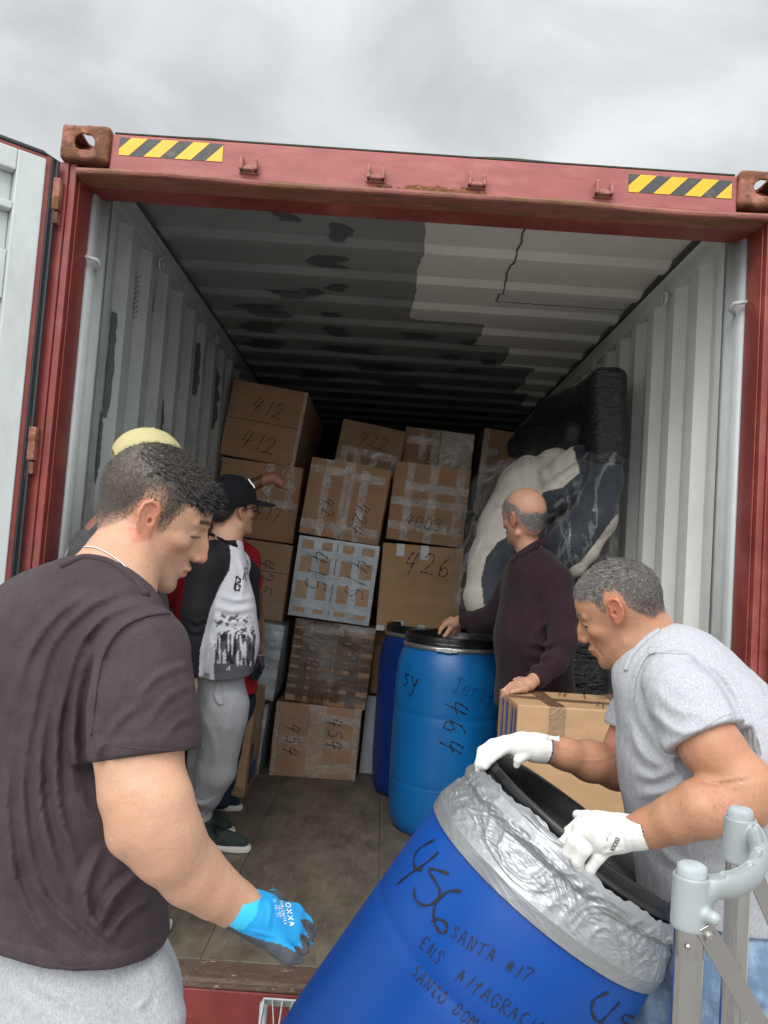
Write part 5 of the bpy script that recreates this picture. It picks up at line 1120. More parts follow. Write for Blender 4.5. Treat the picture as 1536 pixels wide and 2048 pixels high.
V.chain([(288, 1310, 1.125, 86), (284, 1400, 1.11, 93), (288, 1470, 1.10, 98), (289, 1560, 1.09, 101)], 0.035)
V.chain([(-60, 1330, 1.42, 80), (-110, 1500, 1.42, 74)], 0.04)
folds = [([(345, 1225), (290, 1228), (240, 1255), (205, 1310), (188, 1390), (182, 1480)], 7, 0.006),
 ([(300, 1205), (240, 1215), (180, 1260), (140, 1340), (118, 1450)], 9, 0.007), ([(260, 1180), (180, 1210), (110, 1280), (75, 1380), (55, 1500)], 9, 0.007),
 ([(200, 1175), (120, 1225), (55, 1310), (20, 1420)], 10, 0.006), ([(175, 1300), (150, 1400), (150, 1520), (175, 1620)], 9, 0.009), ([(150, 1330), (115, 1450), (115, 1600), (150, 1720)], 9, 0.009),
 ([(110, 1380), (80, 1500), (85, 1640), (130, 1790)], 10, 0.009), ([(70, 1420), (45, 1560), (55, 1700), (100, 1850)], 11, 0.008), ([(190, 1440), (200, 1550), (230, 1660)], 8, 0.009),
 ([(30, 1480), (15, 1620), (30, 1780)], 11, 0.008), ([(200, 1700), (170, 1780), (190, 1850), (250, 1890)], 10, 0.009), ([(285, 1740), (230, 1790), (200, 1850)], 9, 0.009), ([(300, 1800), (250, 1830), (215, 1880)], 8, 0.007),
 ([(375, 1330), (320, 1350), (270, 1400)], 7, 0.005), ([(380, 1370), (330, 1400), (290, 1460)], 7, 0.005), ([(200, 1500), (240, 1440), (290, 1400)], 8, 0.005), ([(384, 1430), (350, 1450), (320, 1490)], 7, 0.004),
 ([(10, 1700), (70, 1850), (150, 1930)], 12, 0.007), ([(60, 1760), (130, 1840), (210, 1900)], 10, 0.006)]
V.disp(fold_field(folds)); V.disp(lambda P: 0.0022*pnoise(P, 26, 12, 2)+0.0010*pnoise(P@np.diag([1.6, 1.6, 0.6]), 75, 13, 2))
armc = K(288, 1512, 1.095); armd = K(290, 1600, 1.08)-K(284, 1400, 1.115); armd = armd/np.linalg.norm(armd); armd = armd+CU*0.12*0+CR*0.02
# turned sleeve hem
V.disp(lambda P: -0.0022*(np.abs((P-armc) @ armd+0.012) < 0.0105)*(np.linalg.norm(P-armc, axis=-1) < 0.09))
V.cut(armc, armd, 0.004, 0.135)
V.cap(armc-armd*0.03, armc+armd*0.05, 0.0575, 0.0615, 0.004, op='s')
# neck opening and ribbed neckline
nc = K(228, 1150, 1.345)
hemz = float(K(148, 1962, 1.10)[2]); V.cut((0, 0, hemz), (0, 0, -1), 0.005)
V.disp(lambda P: -0.0025*(np.abs(P[..., 2]-hemz-0.012) < 0.012))
nk = smooth2([(128, 1128), (160, 1112), (190, 1113), (222, 1122), (255, 1142), (280, 1165), (296, 1190)], 10)
mt, v_ = V.mesh(); ts = obj('t_shirt', mt, M_tA, mA, smooth=True)
mb = MB(); pts = on(V, [(122, 1134), (160, 1117), (190, 1117), (222, 1126), (252, 1146), (276, 1168), (292, 1192)], 8); mb.tube(pts, 0.0065, 8); obj('neckline', mb, M_tA, ts, smooth=True)
sm_ = smooth2([(338, 1226), (290, 1232), (240, 1258), (206, 1312), (190, 1392), (184, 1470)], 12); mb = MB(); pts = [cast(V, u, v) for u, v in sm_]; mb.tube(pts, 0.0026, 6); obj('seam', mb, M_tA, ts, smooth=True)
mb = MB(); mb.tube(on(V, [(196, 1484), (240, 1492), (290, 1498), (340, 1500), (380, 1498)], 8, 0.0), 0.0009, 5); obj('hem_stitching', mb, cloth('grey thread', (0.066, 0.052, 0.056)), ts, smooth=True)
mb = MB(); mb.tube(on(V, [(8, 1862), (60, 1904), (110, 1928), (150, 1936), (220, 1922), (300, 1882)], 8, 0.0), 0.0009, 5); obj('hem_stitching', mb, MATS['grey thread'], ts, smooth=True)
# trousers and shoes
M_pA = cloth('grey marl sweatpants', (0.36, 0.37, 0.385), heather=0.10, noise=0.05, bump=0.35)
hA = K(135, 1990, 1.28); 
V = legs(hA, latA, [hA+latA*0.12+[0, 0, GZ+0.08-hA[2]]+sagA*0.05, hA-latA*0.12+[0, 0, GZ+0.08-hA[2]]+sagA*0.0], 0.135, 0.10, 0.075, 0.055, sagA*0.02, GZ, 0.007)
V.chain([(140, 1900, 1.28, 200), (140, 1990, 1.28, 205)], 0.03, n=sagA, fl=0.68); V.chain([(290, 1960, 1.2, 50), (310, 2040, 1.19, 60)], 0.03)
V.disp(fold_field([([(283, 1925), (300, 1960), (290, 2005), (268, 2020)], 5, 0.007), ([(262, 1940), (258, 1975), (275, 2010)], 4, -0.006), ([(40, 1930), (100, 1985), (180, 2020)], 12, 0.005), ([(20, 1980), (90, 2030), (140, 2060)], 12, 0.004)]))
m_, v_ = V.mesh(); obj('sweatpants', m_, M_pA, mA, smooth=True)
M_shoe = cloth('dark canvas', (0.03, 0.035, 0.04)); M_sole = mat('white rubber sole', (0.62, 0.60, 0.56), 0.5)
for sg in (1, -1): a_ = hA+latA*0.12*sg; shoe('shoe', mA, a_, sagA, M_shoe, M_sole, gz=GZ)
# blue glove
V = Vol(*[f(np.array([K(430, 1740, 1.25), K(650, 1740, 1.25), K(430, 1960, 1.0), K(650, 1960, 1.05)]), axis=0) for f in (np.min, np.max)], 0.0022)
V.chain([(468, 1806, 1.12, 47), (484, 1813, 1.12, 45), (515, 1832, 1.12, 43)], 0.008)
pal = [(505, 1825, 1.12, 36)]
for kn in ((588, 1826, 1.17, 19), (588, 1851, 1.15, 20), (577, 1876, 1.13, 21), (553, 1890, 1.105, 21)): V.chain([(515, 1832, 1.125, 34), kn], 0.014)
V.chain([(535, 1845, 1.13, 34), (572, 1856, 1.14, 28)], 0.014)
fingA = [[(588, 1826, 1.17, 17), (610, 1846, 1.175, 14.5), (621, 1866, 1.18, 12), (620, 1880, 1.185, 10)], [(588, 1852, 1.15, 18), (611, 1876, 1.155, 15.5), (616, 1899, 1.16, 12.5), (613, 1912, 1.165, 11)],
 [(578, 1877, 1.13, 19), (601, 1902, 1.13, 16.5), (607, 1922, 1.135, 13.5), (603, 1934, 1.14, 12)], [(552, 1888, 1.105, 20), (578, 1914, 1.10, 18), (594, 1930, 1.105, 16), (598, 1941, 1.11, 13)]]
for fg in fingA: V.chain(fg, 0.0035)
V.chain([(515, 1815, 1.17, 20), (545, 1800, 1.20, 17), (560, 1800, 1.205, 13)], 0.01)
V.disp(fold_field([([(530, 1790), (541, 1820), (536, 1860)], 4, 0.002), ([(500, 1862), (530, 1868), (560, 1876)], 4, 0.0015), ([(555, 1895), (575, 1905), (590, 1915)], 3, 0.001)]))
V.cut(K(474, 1808, 1.12), K(474, 1808, 1.12)-K(500, 1824, 1.12), 0.002, 0.08)
m_, v_ = V.mesh(); u_, w_, z_ = px(v_)
dark = (w_ > np.interp(u_, [440, 478, 520, 560, 597, 640], [1840, 1864, 1879, 1888, 1907, 1935]))
dark |= inpoly(u_, w_, [(600, 1838), (616, 1838), (640, 1860), (640, 1890), (622, 1884), (606, 1852)]) | inpoly(u_, w_, [(599, 1868), (607, 1868), (620, 1878), (624, 1920), (610, 1915), (600, 1880)]) | inpoly(u_, w_, [(588, 1893), (597, 1892), (612, 1905), (616, 1945), (600, 1930)])
dark |= (z_ > 1.155+0.0004*(u_-540)) & (z_ > 1.15) & (w_ > 1780) & (z_ > 1.19)
cc = np.tile(np.array([0.005, 0.27, 0.60]), (len(v_), 1)); cc[dark] = (0.05, 0.055, 0.065)
cuffm = inpoly(u_, w_, [(440, 1700), (508, 1750), (520, 1790), (513, 1830), (490, 1858), (455, 1860), (440, 1870)]) & ~dark; cc[cuffm] = (0.03, 0.45, 0.70)
gl = obj('work_glove', m_, mat('knit glove', vcol=True, rough=0.75, bump=0.35, bscale=380, bdist=0.002), mA, smooth=True, vcol=cc)
# glove print
def surf_map(Vv, D, ox, oy, ang, sc):
    """lettering plane in picture pixels dropped onto the surface"""
    ca, sa = math.cos(math.radians(ang)), math.sin(math.radians(ang))
    def f(a, b):
        u = ox+(a*ca-b*sa)*sc; v = oy-(a*sa+b*ca)*sc; p = cast(Vv, u, v, 0.9, 2.2); return p, -ray(u, v)*0.8
    return f
mb = MB(); fm = surf_map(V, 1.06, 571, 1806, -80, 1.0); write(mb, fm, 'OXXA', (0, 0), 9.5, 0, 2.6, adv=1.35, aspect=1.0, jit=0, slant=0.1)
fm = surf_map(V, 1.06, 560, 1800, -80, 1.0); write(mb, fm, 'DOBLENATEX', (2, 0), 4.5, 0, 1.1, adv=1.35, aspect=0.8, jit=0); write(mb, fm, '50-600', (10, -6), 4.0, 0, 1.0, adv=1.3, aspect=0.8, jit=0)
fm = surf_map(V, 1.06, 547, 1800, -78, 1.0); write(mb, fm, 'CE CAI III', (-2, 0), 4.0, 0, 0.9, adv=1.3, aspect=0.8, jit=0)
obj('printed_logo', mb, mat('white print', (0.75, 0.78, 0.8), 0.6), gl)
# ================================================================ man in the grey T-shirt (foreground right)
SK_B = (0.43, 0.212, 0.124)
frB = frame(1233, 1200, 1.87, 22, 24, -1); frB = (frB[0]-frB[1][:, 2]*0.034, frB[1]); gB = dict(beard=0.22, freckle=0.8, edge=0.010, nose=0.95, crease=True, earz=0.022, earx=-0.002, hlz=0.040, fade=0.03, browc=(0.16, 0.13, 0.11))
RB = np.array([-0.15, 0.99, 0.0]); FB = np.array([-0.99, -0.15, 0.0])
hB = K(1425, 1870, 1.80)
mB = person('grey haired man in a light grey T-shirt and white gloves gripping the tilted drum', (float(hB[0]), float(hB[1]), GZ))
V = Vol(*[f(np.array([K(940, 1480, 2.0), K(1560, 1100, 2.0), K(1560, 1900, 1.4), K(1000, 1600, 1.6), K(1560, 1500, 1.4)]), axis=0)+d_ for f, d_ in ((np.min, -0.04), (np.max, 0.05))], 0.0035)
add_head(V, frB, gB)
V.chain([(1262, 1228, 1.87, 56), (1292, 1280, 1.86, 60), (1320, 1340, 1.83, 80)], 0.02); V.chain([(1262, 1296, 1.86, 44), (1286, 1350, 1.84, 52)], 0.012)
V.chain([(1350, 1400, 1.82, 100), (1400, 1850, 1.80, 110)], 0.03, n=FB, fl=0.8)
V.chain([(1370, 1400, 1.62, 56), (1420, 1490, 1.56, 58), (1490, 1575, 1.52, 58), (1478, 1602, 1.515, 56), (1400, 1618, 1.51, 54), (1350, 1638, 1.53, 44), (1303, 1655, 1.56, 36), (1250, 1665, 1.585, 27)], 0.02)
V.chain([(1528, 1590, 1.52, 26), (1495, 1590, 1.52, 46)], 0.03)
V.chain([(1275, 1430, 2.0, 46), (1255, 1500, 1.98, 44), (1235, 1535, 1.96, 42), (1180, 1522, 1.92, 38), (1130, 1508, 1.89, 29), (1085, 1498, 1.87, 23), (1050, 1492, 1.86, 18)], 0.02)
V.disp(fold_field([([(1500, 1560), (1440, 1568), (1400, 1562)], 4, -0.003), ([(1170, 1500), (1130, 1495), (1105, 1492)], 3, 0.0012), ([(1240, 1500), (1200, 1520), (1150, 1520)], 3, 0.0012)]))
m_, v_ = V.mesh(); colB = skin_color(v_, frB, SK_B, gB, hair=(0.085, 0.072, 0.065)); bodyB = obj('body', m_, M_skin, mB, smooth=True, vcol=colB)
bv, bf = v_, np.array([f_[:3] for f_ in m_.f]); rs = np.random.RandomState(5); H = HairMesh(); X_, Y_, Z_ = frB[1].T
LB = lambda P: to_local(P, frB)
P0, N0 = rand_pts(bv, bf, 26000, rs, lambda P: hair_amount(LB(P), gB)*(LB(P)[:, 2] > -0.07)*(np.abs(LB(P)) < 0.15).all(1)); L0 = LB(P0)
if ((P0-frB[0])*N0).sum() < 0: N0 = -N0
tz = np.clip((L0[:, 2]-0.05)/0.05, 0, 1); ln = 0.006+0.009*tz+0.003*rs.rand(len(P0))
dr = N0*0.42+X_*(0.8*tz)[:, None]-Z_*(0.8*(1-tz))[:, None]+rs.normal(size=P0.shape)*0.26
g_ = rs.rand(len(P0)) < np.clip(0.22+2.2*L0[:, 0]+1.0*(L0[:, 2]-0.05), 0.09, 0.42)
H.add(*strands(P0[g_], N0[g_], dr[g_], ln[g_], 0.0009, (0.18, 0.165, 0.155), (0.40, 0.375, 0.35), rs, seg=4, droop=0.4)); g_ = ~g_
H.add(*strands(P0[g_], N0[g_], dr[g_], ln[g_]*0.9, 0.0010, (0.035, 0.028, 0.026), (0.14, 0.12, 0.11), rs, seg=4, droop=0.4)); H.build('hair', M_hair, mB)
M_tB = cloth('grey marl cotton', (0.40, 0.41, 0.435), heather=0.11, noise=0.04, bump=0.25)
V = Vol(*[f(np.array([K(1210, 1400, 2.1), K(1620, 1230, 2.0), K(1640, 1900, 1.5), K(1250, 1600, 1.5), K(1640, 1500, 1.4), K(1560, 1900, 2.1)]), axis=0)+d_ for f, d_ in ((np.min, -0.04), (np.max, 0.05))], 0.0045)
V.chain([(1312, 1345, 1.83, 78), (1352, 1385, 1.82, 92)], 0.05)
V.chain([(1357, 1390, 1.82, 140), (1402, 1500, 1.80, 190), (1425, 1640, 1.80, 180), (1432, 1760, 1.80, 165), (1440, 1900, 1.80, 162)], 0.05, n=FB, fl=0.80)
V.chain([(1345, 1365, 1.67, 62), (1372, 1410, 1.62, 68), (1412, 1482, 1.565, 71), (1440, 1530, 1.545, 73)], 0.04)
V.chain([(1300, 1380, 1.96, 52), (1268, 1440, 1.99, 50), (1255, 1480, 1.98, 50)], 0.03)
foldsB = [([(1385, 1318), (1430, 1350), (1465, 1400), (1475, 1440)], 7, -0.006), ([(1330, 1306), (1296, 1308), (1270, 1350), (1262, 1400)], 4, 0.004), ([(1330, 1306), (1370, 1308), (1420, 1340)], 4, 0.003),
 ([(1275, 1400), (1290, 1450), (1330, 1500)], 9, 0.006), ([(1262, 1440), (1280, 1500), (1330, 1540)], 9, 0.007), ([(1390, 1545), (1340, 1580), (1285, 1590)], 9, 0.008), ([(1370, 1530), (1310, 1555), (1270, 1545)], 8, 0.006),
 ([(1400, 1570), (1340, 1620), (1290, 1650)], 9, 0.007), ([(1310, 1380), (1360, 1420), (1430, 1430)], 9, 0.004), ([(1300, 1420), (1350, 1460), (1400, 1465)], 8, 0.004), ([(1440, 1500), (1480, 1560), (1500, 1620)], 10, 0.006), ([(1480, 1420), (1520, 1500), (1536, 1580)], 10, 0.005), ([(1320, 1700), (1370, 1735), (1440, 1740)], 10, 0.006)]
V.disp(fold_field(foldsB)); V.disp(lambda P: 0.002*pnoise(P, 28, 22, 2)+0.0010*pnoise(P@np.diag([1.6, 1.6, 0.6]), 75, 23, 2))
a0 = K(1412, 1475, 1.57); ad = K(1450, 1545, 1.54)-K(1375, 1405, 1.62); ad /= np.linalg.norm(ad)
V.disp(lambda P: -0.002*(np.abs((P-a0) @ ad+0.012) < 0.011)*(np.linalg.norm(P-a0, axis=-1) < 0.10)); V.cut(a0, ad, 0.004, 0.115); V.cap(a0-ad*0.03, a0+ad*0.05, 0.0575, 0.062, 0.003, op='s')
a1 = K(1258, 1462, 1.985); ad1 = K(1250, 1500, 1.98)-K(1275, 1420, 1.99); ad1 /= np.linalg.norm(ad1); V.cut(a1, ad1, 0.004, 0.085)
V.cap(K(1262, 1228, 1.87), K(1300, 1300, 1.855), 0.060, 0.069, 0.003, op='s')
hz = float(K(1350, 1835, 1.68)[2]); V.cut((0, 0, hz), (0, 0, -1), 0.005)
mt, v_ = V.mesh(); tb = obj('t_shirt', mt, M_tB, mB, smooth=True)
mb = MB(); pts = on(V, [(1252, 1340), (1257, 1324), (1268, 1305), (1284, 1287), (1303, 1271), (1319, 1261)], 8)
mb.tube([Vector(p) for p in pts], 0.007, 8); obj('neckline', mb, M_tB, tb, smooth=True)
M_sB = cloth('pale grey thread', (0.32, 0.33, 0.35))
for pts_, r_ in (([(1372, 1309), (1330, 1307), (1298, 1310), (1276, 1350), (1268, 1400)], 0.0016), ([(1362, 1496), (1400, 1462), (1440, 1436), (1462, 1428)], 0.0009), ([(1300, 1292), (1296, 1302), (1298, 1309)], 0.0012)):
    mb = MB(); mb.tube(on(V, pts_, 8, 0.0), r_, 5); obj('seam', mb, M_sB, tb, smooth=True)
# jeans
M_jean = mat('washed blue denim', (0.13, 0.21, 0.32), 0.85, noise=0.22, nscale=14, col2=(0.34, 0.43, 0.52), c2scale=7, c2lo=0.48, c2hi=0.68, stretch=(1, 1, 0.6), bump=0.5, bscale=240, bdist=0.003)
V = legs(hB, RB*-1, [hB-RB*0.13+[0, 0, GZ+0.08-hB[2]]-FB*0.02, hB+RB*0.13+[0, 0, GZ+0.08-hB[2]]+FB*0.10], 0.145, 0.115, 0.085, 0.065, FB*0.06, GZ, 0.007)
V.disp(fold_field([([(1310, 1900), (1290, 1980), (1300, 2050)], 10, 0.006), ([(1400, 1880), (1450, 1920), (1536, 1935)], 6, 0.004), ([(1450, 1960), (1500, 2000), (1536, 2010)], 9, 0.006), ([(1380, 1950), (1350, 2020), (1360, 2060)], 9, 0.006)]))
m_, v_ = V.mesh(); jn = obj('jeans', m_, M_jean, mB, smooth=True)
mb = MB(); c_ = hB+np.array([0, 0, 0.10]); mb.tube([Vector(p) for p in ringpts(c_, (0.05, 0, 1), 0.148, 0.165, FB, 60)], 0.013, 8); obj('belt', mb, mat('brown leather belt', (0.10, 0.045, 0.025), 0.5, noise=0.2), jn, smooth=True)
for sg in (1, -1): shoe('shoe', mB, hB+RB*0.13*sg+FB*(0.10 if sg > 0 else -0.02), FB, M_shoe, M_sole, gz=GZ)
# white gloves
M_glw = mat('white knit glove', vcol=True, rough=0.85, bump=0.35, bscale=420, bdist=0.002, noise=0.04, nscale=20)
def ribs(P, c, d, p=0.0042, h=0.0009, half=0.03): t = (P-c) @ d; return -h*np.sin(t*2*math.pi/p)*(np.abs(t) < half)
V = Vol(*[f(np.array([K(1080, 1600, 1.75), K(1340, 1600, 1.75), K(1080, 1800, 1.48), K(1340, 1790, 1.5)]), axis=0) for f in (np.min, np.max)], 0.0022)
V.chain([(1300, 1655, 1.56, 39), (1275, 1660, 1.57, 37), (1245, 1664, 1.585, 36)], 0.006)
V.chain([(1240, 1664, 1.585, 35), (1200, 1664, 1.59, 40), (1175, 1668, 1.60, 33)], 0.012)
V.chain([(1225, 1680, 1.585, 28), (1200, 1700, 1.60, 16)], 0.01)
fingB = [[(1165, 1650, 1.62, 19), (1140, 1665, 1.615, 13), (1123, 1688, 1.61, 11), (1117, 1707, 1.62, 10)], [(1172, 1662, 1.60, 19), (1147, 1683, 1.585, 14.5), (1136, 1706, 1.59, 12.5), (1137, 1727, 1.605, 10.5)],
 [(1190, 1676, 1.59, 19), (1168, 1700, 1.57, 14.5), (1155, 1722, 1.575, 12.5), (1156, 1744, 1.59, 10.5)], [(1215, 1692, 1.59, 17), (1197, 1714, 1.575, 13), (1181, 1736, 1.58, 11.5), (1177, 1756, 1.59, 10.5)]]
for fg in fingB: V.chain(fg, 0.003)
V.chain([(1205, 1645, 1.63, 20), (1175, 1636, 1.68, 14), (1155, 1630, 1.70, 10)], 0.008)
V.disp(fold_field([([(1235, 1630), (1241, 1665), (1252, 1700)], 4, -0.002), ([(1195, 1715), (1215, 1705), (1240, 1700)], 4, 0.002), ([(1180, 1690), (1175, 1680), (1163, 1672)], 3, -0.0015), ([(1163, 1695), (1170, 1682), (1185, 1690)], 2.5, -0.001)]))
cB = K(1270, 1660, 1.57); dB = K(1300, 1655, 1.56)-K(1240, 1664, 1.585); dB /= np.linalg.norm(dB)
V.disp(lambda P: ribs(P, cB, dB, 0.0046, 0.0008, 0.028)); V.cut(K(1297, 1655, 1.56), dB, 0.002, 0.06)
m_, v_ = V.mesh(); t_ = (v_-cB) @ dB; cc = np.tile(np.array([0.74, 0.74, 0.72]), (len(v_), 1)); u_, w_, z_ = px(v_)
cc[np.hypot(u_-1188, w_-1670) < 12] *= (0.93, 0.88, 0.88); cc[np.hypot(u_-1150, w_-1690) < 40] *= (0.92, 0.91, 0.88)
navy = t_ > t_.max()-0.0055; cc[navy] = (0.03, 0.05, 0.16)
gw = obj('work_glove', m_, M_glw, mB, smooth=True, vcol=cc)
mb = MB(); fm = surf_map(V, 1.50, 1233, 1674, 243, 1.0); write(mb, fm, 'OXXA', (0, 0), 8.5, 0, 2.3, adv=1.2, aspect=0.75, jit=0, slant=0); 
obj('printed_logo', mb, mat('black print', (0.03, 0.03, 0.03), 0.6), gw)
mb = MB(); fm = surf_map(V, 1.50, 1212, 1699, 243, 1.0); 
fm2 = surf_map(V, 1.50, 1233, 1674, 243, 1.0)
write(mb, surf_map(V, 1.50, 1210, 1692, 243, 1.0), 'i', (0, 0), 6, 0, 1.3, jit=0); write(mb, fm2, '.', (2.5, 4), 5, 0, 2.6, jit=0)
obj('printed_logo', mb, mat('green print', (0.08, 0.35, 0.10), 0.6), gw)
mb = MB(); write(mb, surf_map(V, 1.50, 1221, 1662, 243, 1.0), 'CarryM', (0, 0), 4.0, 0, 0.9, adv=1.2, aspect=0.7, jit=0); obj('printed_logo', mb, mat('grey print', (0.25, 0.25, 0.27), 0.6), gw)
V = Vol(*[f(np.array([K(940, 1450, 2.0), K(1120, 1450, 2.0), K(940, 1580, 1.75), K(1120, 1580, 1.75)]), axis=0) for f in (np.min, np.max)], 0.0024)
V.chain([(1095, 1499, 1.87, 29), (1070, 1495, 1.86, 28), (1045, 1490, 1.855, 24)], 0.008); V.chain([(1045, 1488, 1.855, 22), (1010, 1488, 1.85, 17)], 0.012); V.chain([(1045, 1500, 1.85, 17), (1015, 1492, 1.84, 13)], 0.01)
for fg in ([(1010, 1484, 1.86, 13), (985, 1489, 1.86, 11), (964, 1502, 1.85, 9.5), (958, 1528, 1.84, 8.5), (957, 1540, 1.84, 7)], [(1010, 1490, 1.85, 13), (990, 1497, 1.84, 11), (973, 1510, 1.83, 9.5), (965, 1532, 1.82, 8)], [(1012, 1495, 1.84, 12), (995, 1506, 1.82, 10.5), (981, 1518, 1.81, 9), (971, 1532, 1.81, 8)], [(1018, 1500, 1.87, 11), (1000, 1500, 1.89, 10), (982, 1508, 1.90, 9), (975, 1522, 1.90, 8)], [(1050, 1508, 1.84, 13), (1036, 1520, 1.83, 9), (1033, 1530, 1.83, 7)]): V.chain(fg, 0.0035)
cB2 = K(1078, 1497, 1.865); dB2 = K(1095, 1499, 1.87)-K(1045, 1490, 1.855); dB2 /= np.linalg.norm(dB2)
V.disp(lambda P: ribs(P, cB2, dB2, 0.005, 0.0008, 0.022)); V.cut(K(1094, 1499, 1.87), dB2, 0.002, 0.05)
m_, v_ = V.mesh(); t_ = (v_-cB2) @ dB2; cc = np.tile(np.array([0.72, 0.72, 0.69]), (len(v_), 1)); cc[t_ > t_.max()-0.005] = (0.03, 0.05, 0.16)
g2 = obj('work_glove', m_, M_glw, mB, smooth=True, vcol=cc)
mb = MB(); a_ = K(1092, 1474, 1.84); mb.grid(lambda i, j: a_+(K(1118, 1478, 1.84)-a_)*i+CU*(0.004+0.012*max(0, i-0.6)*(1-j))*(1-2*j)+CF*0.004*math.sin(i*5), 6, 2); obj('care_label', mb, mat('white label', (0.75, 0.75, 0.75), 0.7), g2, solid=0.0008)
arm_hair(bv, bf, lambda P: (px(P)[0] > 1300) & (px(P)[1] > 1560) & (px(P)[2] < 1.66), 900, (0.06, 0.035, 0.025), mB, 9)
# ================================================================ bald man in the dark fleece
def vol(pts, h, m=0.06): a = np.array([K(*p) for p in pts]); return Vol(a.min(0)-m, a.max(0)+m, h)
UPZ = np.array([0, 0, 1.0])
SK_C = (0.50, 0.27, 0.18)
frC = frame(1049, 1036, 3.5, 4, 50, -1, -0.15); gC = dict(bald=True, beard=0.25, freckle=0.4, edge=0.014)
mC = person('balding man in dark plum fleece with one hand on a carton, one on a drum', (float(K(1070, 1500, 3.55)[0]), float(K(1070, 1500, 3.55)[1]), 0))
V = vol([(880, 1280, 4.1), (1170, 980, 3.6), (1000, 1450, 3.1), (1170, 1450, 3.7)], 0.0045)
add_head(V, frC, gC, 1.04)
V.chain([(1045, 1062, 3.52, 24), (1062, 1110, 3.52, 27)], 0.02); V.chain([(1075, 1160, 3.52, 50), (1075, 1400, 3.52, 50)], 0.03)
V.chain([(1085, 1345, 3.25, 17), (1058, 1368, 3.17, 13), (1040, 1372, 3.15, 11)], 0.01)
for fg in ([(1045, 1364, 3.17, 10), (1022, 1370, 3.15, 5.5), (1008, 1381, 3.14, 4.5), (1005, 1394, 3.14, 4)], [(1040, 1370, 3.15, 10), (1022, 1377, 3.13, 5.5), (1011, 1389, 3.12, 4.5), (1010, 1402, 3.12, 4)], [(1045, 1374, 3.14, 9), (1028, 1379, 3.11, 5.5), (1015, 1389, 3.10, 4.6), (1013, 1398, 3.10, 4)], [(1050, 1377, 3.13, 9), (1036, 1381, 3.10, 5), (1022, 1384, 3.09, 4.4)], [(1055, 1362, 3.17, 8), (1040, 1358, 3.19, 5), (1030, 1360, 3.2, 4.5)]): V.chain(fg, 0.004)
V.chain([(960, 1240, 3.78, 15), (925, 1240, 3.90, 11), (908, 1246, 3.93, 11)], 0.01)
for fg in ([(905, 1242, 3.93, 8), (892, 1248, 3.94, 5), (882, 1258, 3.95, 4.2), (879, 1266, 3.95, 3.6)], [(908, 1248, 3.93, 8), (900, 1258, 3.93, 5.2), (893, 1268, 3.93, 4.4), (889, 1272, 3.93, 4)], [(914, 1250, 3.95, 8), (908, 1262, 3.96, 5), (905, 1270, 3.97, 4)], [(918, 1250, 3.97, 8), (915, 1262, 3.98, 5), (913, 1270, 3.99, 4)], [(902, 1240, 3.97, 7), (889, 1246, 3.99, 4.6), (884, 1254, 4.0, 4)]): V.chain(fg, 0.004)
m_, v_ = V.mesh(); cC = skin_color(v_, frC, SK_C, gC, 1.02, hair=(0.22, 0.20, 0.19)); bC = obj('body', m_, M_skin, mC, smooth=True, vcol=cC)
rs = np.random.RandomState(8); LC = lambda P: to_local(P, frC, 1.02); P0, N0 = rand_pts(v_, np.array([f_[:3] for f_ in m_.f]), 5000, rs, lambda P: hair_amount(LC(P), gC)*(LC(P)[:, 2] > -0.07)*(np.abs(LC(P)) < 0.15).all(1))
if ((P0-frC[0])*N0).sum() < 0: N0 = -N0
H = HairMesh(); dk = np.clip((-LC(P0)[:, 0]-0.03)/0.05, 0, 1); g_ = rs.rand(len(P0)) < 0.6-0.45*dk; dr = N0*0.5-frC[1][:, 2]*0.8+rs.normal(size=P0.shape)*0.3
H.add(*strands(P0[g_], N0[g_], dr[g_], np.full(g_.sum(), 0.006), 0.0016, (0.30, 0.28, 0.27), (0.5, 0.48, 0.46), rs)); g_ = ~g_
H.add(*strands(P0[g_], N0[g_], dr[g_], np.full(g_.sum(), 0.007), 0.0016, (0.04, 0.035, 0.033), (0.14, 0.12, 0.11), rs)); H.build('hair', M_hair, mC)
M_fl = cloth('plum black fleece', (0.026, 0.014, 0.018), noise=0.15, nscale=30, bump=0.5, bscale=200, sheen=0.08)
V = vol([(920, 1200, 3.95), (1170, 1060, 3.7), (1000, 1450, 3.2), (1180, 1450, 3.8), (1090, 1380, 3.1)], 0.006, 0.08)
LCt = np.array([-0.45, -0.89, 0])
V.chain([(1066, 1138, 3.52, 36), (1072, 1168, 3.52, 60)], 0.04)
V.chain([(1072, 1170, 3.52, 72), (1068, 1270, 3.52, 84), (1070, 1400, 3.55, 84), (1070, 1445, 3.55, 80)], 0.05, n=np.array([-0.9, 0.35, 0]), fl=0.9)
V.chain([(1062, 1140, 3.47, 44), (1108, 1165, 3.40, 36), (1122, 1225, 3.33, 31), (1126, 1280, 3.27, 29), (1108, 1325, 3.24, 24), (1080, 1352, 3.22, 19), (1060, 1372, 3.19, 17)], 0.03)
V.chain([(1040, 1150, 3.60, 36), (1000, 1225, 3.70, 28), (965, 1240, 3.78, 20), (915, 1240, 3.90, 17)], 0.03)
V.disp(fold_field([([(1100, 1240), (1075, 1265), (1090, 1300)], 7, 0.008), ([(1060, 1285), (1095, 1290), (1130, 1270)], 6, 0.008), ([(1065, 1310), (1090, 1312), (1120, 1300)], 6, 0.007), ([(1050, 1330), (1080, 1335), (1100, 1330)], 5, 0.006),
 ([(1060, 1180), (1050, 1260), (1060, 1350)], 8, 0.006), ([(1020, 1150), (1010, 1250), (1000, 1340)], 9, 0.006), ([(1090, 1130), (1120, 1180), (1130, 1240)], 6, 0.004)])); V.disp(lambda P: 0.003*pnoise(P, 24, 31, 2))
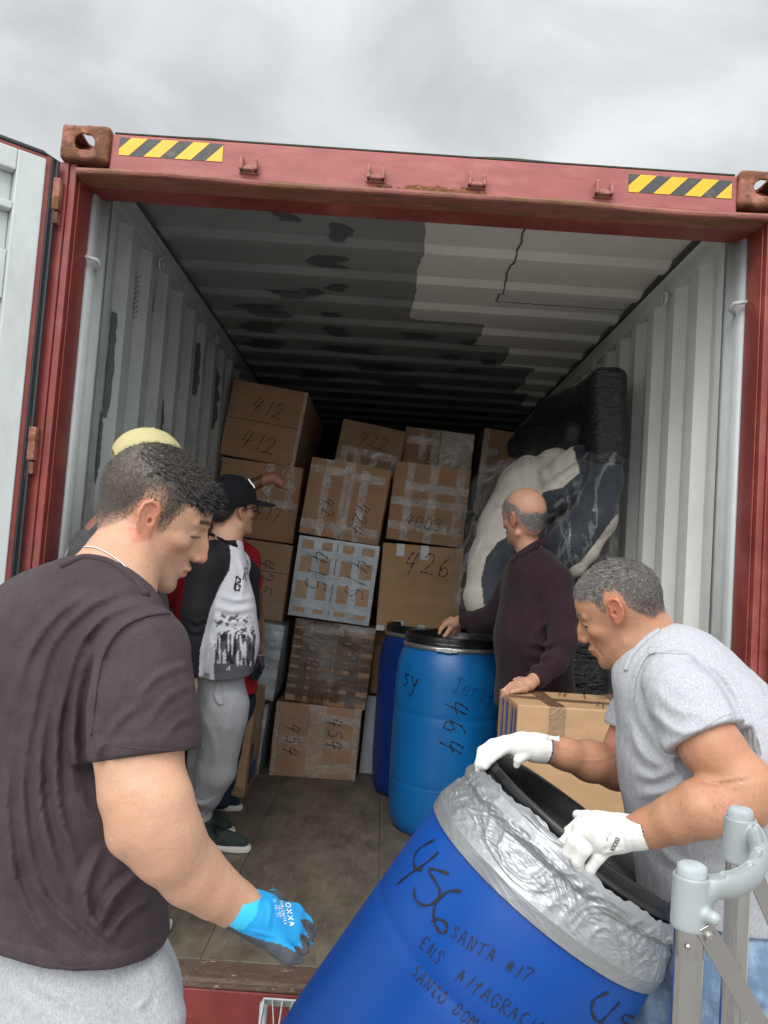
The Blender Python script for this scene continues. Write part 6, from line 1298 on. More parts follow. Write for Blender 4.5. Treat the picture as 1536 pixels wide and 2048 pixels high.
for p, q, rd in (((1068, 1364, 3.20), (1055, 1374, 3.17), 0.07), ((930, 1240, 3.875), (915, 1241, 3.91), 0.08)):
    a = K(*p); d = K(*q)-a; V.cut(a, d/np.linalg.norm(d), 0.004, rd)
hz = float(K(1060, 1425, 3.4)[2]); V.cut((0, 0, hz), (0, 0, -1), 0.008)
mt, v_ = V.mesh(); fl = obj('fleece_jacket', mt, M_fl, mC, smooth=True)
mb = MB(); cpts = [(1030, 1124, 3.44), (1044, 1108, 3.42), (1062, 1095, 3.43), (1082, 1084, 3.47), (1096, 1076, 3.55), (1094, 1076, 3.62), (1066, 1088, 3.66), (1038, 1104, 3.62), (1026, 1118, 3.54)]
pp = [K(*p) for p in cpts]; pp = [np.array(p) for p in pp]; mb.tube([pp[i % 9]*(1-t)+pp[(i+1) % 9]*t for i in range(9) for t in (0, 0.5)]+[pp[0]], 0.0165, 10); obj('collar', mb, M_fl, fl, smooth=True)
M_dk = cloth('dark work trousers', (0.018, 0.019, 0.024))
hC = K(1070, 1450, 3.6); V = legs(hC, np.array([-0.45, -0.89, 0]), [np.array([hC[0]-0.06, hC[1]-0.10, 0.08]), np.array([hC[0]+0.08, hC[1]+0.12, 0.08])], 0.15, 0.10, 0.075, 0.055, np.array([-0.03, 0, 0]), 0, 0.012)
m_, v_ = V.mesh(); obj('trousers', m_, M_dk, mC, smooth=True)
for dx_, dy_ in ((-0.06, -0.10), (0.08, 0.12)): shoe('shoe', mC, (hC[0]+dx_, hC[1]+dy_, 0), (-0.9, 0.4, 0), M_shoe, M_sole)
# ================================================================ man in the raglan shirt and black cap
SK_D = (0.56, 0.32, 0.21)
frD = frame(462, 1022, 3.58, -10, 46, 1, -0.38); gD = dict(beard=0.2, freckle=0.3, hlz=0.005)
mD = person('man in a black and white raglan shirt, black cap and grey sweatpants', (float(K(440, 1400, 3.6)[0]), float(K(440, 1400, 3.6)[1]), 0))
V = vol([(340, 960, 3.8), (540, 940, 3.9), (360, 1430, 3.3), (520, 1400, 3.9)], 0.005)
add_head(V, frD, gD, 1.05)
V.chain([(462, 1045, 3.58, 28), (450, 1085, 3.57, 34)], 0.02); V.chain([(440, 1130, 3.57, 42), (442, 1300, 3.58, 40)], 0.03)
V.chain([(384, 1335, 3.42, 14), (380, 1372, 3.42, 14), (380, 1395, 3.42, 13), (382, 1415, 3.42, 9)], 0.012)
for fg in range(4): V.chain([(374+fg*5, 1398, 3.40+0.012*fg, 6), (375+fg*5, 1420, 3.40+0.012*fg, 4.5), (377+fg*4, 1436, 3.41+0.01*fg, 4)], 0.003)
m_, v_ = V.mesh(); cD = skin_color(v_, frD, SK_D, gD, 1.05, hair=(0.02, 0.016, 0.014)); obj('body', m_, M_skin, mD, smooth=True, vcol=cD)
def cap_mesh(fr, sc, m, parent, bill=0.075, under=None, button=True, arch=False):
    o, R = fr; V = Vol(o-0.22*sc, o+0.24*sc, 0.004); Lf = lambda P: ((P-o) @ R)/sc
    V.add(lambda P: ellip(Lf(P), (-0.004, 0, 0.042), (0.110, 0.089, 0.099))*sc, o-0.14, o+0.16)
    V.add(lambda P: ellip(Lf(P), (-0.004, 0, 0.042), (0.104, 0.083, 0.093))*sc, o-0.14, o+0.16, op='s')
    nrm = R @ np.array([0.10, 0, -1.0]); V.cut(o+R @ np.array([0, 0, 0.028])*sc, nrm, 0.002)
    if arch: V.add(lambda P: ellip(Lf(P), (-0.105, 0, 0.025), (0.04, 0.040, 0.032))*sc, o-0.2, o+0.2, 0.003, 's')
    V.disp(lambda P: 0.0022*np.abs(np.sin(3*np.arctan2(Lf(P)[..., 1], Lf(P)[..., 0]+0.004)))**0.2*-1+0.0008*pnoise(P, 60, 4))
    # bill: a thin curved tongue
    V.add(lambda P: smax(ellip(Lf(P)*[1, 1, 0]+[0, 0, 0], (0.080, 0, 0), (0.030+bill, 0.080, 9)), np.abs(Lf(P)[..., 2]-(0.036-0.30*(Lf(P)[..., 0]-0.09)-3.2*Lf(P)[..., 1]**2))-0.0028, 0.002)*sc, o+R @ np.array([0.11, 0, 0.03])-0.12, o+R @ np.array([0.11, 0, 0.03])+0.12, 0.004)
    m_, v_ = V.mesh(); c = obj('cap', m_, m, parent, smooth=True)
    if button: mb = MB(); b_ = o+R @ np.array([-0.004, 0, 0.142])*sc; mb.tube([b_-R[:, 2]*0.004, b_+R[:, 2]*0.001, b_+R[:, 2]*0.003], [0.009, 0.007, 0.001], 10); obj('button', mb, m, c, smooth=True)
    return c, V
M_capk = cloth('black cap cloth', (0.010, 0.010, 0.013), bump=0.35, bscale=200)
cD_, VD = cap_mesh((frD[0]+frD[1][:, 2]*0.004, frD[1]), 1.14, M_capk, mD, bill=0.100)
mb = MB(); fm = lambda pts, w: [mb.tube([cast(VD, u, v, 3, 4.2)-CF*0.001 for u, v in smooth2(pts, 5)], w, 5)]
fm([(497, 958), (501, 964), (505, 969)], 0.0022); fm([(502, 968), (507, 971), (509, 976)], 0.0022)
obj('cap_logo', mb, mat('white stitching', (0.75, 0.75, 0.75), 0.6), cD_)
mb = MB(); q = lambda a: frD[0]+frD[1] @ np.array(a)*1.05
mb.tube([q((-0.01, -0.086, 0.014)), q((0.05, -0.078, 0.016)), q((0.092, -0.070, 0.016))], 0.0022, 6)
for sg in (-1, 1): mb.tube([q((0.100, sg*0.034+0.026*math.cos(t), 0.006+0.018*math.sin(t))) for t in np.linspace(0, 6.28, 17)], 0.002, 5)
obj('glasses', mb, mat('black frame', (0.01, 0.01, 0.01), 0.3), mD, smooth=True)
V = vol([(340, 1060, 3.8), (530, 1060, 3.9), (360, 1400, 3.3), (530, 1380, 3.9)], 0.005)
latD = np.array([-0.75, 0.66, 0]); sagD = np.array([0.66, 0.75, 0])
V.chain([(452, 1092, 3.57, 34), (435, 1130, 3.56, 46)], 0.04)
V.chain([(438, 1150, 3.57, 62), (446, 1220, 3.57, 64), (452, 1280, 3.57, 64), (446, 1380, 3.58, 60)], 0.05, n=sagD, fl=0.9)
V.chain([(430, 1118, 3.50, 34), (408, 1135, 3.44, 34), (394, 1220, 3.41, 29), (388, 1290, 3.41, 24), (386, 1370, 3.42, 20)], 0.03)
V.chain([(470, 1125, 3.66, 30), (492, 1150, 3.75, 26), (500, 1230, 3.82, 20)], 0.03)
fD = [([(476, 1110), (488, 1150), (482, 1200)], 5, 0.005), ([(440, 1190), (470, 1200), (505, 1195)], 5, 0.006), ([(430, 1212), (465, 1222), (508, 1215)], 5, 0.006), ([(425, 1235), (460, 1245), (510, 1240)], 5, 0.004), ([(410, 1260), (430, 1300), (440, 1340)], 6, 0.004),
 ([(378, 1235), (395, 1245), (412, 1235)], 4, 0.005), ([(376, 1255), (392, 1265), (408, 1255)], 4, 0.005), ([(425, 1100), (440, 1140), (430, 1180)], 6, 0.004)]
V.disp(fold_field(fD)); V.disp(lambda P: 0.002*pnoise(P, 30, 41, 2))
V.cut(K(387, 1352, 3.42), K(387, 1380, 3.42)-K(387, 1340, 3.42), 0.004, 0.07)
a = K(440, 1362, 3.45); V.cut(a, -CU+0.12*CF, 0.006)
mt, v_ = V.mesh(); u_, w_, z_ = px(v_); cc = np.tile(np.array([0.66, 0.67, 0.72]), (len(v_), 1))
blackp = [(340, 1040), (470, 1040), (474, 1092), (458, 1084), (462, 1112), (459, 1140), (440, 1172), (421, 1218), (413, 1248), (400, 1300), (397, 1370), (340, 1380)]
bk = inpoly(u_, w_, blackp) | (z_ > 3.66); cc[bk] = (0.012, 0.012, 0.015)
pr_ = inpoly(u_, w_, [(430, 1232), (455, 1222), (500, 1232), (512, 1270), (508, 1340), (498, 1372), (428, 1360), (428, 1290)]) & ~bk
n1_ = pnoise(np.stack([u_, w_*0.45, z_*0], 1), 0.42, 51, 3); n2_ = pnoise(np.stack([u_, w_*0.12, z_*0], 1), 0.6, 52, 2); n3_ = pnoise(np.stack([u_, w_, z_*0], 1), 0.35, 53, 3)
top = w_ < 1268; dkk = np.where(top, n3_ > 0.15, (n2_+0.6*n1_) < 0.25); cc[pr_ & dkk] = (0.10, 0.10, 0.115); cc[pr_ & ~top & ((n1_+n2_) < -0.5)] = (0.02, 0.02, 0.025); cc[pr_ & (w_ > 1325+0.1*(u_-430)) & (n2_ < 0.9)] = (0.11, 0.115, 0.13)
rg = obj('raglan_shirt', mt, mat('raglan cloth', vcol=True, rough=0.9, bump=0.25, bscale=300, bdist=0.002), mD, smooth=True, vcol=cc)
mb = MB()
def vmap(ox, oy, ang, Vv, D0, D1):
    ca, sa = math.cos(math.radians(ang)), math.sin(math.radians(ang))
    return lambda a, b: (cast(Vv, ox+a*ca-b*sa, oy-(a*sa+b*ca), D0, D1), -ray(ox, oy)*0.9)
write(mb, vmap(468, 1180, -8, V, 3.2, 4), 'B', (0, 0), 25, 0, 5.0, adv=1.1, aspect=0.55, jit=0, slant=0); write(mb, vmap(485, 1160, -10, V, 3.2, 4), 'R', (0, 0), 24, 0, 2.2, aspect=0.35, jit=0.03)
write(mb, vmap(484, 1140, -20, V, 3.2, 4), 'X', (0, 0), 22, 0, 1.6, aspect=0.5)
write(mb, vmap(452, 1342, -5, V, 3.2, 4), 'A', (0, 0), 9, 0, 1.6, aspect=0.9, jit=0) if False else None
obj('printed_letter', mb, mat('black print', (0.03, 0.03, 0.03), 0.6), rg)
mb = MB(); mb.tube(on(V, [(408, 1062), (430, 1072), (452, 1084), (474, 1092)], 8, 0, 3, 4.2), 0.007, 8); obj('neckline', mb, M_capk, rg, smooth=True)
mb = MB(); write(mb, vmap(453, 1341, -5, V, 3.2, 4), 'A', (0, 0), 9, 0, 2.0, aspect=0.9, jit=0); obj('printed_letter', mb, mat('white stitching', (0.75,)*3, 0.6), rg)
hD = K(432, 1405, 3.62); ft = PZ(410, 1672, 0.08)
V = legs(hD, latD, [np.array([hD[0]-0.10, hD[1]+0.16, 0.09]), np.array([float(K(392, 1650, 3.66)[0]), float(K(392, 1650, 3.66)[1]), 0.09])], 0.104, 0.084, 0.072, 0.052, sagD*0.03, 0, 0.006)
V.chain([(438, 1325, 3.60, 54), (434, 1430, 3.60, 49)], 0.04, n=sagD, fl=0.9); V.chain([(448, 1440, 3.56, 44), (432, 1540, 3.6, 37), (412, 1590, 3.62, 30)], 0.03)
V.disp(fold_field([([(436, 1362), (430, 1390), (440, 1408), (450, 1400), (448, 1375)], 3, 0.007), ([(400, 1420), (430, 1500), (420, 1580)], 7, 0.004), ([(380, 1600), (405, 1610), (425, 1600)], 5, 0.006), ([(385, 1625), (400, 1632), (412, 1625)], 4, 0.006), ([(470, 1400), (450, 1470), (430, 1540)], 8, 0.004)]))
m_, v_ = V.mesh(); obj('sweatpants', m_, M_pA, mD, smooth=True)
M_grn = cloth('dark green suede', (0.035, 0.05, 0.045)); M_lace = mat('black laces', (0.008, 0.008, 0.008), 0.8)
sp = PZ(415, 1700, 0.0); 
s_ = shoe('shoe', mD, (float(sp[0])-0.02, float(sp[1])+0.03, 0), (0.96, -0.12, 0), M_grn, M_sole, lace=M_lace)
shoe('shoe', mD, (hD[0]-0.12, hD[1]+0.22, 0), (0.9, 0.2, 0), M_grn, M_sole, lace=M_lace)
# ================================================================ man in the red T-shirt behind, reaching to the boxes
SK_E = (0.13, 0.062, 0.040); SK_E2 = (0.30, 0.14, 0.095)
frE = frame(455, 1012, 4.05, -5, 65, 1); mE = person('man in a red T-shirt and grey gloves behind the raglan shirt, reaching to the boxes', (float(K(430, 1400, 4.05)[0]), float(K(430, 1400, 4.05)[1]), 0))
V = vol([(330, 940, 4.2), (590, 930, 4.35), (340, 1400, 3.8), (540, 1400, 4.2)], 0.0055)
gE = dict(beard=0.2, freckle=0.0); add_head(V, frE, gE)
V.chain([(440, 1040, 4.05, 24), (432, 1090, 4.05, 30)], 0.02); V.chain([(430, 1120, 4.05, 50), (430, 1350, 4.05, 48)], 0.03)
V.chain([(490, 1120, 4.0, 22), (507, 1200, 3.98, 18), (514, 1260, 3.96, 14), (517, 1300, 3.95, 11), (518, 1330, 3.95, 10)], 0.015)
V.chain([(365, 1120, 4.12, 20), (400, 1040, 4.25, 18), (470, 985, 4.32, 15), (535, 957, 4.36, 11), (548, 955, 4.37, 10)], 0.02)
V.chain([(545, 955, 4.36, 11), (556, 962, 4.37, 10.5)], 0.01)
for fg in ([(552, 955, 4.37, 8), (561, 952, 4.38, 4.5), (567, 945, 4.39, 3.6), (569, 942, 4.39, 3)], [(556, 966, 4.37, 7), (564, 974, 4.38, 4.6), (572, 978, 4.39, 3.8)], [(558, 961, 4.37, 7), (564, 964, 4.36, 5), (562, 970, 4.35, 4.4)], [(556, 964, 4.38, 7), (562, 969, 4.39, 4.6), (558, 974, 4.38, 4)], [(553, 966, 4.38, 7), (556, 974, 4.39, 4.4), (553, 977, 4.38, 3.8)]): V.chain(fg, 0.0035)
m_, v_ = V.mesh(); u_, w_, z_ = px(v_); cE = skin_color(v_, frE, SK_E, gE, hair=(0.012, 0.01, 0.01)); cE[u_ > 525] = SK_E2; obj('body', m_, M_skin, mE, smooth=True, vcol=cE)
V = vol([(320, 1060, 4.3), (540, 1060, 4.2), (320, 1420, 3.8), (540, 1420, 4.3)], 0.006)
V.chain([(432, 1095, 4.05, 36), (430, 1140, 4.05, 60)], 0.05); V.chain([(428, 1150, 4.05, 82), (430, 1360, 4.06, 78), (430, 1420, 4.06, 76)], 0.05, n=CF, fl=0.7)
V.chain([(465, 1105, 4.03, 32), (490, 1118, 4.0, 28), (497, 1160, 3.99, 25), (503, 1220, 3.98, 24)], 0.03); V.chain([(380, 1105, 4.08, 30), (362, 1130, 4.1, 30), (352, 1190, 4.1, 26)], 0.03)
V.cut(K(500, 1180, 3.98), K(503, 1230, 3.98)-K(495, 1140, 4.0), 0.004, 0.11); hz = float(K(430, 1385, 4.0)[2]); V.cut((0, 0, hz), (0, 0, -1), 0.006); V.disp(lambda P: 0.003*pnoise(P, 26, 61, 2))
m_, v_ = V.mesh(); obj('t_shirt', m_, cloth('red cotton', (0.36, 0.018, 0.022)), mE, smooth=True)
V = vol([(500, 1285, 4.0), (535, 1370, 3.9)], 0.004, 0.04)
V.chain([(516, 1292, 3.955, 12), (517, 1310, 3.95, 11), (516, 1326, 3.95, 12)], 0.008)
for k_ in range(4): V.chain([(512+k_*3.4, 1328, 3.94+0.008*k_, 7), (508+k_*4.2, 1344, 3.93+0.01*k_, 4.6), (505+k_*3, 1356, 3.93+0.01*k_, 4.2)], 0.003)
V.chain([(520, 1318, 3.93, 7), (525, 1332, 3.92, 4.8), (520, 1343, 3.92, 4)], 0.004)
m_, v_ = V.mesh(); u_, w_, z_ = px(v_); cc = np.tile(np.array([0.055, 0.04, 0.055]), (len(v_), 1)); cc[w_ < 1312] = (0.22, 0.22, 0.23); cc[(w_ > 1334)] = (0.012, 0.012, 0.014); obj('work_glove', m_, MATS['knit glove'], mE, smooth=True, vcol=cc)
hE = K(430, 1400, 4.1); V = legs(hE, np.array([-1.0, 0, 0]), [np.array([hE[0]-0.11, hE[1]+0.05, 0.08]), np.array([hE[0]+0.07, hE[1]-0.02, 0.08])], 0.14, 0.10, 0.075, 0.055, np.array([0, 0.03, 0]), 0, 0.01)
m_, v_ = V.mesh(); obj('trousers', m_, cloth('dark denim', (0.02, 0.028, 0.045)), mE, smooth=True)
M_nav = cloth('navy canvas', (0.018, 0.028, 0.042)); sp = PZ(402, 1617, 0.0)
shoe('shoe', mE, (float(sp[0]), float(sp[1])+0.02, 0), (0.98, -0.05, 0), M_nav, M_sole); shoe('shoe', mE, (hE[0]-0.14, hE[1]+0.08, 0), (0.8, 0.5, 0), M_nav, M_sole)
# ================================================================ man with the yellow cap, behind the nearest man
frF = frame(294, 946, 2.62, 10, 25, 1); mF = person('man in pale yellow cap and charcoal shirt, mostly hidden behind the nearest man', (float(K(240, 1500, 2.7)[0]), float(K(240, 1500, 2.7)[1]), 0))
gF = dict(beard=0.2, freckle=0.0)
V = vol([(100, 850, 2.5), (400, 850, 2.9), (100, 1600, 2.4), (420, 1500, 2.9)], 0.006); add_head(V, frF, gF, 0.98)
V.chain([(285, 970, 2.63, 36), (255, 1040, 2.64, 50)], 0.02); V.chain([(240, 1090, 2.65, 75), (235, 1450, 2.67, 80)], 0.03); V.chain([(270, 1120, 2.5, 38), (285, 1260, 2.45, 32), (330, 1350, 2.5, 26), (345, 1380, 2.52, 18)], 0.02)
for k_ in range(4): V.chain([(345+k_*3, 1385, 2.50+0.01*k_, 9), (350+k_*4, 1405, 2.50+0.012*k_, 6.5), (350+k_*4, 1422, 2.51+0.012*k_, 5.5)], 0.004)
m_, v_ = V.mesh(); obj('body', m_, M_skin, mF, smooth=True, vcol=skin_color(v_, frF, (0.24, 0.115, 0.08), gF, 0.98, hair=(0.015, 0.012, 0.011)))
cF_, VF = cap_mesh((frF[0]-frF[1][:, 2]*0.004, frF[1]), 1.07, cloth('pale yellow cotton twill', (0.47, 0.42, 0.22), bump=0.3, bscale=200, noise=0.08), mF, arch=True)
V = vol([(90, 950, 2.5), (400, 950, 2.95), (90, 1600, 2.35), (420, 1600, 2.95)], 0.006, 0.08)
V.chain([(272, 1030, 2.64, 56), (262, 1070, 2.65, 68), (224, 1118, 2.65, 84)], 0.02); V.chain([(230, 1142, 2.65, 96), (228, 1250, 2.66, 106), (230, 1560, 2.68, 110)], 0.03); V.chain([(250, 1080, 2.55, 60), (275, 1180, 2.46, 48)], 0.04)
V.disp(fold_field([([(130, 1110), (160, 1090), (190, 1088)], 5, 0.006), ([(150, 1060), (175, 1080), (210, 1090)], 6, 0.005)])); V.disp(lambda P: 0.003*pnoise(P, 22, 71, 2)); V.cut(K(277, 1190, 2.45), K(280, 1230, 2.44)-K(265, 1130, 2.5), 0.004, 0.13); V.cut((0, 0, 0.80), (0, 0, -1), 0.006)
m_, v_ = V.mesh(); u_, w_, z_ = px(v_); cc = np.tile(np.array([0.05, 0.048, 0.05]), (len(v_), 1))
edge = np.interp(w_, [980, 1000, 1030, 1060, 1090, 1120, 1200], [215, 195, 166, 143, 128, 121, 116]); cc[(u_ < edge+10) & (w_ < 1300)] = (0.22, 0.23, 0.24); obj('raglan_shirt', m_, MATS['raglan cloth'], mF, smooth=True, vcol=cc)
hF = K(225, 1560, 2.7); V = legs(hF, np.array([-0.9, 0.4, 0]), [np.array([hF[0]-0.12, hF[1]+0.05, 0.08]), np.array([hF[0]+0.1, hF[1]-0.03, 0.08])], 0.14, 0.10, 0.075, 0.055, np.array([0, 0.03, 0]), 0, 0.012)
m_, v_ = V.mesh(); obj('trousers', m_, M_dk, mF, smooth=True)
for sx in (-0.12, 0.1): shoe('shoe', mF, (hF[0]+sx, hF[1], 0), (0.4, 0.9, 0), M_shoe, M_sole)
# ================================================================ sofa on its end, wrapped in plastic, against the right wall
so = thing('wrapped_sofa', 'navy and cream sofa upended by the right wall in clear plastic and black stretch film', 'sofa', (0.95, 1.5, 1.2))
upc = [([(1115, 945, 4.15, 50), (1065, 990, 4.15, 66), (1035, 1060, 4.10, 74), (1010, 1130, 4.02, 70), (985, 1195, 3.98, 58)], 0.05), ([(1160, 930, 3.95, 40), (1125, 970, 4.0, 52)], 0.03), ([(1080, 935, 4.35, 42), (1045, 975, 4.35, 48), (1005, 1060, 4.3, 52)], 0.03)]
roll = [([(1212, 900, 3.78, 30), (1210, 960, 3.76, 34), (1188, 1035, 3.74, 44), (1140, 1090, 3.76, 44), (1095, 1130, 3.8, 42), (1050, 1180, 3.85, 38)], 0.03), ([(1170, 950, 3.83, 30), (1120, 985, 3.86, 32), (1080, 1010, 3.90, 26)], 0.02)]
V = vol([(900, 860, 4.5), (1250, 860, 3.7), (900, 1300, 4.1), (1200, 1300, 3.8)], 0.007)
for c, k in upc+roll: V.chain(c, k)
V.disp(fold_field([([(1060, 905), (1050, 950), (1065, 990)], 7, 0.006), ([(1090, 900), (1085, 950), (1110, 985)], 7, 0.008), ([(1120, 895), (1110, 940), (1140, 975)], 7, 0.006), ([(1150, 940), (1100, 985), (1060, 1010)], 5, -0.012)]))
m_, v_ = V.mesh(); u_, w_, z_ = px(v_); V_ = 0; cc = np.tile(np.array([0.58, 0.54, 0.465]), (len(v_), 1)); navy = (0.012, 0.019, 0.033)
nv = inpoly(u_, w_, [(1142, 880), (1260, 880), (1260, 1020), (1232, 1030), (1150, 1140), (1100, 1160), (1060, 1200), (1060, 1080), (1100, 1030), (1075, 1012), (1085, 985), (1125, 975), (1160, 945), (1150, 910)]) | inpoly(u_, w_, [(968, 1210), (962, 1160), (972, 1115), (995, 1085), (1030, 1062), (1075, 1050), (1080, 1210)])
cc[nv] = navy; obj('upholstery', m_, mat('sofa cloth', vcol=True, rough=0.85, bump=0.3, bscale=200, noise=0.08, nscale=10, sheen=0.2), so, smooth=True, vcol=cc)
V2 = vol([(1100, 1000, 3.8), (1250, 1180, 3.6)], 0.005); V2.chain([(1232, 1012, 3.70, 5), (1212, 1062, 3.70, 11), (1180, 1105, 3.71, 16), (1152, 1135, 3.73, 17), (1140, 1152, 3.74, 8)], 0.02); m_, v_ = V2.mesh(); obj('cream_panel', m_, mat('cream cloth', (0.50, 0.465, 0.40), 0.85, bump=0.3, bscale=200), so, smooth=True)
# black stretch film on the upper end
V = vol([(980, 730, 4.7), (1260, 740, 3.65), (990, 940, 4.7), (1260, 920, 3.65)], 0.006, 0.1)
a = K(1212, 905, 3.77); b = K(1211, 750, 3.78); c = K(1120, 830, 4.45); d = K(1050, 900, 4.6)
hgt = np.linalg.norm(b-a)
V.add(lambda P: rbox(P, (a+b)/2-CU*0.02, (0.085, 0.10, hgt/2+0.045), 0.055, np.stack([CR, CF, CU], 1)), a-0.4, a+0.9)
V.chain([(1200, 800, 3.9, 40), (1130, 850, 4.45, 52)], 0.06); V.chain([(1200, 880, 3.95, 30), (1130, 850, 4.45, 50), (1062, 888, 4.6, 38)], 0.06); V.chain([(1200, 770, 3.9, 26), (1150, 800, 4.3, 22), (1110, 835, 4.5, 40)], 0.05)
V.chain([(1150, 872, 4.1, 34), (1080, 885, 4.3, 30), (1040, 895, 4.4, 28)], 0.04)
V.disp(lambda P: 0.0012*np.sin(120*(P @ (CU*0.9+CR*0.35))+6*pnoise(P, 14, 81))*pnoise(P, 22, 83)+0.003*pnoise(P, 12, 84))
m_, v_ = V.mesh(); obj('stretch_film', m_, mat('black stretch film', (0.004, 0.004, 0.005), 0.14, spec=0.8, bump=1.0, bscale=16, stretch=(1, 1, 3.5), bdist=0.022), so, smooth=True)
# clear plastic cover, pulled tight into creases
V = vol([(860, 880, 4.6), (1260, 880, 3.6), (870, 1330, 4.1), (1260, 1200, 3.6)], 0.007, 0.05)
for c, k in upc+roll: V.chain(c, k+0.03, off=0.012)
V.chain([(1075, 930, 4.3, 70), (1010, 1010, 4.3, 72), (985, 1110, 4.15, 62), (980, 1200, 4.0, 62), (985, 1225, 3.98, 50)], 0.08, off=0.01); V.chain([(1212, 900, 3.77, 38), (1222, 980, 3.72, 26), (1215, 1080, 3.74, 18), (1200, 1180, 3.78, 14)], 0.05)
def crease(P):
    u, v, z = px(P); s_ = (u*0.55+v*0.83); t_ = (u*0.83-v*0.55); w_ = pnoise(P, 9, 91)
    return 0.006*np.abs(np.sin(s_/21+2.2*w_+0.004*t_))-0.006+0.003*np.sin(s_/8+3*w_)*(pnoise(P, 12, 92) > 0)
V.disp(crease); V.disp(fold_field([([(1238, 930), (1190, 960), (1130, 985), (1060, 1030)], 4, 0.010), ([(1238, 945), (1180, 985), (1100, 1020), (1050, 1070)], 4, 0.009), ([(1235, 970), (1180, 1010), (1110, 1060), (1050, 1110)], 4, 0.009), ([(1180, 910), (1178, 950), (1150, 990)], 4, 0.008), ([(1215, 905), (1212, 930), (1225, 950)], 3, 0.006), ([(1190, 905), (1195, 925), (1185, 940)], 3, 0.006), ([(1008, 925), (985, 1000), (935, 1090)], 5, 0.008), ([(1030, 920), (1000, 1010), (950, 1100), (925, 1200)], 5, 0.007), ([(1000, 1090), (1005, 1130), (985, 1180)], 4, 0.007), ([(1030, 1080), (1020, 1130), (1010, 1190)], 4, 0.007)])); V.cut(K(1200, 905, 3.77), CU, 0.01)
m_, v_ = V.mesh(); obj('plastic_cover', m_, film('clear plastic sheet', (0.50, 0.51, 0.51), 0.05, 0.32, 2.6, 0.09, (1, 1, 0.6), 0.5, 0.03), so, smooth=True)
# black wrapped bundle below it
bb = thing('wrapped_bundle', 'tall bundle in black film on the floor by the right wall, behind the fleece jacket', 'bundle', (0.93, 1.45, 0))
V = Vol((0.72, 1.15, -0.01), (1.14, 1.85, 1.28), 0.009)
V.add(lambda P: rbox(P, (0.925, 1.48, 0.61), (0.155, 0.27, 0.61), 0.05), (0.7, 1.1, -0.05), (1.2, 1.9, 1.3)); V.disp(lambda P: 0.005*np.sin(48*P[..., 2]+20*P[..., 0]+3*pnoise(P, 9, 95))+0.003*pnoise(P, 40, 96, 2))
m_, v_ = V.mesh(); obj('film_wrap', m_, MATS['black stretch film'], bb, smooth=True)
for i, z_ in enumerate((0.35, 0.8)):
    mb = MB(); mb.box((0.765, 1.203-0.002, z_), (1.085, 1.747, z_+0.06)); 
# ================================================================ ladder top in the near right corner
M_tube = mat('satin aluminium tube', (0.50, 0.49, 0.47), 0.26, metal=1.0, noise=0.08, nscale=6, bump=0.06, stretch=(1, 1, 0.2)); M_cast = mat('cast grey fitting', (0.34, 0.375, 0.38), 0.45, metal=0.2, noise=0.08, nscale=12, bump=0.12, bscale=150, bdist=0.003)
pA = K(1384, 1738, 0.95); pB = K(1481, 1625, 1.13); r_t = 0.0172
ld = thing('ladder', 'aluminium ladder top with curved grey handle joining two posts, nearest on the right', 'ladder', (float(pA[0]), float(pA[1]), GZ))
for i, p in enumerate((pA, pB)):
    mb = MB(); pr_ = [r_t*(1+0.05*(k % 2)) for k in range(12)]; n = 12; z1 = p[2]-0.012; vs = []
    for z in (GZ+0.005, z1-0.075, z1-0.074, z1):
        for k in range(n):
            a = 2*math.pi*k/n+0.2; rr = r_t*(1.0 if z > z1-0.0745 else 0.99)*(1+0.045*(k % 3 == 0)); vs.append((p[0]+rr*math.cos(a), p[1]+rr*math.sin(a), z))
    mb.add(vs, [(j*n+k, j*n+(k+1) % n, (j+1)*n+(k+1) % n, (j+1)*n+k) for j in range(3) for k in range(n)]+[tuple(range(n))[::-1]])
    obj('post', mb, M_tube, ld, smooth=False, bevel=0.0012, seg=2)
    mb = MB(); mb.lathe([(0, 0.0075), (r_t*0.7, 0.0070), (r_t*0.95, 0.0045), (r_t*1.0, 0.0), (r_t*1.0, -0.014)], Matrix.Translation((p[0], p[1], p[2])), 32); obj('end_cap', mb, mat('grey plastic cap', (0.36, 0.40, 0.42), 0.5, noise=0.2, nscale=40, bump=0.1), ld, smooth=True)
    mb = MB(); c = Vector((p[0]-0.008, p[1]-r_t*1.02, p[2]-0.082)); mb.tube([c, c+Vector((0, -0.003, 0))], [0.0042, 0.003], 12); obj('rivet', mb, M_tube, ld, smooth=True)
    mb = MB(); mb.lathe([(r_t*1.03, 0), (r_t*1.035, -0.001), (r_t*1.035, -0.032), (r_t*1.02, -0.033)], Matrix.Translation((p[0], p[1], p[2]-0.066)), 32); obj('sleeve', mb, M_tube, ld, smooth=True)
V = Vol(np.minimum(pA, pB)-0.12, np.maximum(pA, pB)+np.array([0.16, 0.05, 0.03]), 0.0018)
for p in (pA, pB):
    V.cap(p+[0, 0, -0.062], p+[0, 0, -0.010], r_t+0.0050, r_t+0.0042)
    sl_ = V.cut; 
mid = (pA+pB)/2; hp = [K(1422, 1772, 0.945), K(1466, 1768, 0.96), K(1500, 1750, 0.99), K(1516, 1724, 1.03), K(1519, 1698, 1.07), K(1509, 1672, 1.11), K(1495, 1660, 1.13)]
hp = [np.array(p) for p in hp]; 
def cr_(pp, n=6):
    e = [2*pp[0]-pp[1]]+pp+[2*pp[-1]-pp[-2]]; out = []
    for i in range(1, len(e)-2):
        a_, b_, c_, d_ = e[i-1:i+3]
        for j in range(n): t = j/n; out.append(0.5*((2*b_)+(-a_+c_)*t+(2*a_-5*b_+4*c_-d_)*t*t+(-a_+3*b_-3*c_+d_)*t**3))
    return out+[pp[-1]]
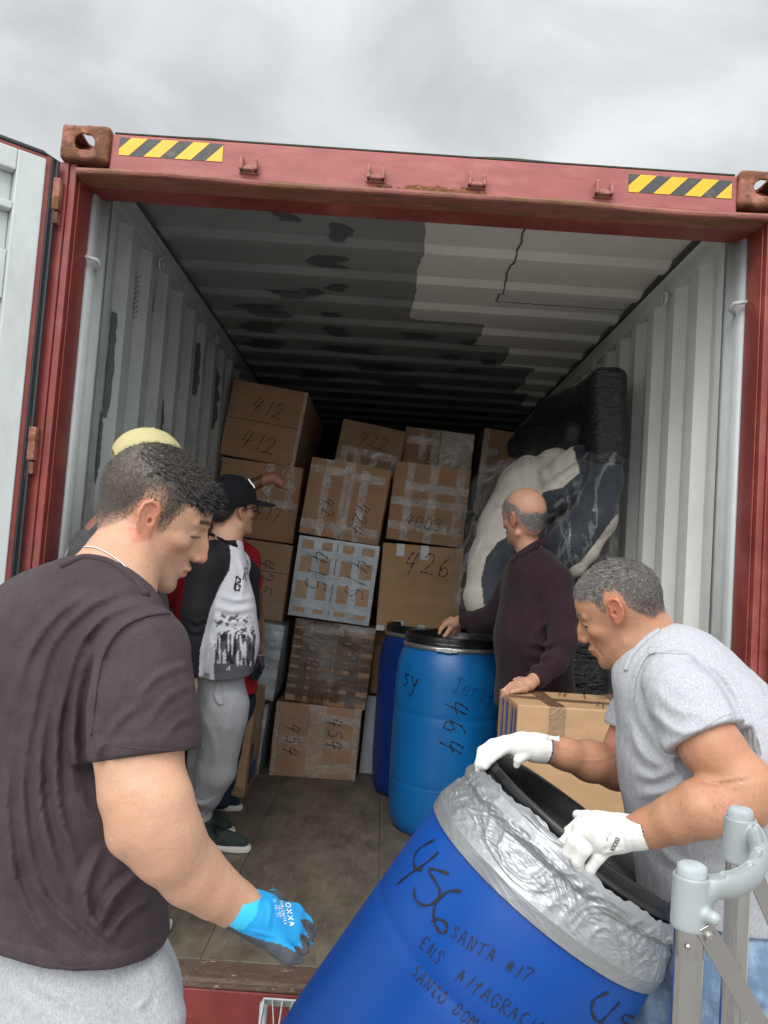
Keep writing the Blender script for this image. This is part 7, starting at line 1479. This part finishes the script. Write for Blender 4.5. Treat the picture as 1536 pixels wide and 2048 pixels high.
hh = cr_([pA+np.array([0.012, 0, -0.036])]+hp+[pB+np.array([0.01, 0, -0.034])], 14)
for a_, b_ in zip(hh[:-1], hh[1:]): V.cap(a_, b_, 0.0112, 0.0112, 0.003, n=(0, 0, 1), fl=1.3)
# cast pockets along the top of the handle
for i0, i1 in ((22, 42), (50, 57), (66, 82)):
    for a_, b_ in zip(hh[i0:i1], hh[i0+1:i1+1]): V.cap(a_+[0, 0, 0.0140], b_+[0, 0, 0.0140], 0.0046, 0.0046, 0.001, op='s')
for p, dr_ in ((pA, np.array([0.55, -0.83, 0])), (pB, np.array([0.75, -0.66, 0]))):
    q0 = p+[0, 0, -0.045]; V.cap(q0, q0+dr_*0.031, 0.0095, 0.0080, 0.005)
for p in (pA, pB):
    V.cap(p+[0, 0, -0.09], p+[0, 0, 0.02], r_t+0.0005, r_t+0.0005, 0.001, op='s')
    for zc, n_ in ((-0.068, -1), (-0.004, 1)): pass
V.add(lambda P: np.maximum(np.abs(P[..., 2]-(pA[2]-0.036))-0.032, -9)+0*P[..., 0] if False else np.where(np.hypot(P[..., 0]-pA[0], P[..., 1]-pA[1]) < 0.04, np.abs(P[..., 2]-(pA[2]-0.037))-0.031, -1), pA-0.1, pA+0.1, 0.002, 'i')
V.add(lambda P: np.where(np.hypot(P[..., 0]-pB[0], P[..., 1]-pB[1]) < 0.04, np.abs(P[..., 2]-(pB[2]-0.037))-0.031, -1), pB-0.1, pB+0.1, 0.002, 'i')
m_, v_ = V.mesh(); obj('handle', m_, M_cast, ld, smooth=True)
for p, dr_ in ((pA, np.array([0.55, -0.83, 0])), (pB, np.array([0.75, -0.66, 0]))):
    q0 = p+[0, 0, -0.045]; mb = MB(); mb.tube([q0+dr_*0.030, q0+dr_*0.0365, q0+dr_*0.0378], [0.0048, 0.0048, 0.0038], 16); mb.tube([q0+dr_*0.0379, q0+dr_*0.0381], 0.0022, 6); obj('bolt', mb, M_tube, ld, smooth=False)
# flat braces
for p, D_, e in ((pA, 0.95, K(1560, 2120, 1.0)), (pB, 1.13, K(1600, 1960, 1.18))):
    s0 = K(1414, 1866, 0.93) if p is pA else K(1506, 1742, 1.11); dd = e-s0; L_ = np.linalg.norm(dd); dd /= L_; nn = np.cross(dd, CF); nn /= np.linalg.norm(nn); tt = np.cross(dd, nn)
    M = Matrix([[dd[0], nn[0], tt[0], s0[0]], [dd[1], nn[1], tt[1], s0[1]], [dd[2], nn[2], tt[2], s0[2]], [0, 0, 0, 1]]); mb = MB()
    w_ = 0.0115; pts = [(-0.012, -w_*0.5), (-0.004, -w_), (L_+0.6, -w_), (L_+0.6, w_), (-0.006, w_), (-0.012, w_*0.6)]
    mb.add([M @ Vector((x, y, 0.0)) for x, y in pts]+[M @ Vector((x, y, 0.003)) for x, y in pts], [tuple(range(6))[::-1], tuple(range(6, 12))]+[(k, (k+1) % 6, 6+(k+1) % 6, 6+k) for k in range(6)])
    br = obj('brace', mb, M_tube, ld, bevel=0.0006); mb = MB(); sgn = 1 if (tt @ (CAMP-s0)) > 0 else -1; c = M @ Vector((0.006, 0, 0.003 if sgn > 0 else 0)); t3 = Vector(tt)*sgn
    mb.tube([c, c+t3*0.003, c+t3*0.0035], [0.0075, 0.0075, 0.006], 20); mb.tube([c+t3*0.0036, c+t3*0.0042], 0.004, 10); obj('bolt', mb, M_tube, br)
# rungs out of the view
for k in range(3):
    mb = MB(); z = GZ+0.25+0.25*k; mb.tube([(pA[0], pA[1], z), (pB[0], pB[1], z)], 0.014, 10); obj('rung', mb, M_tube, ld, smooth=True)
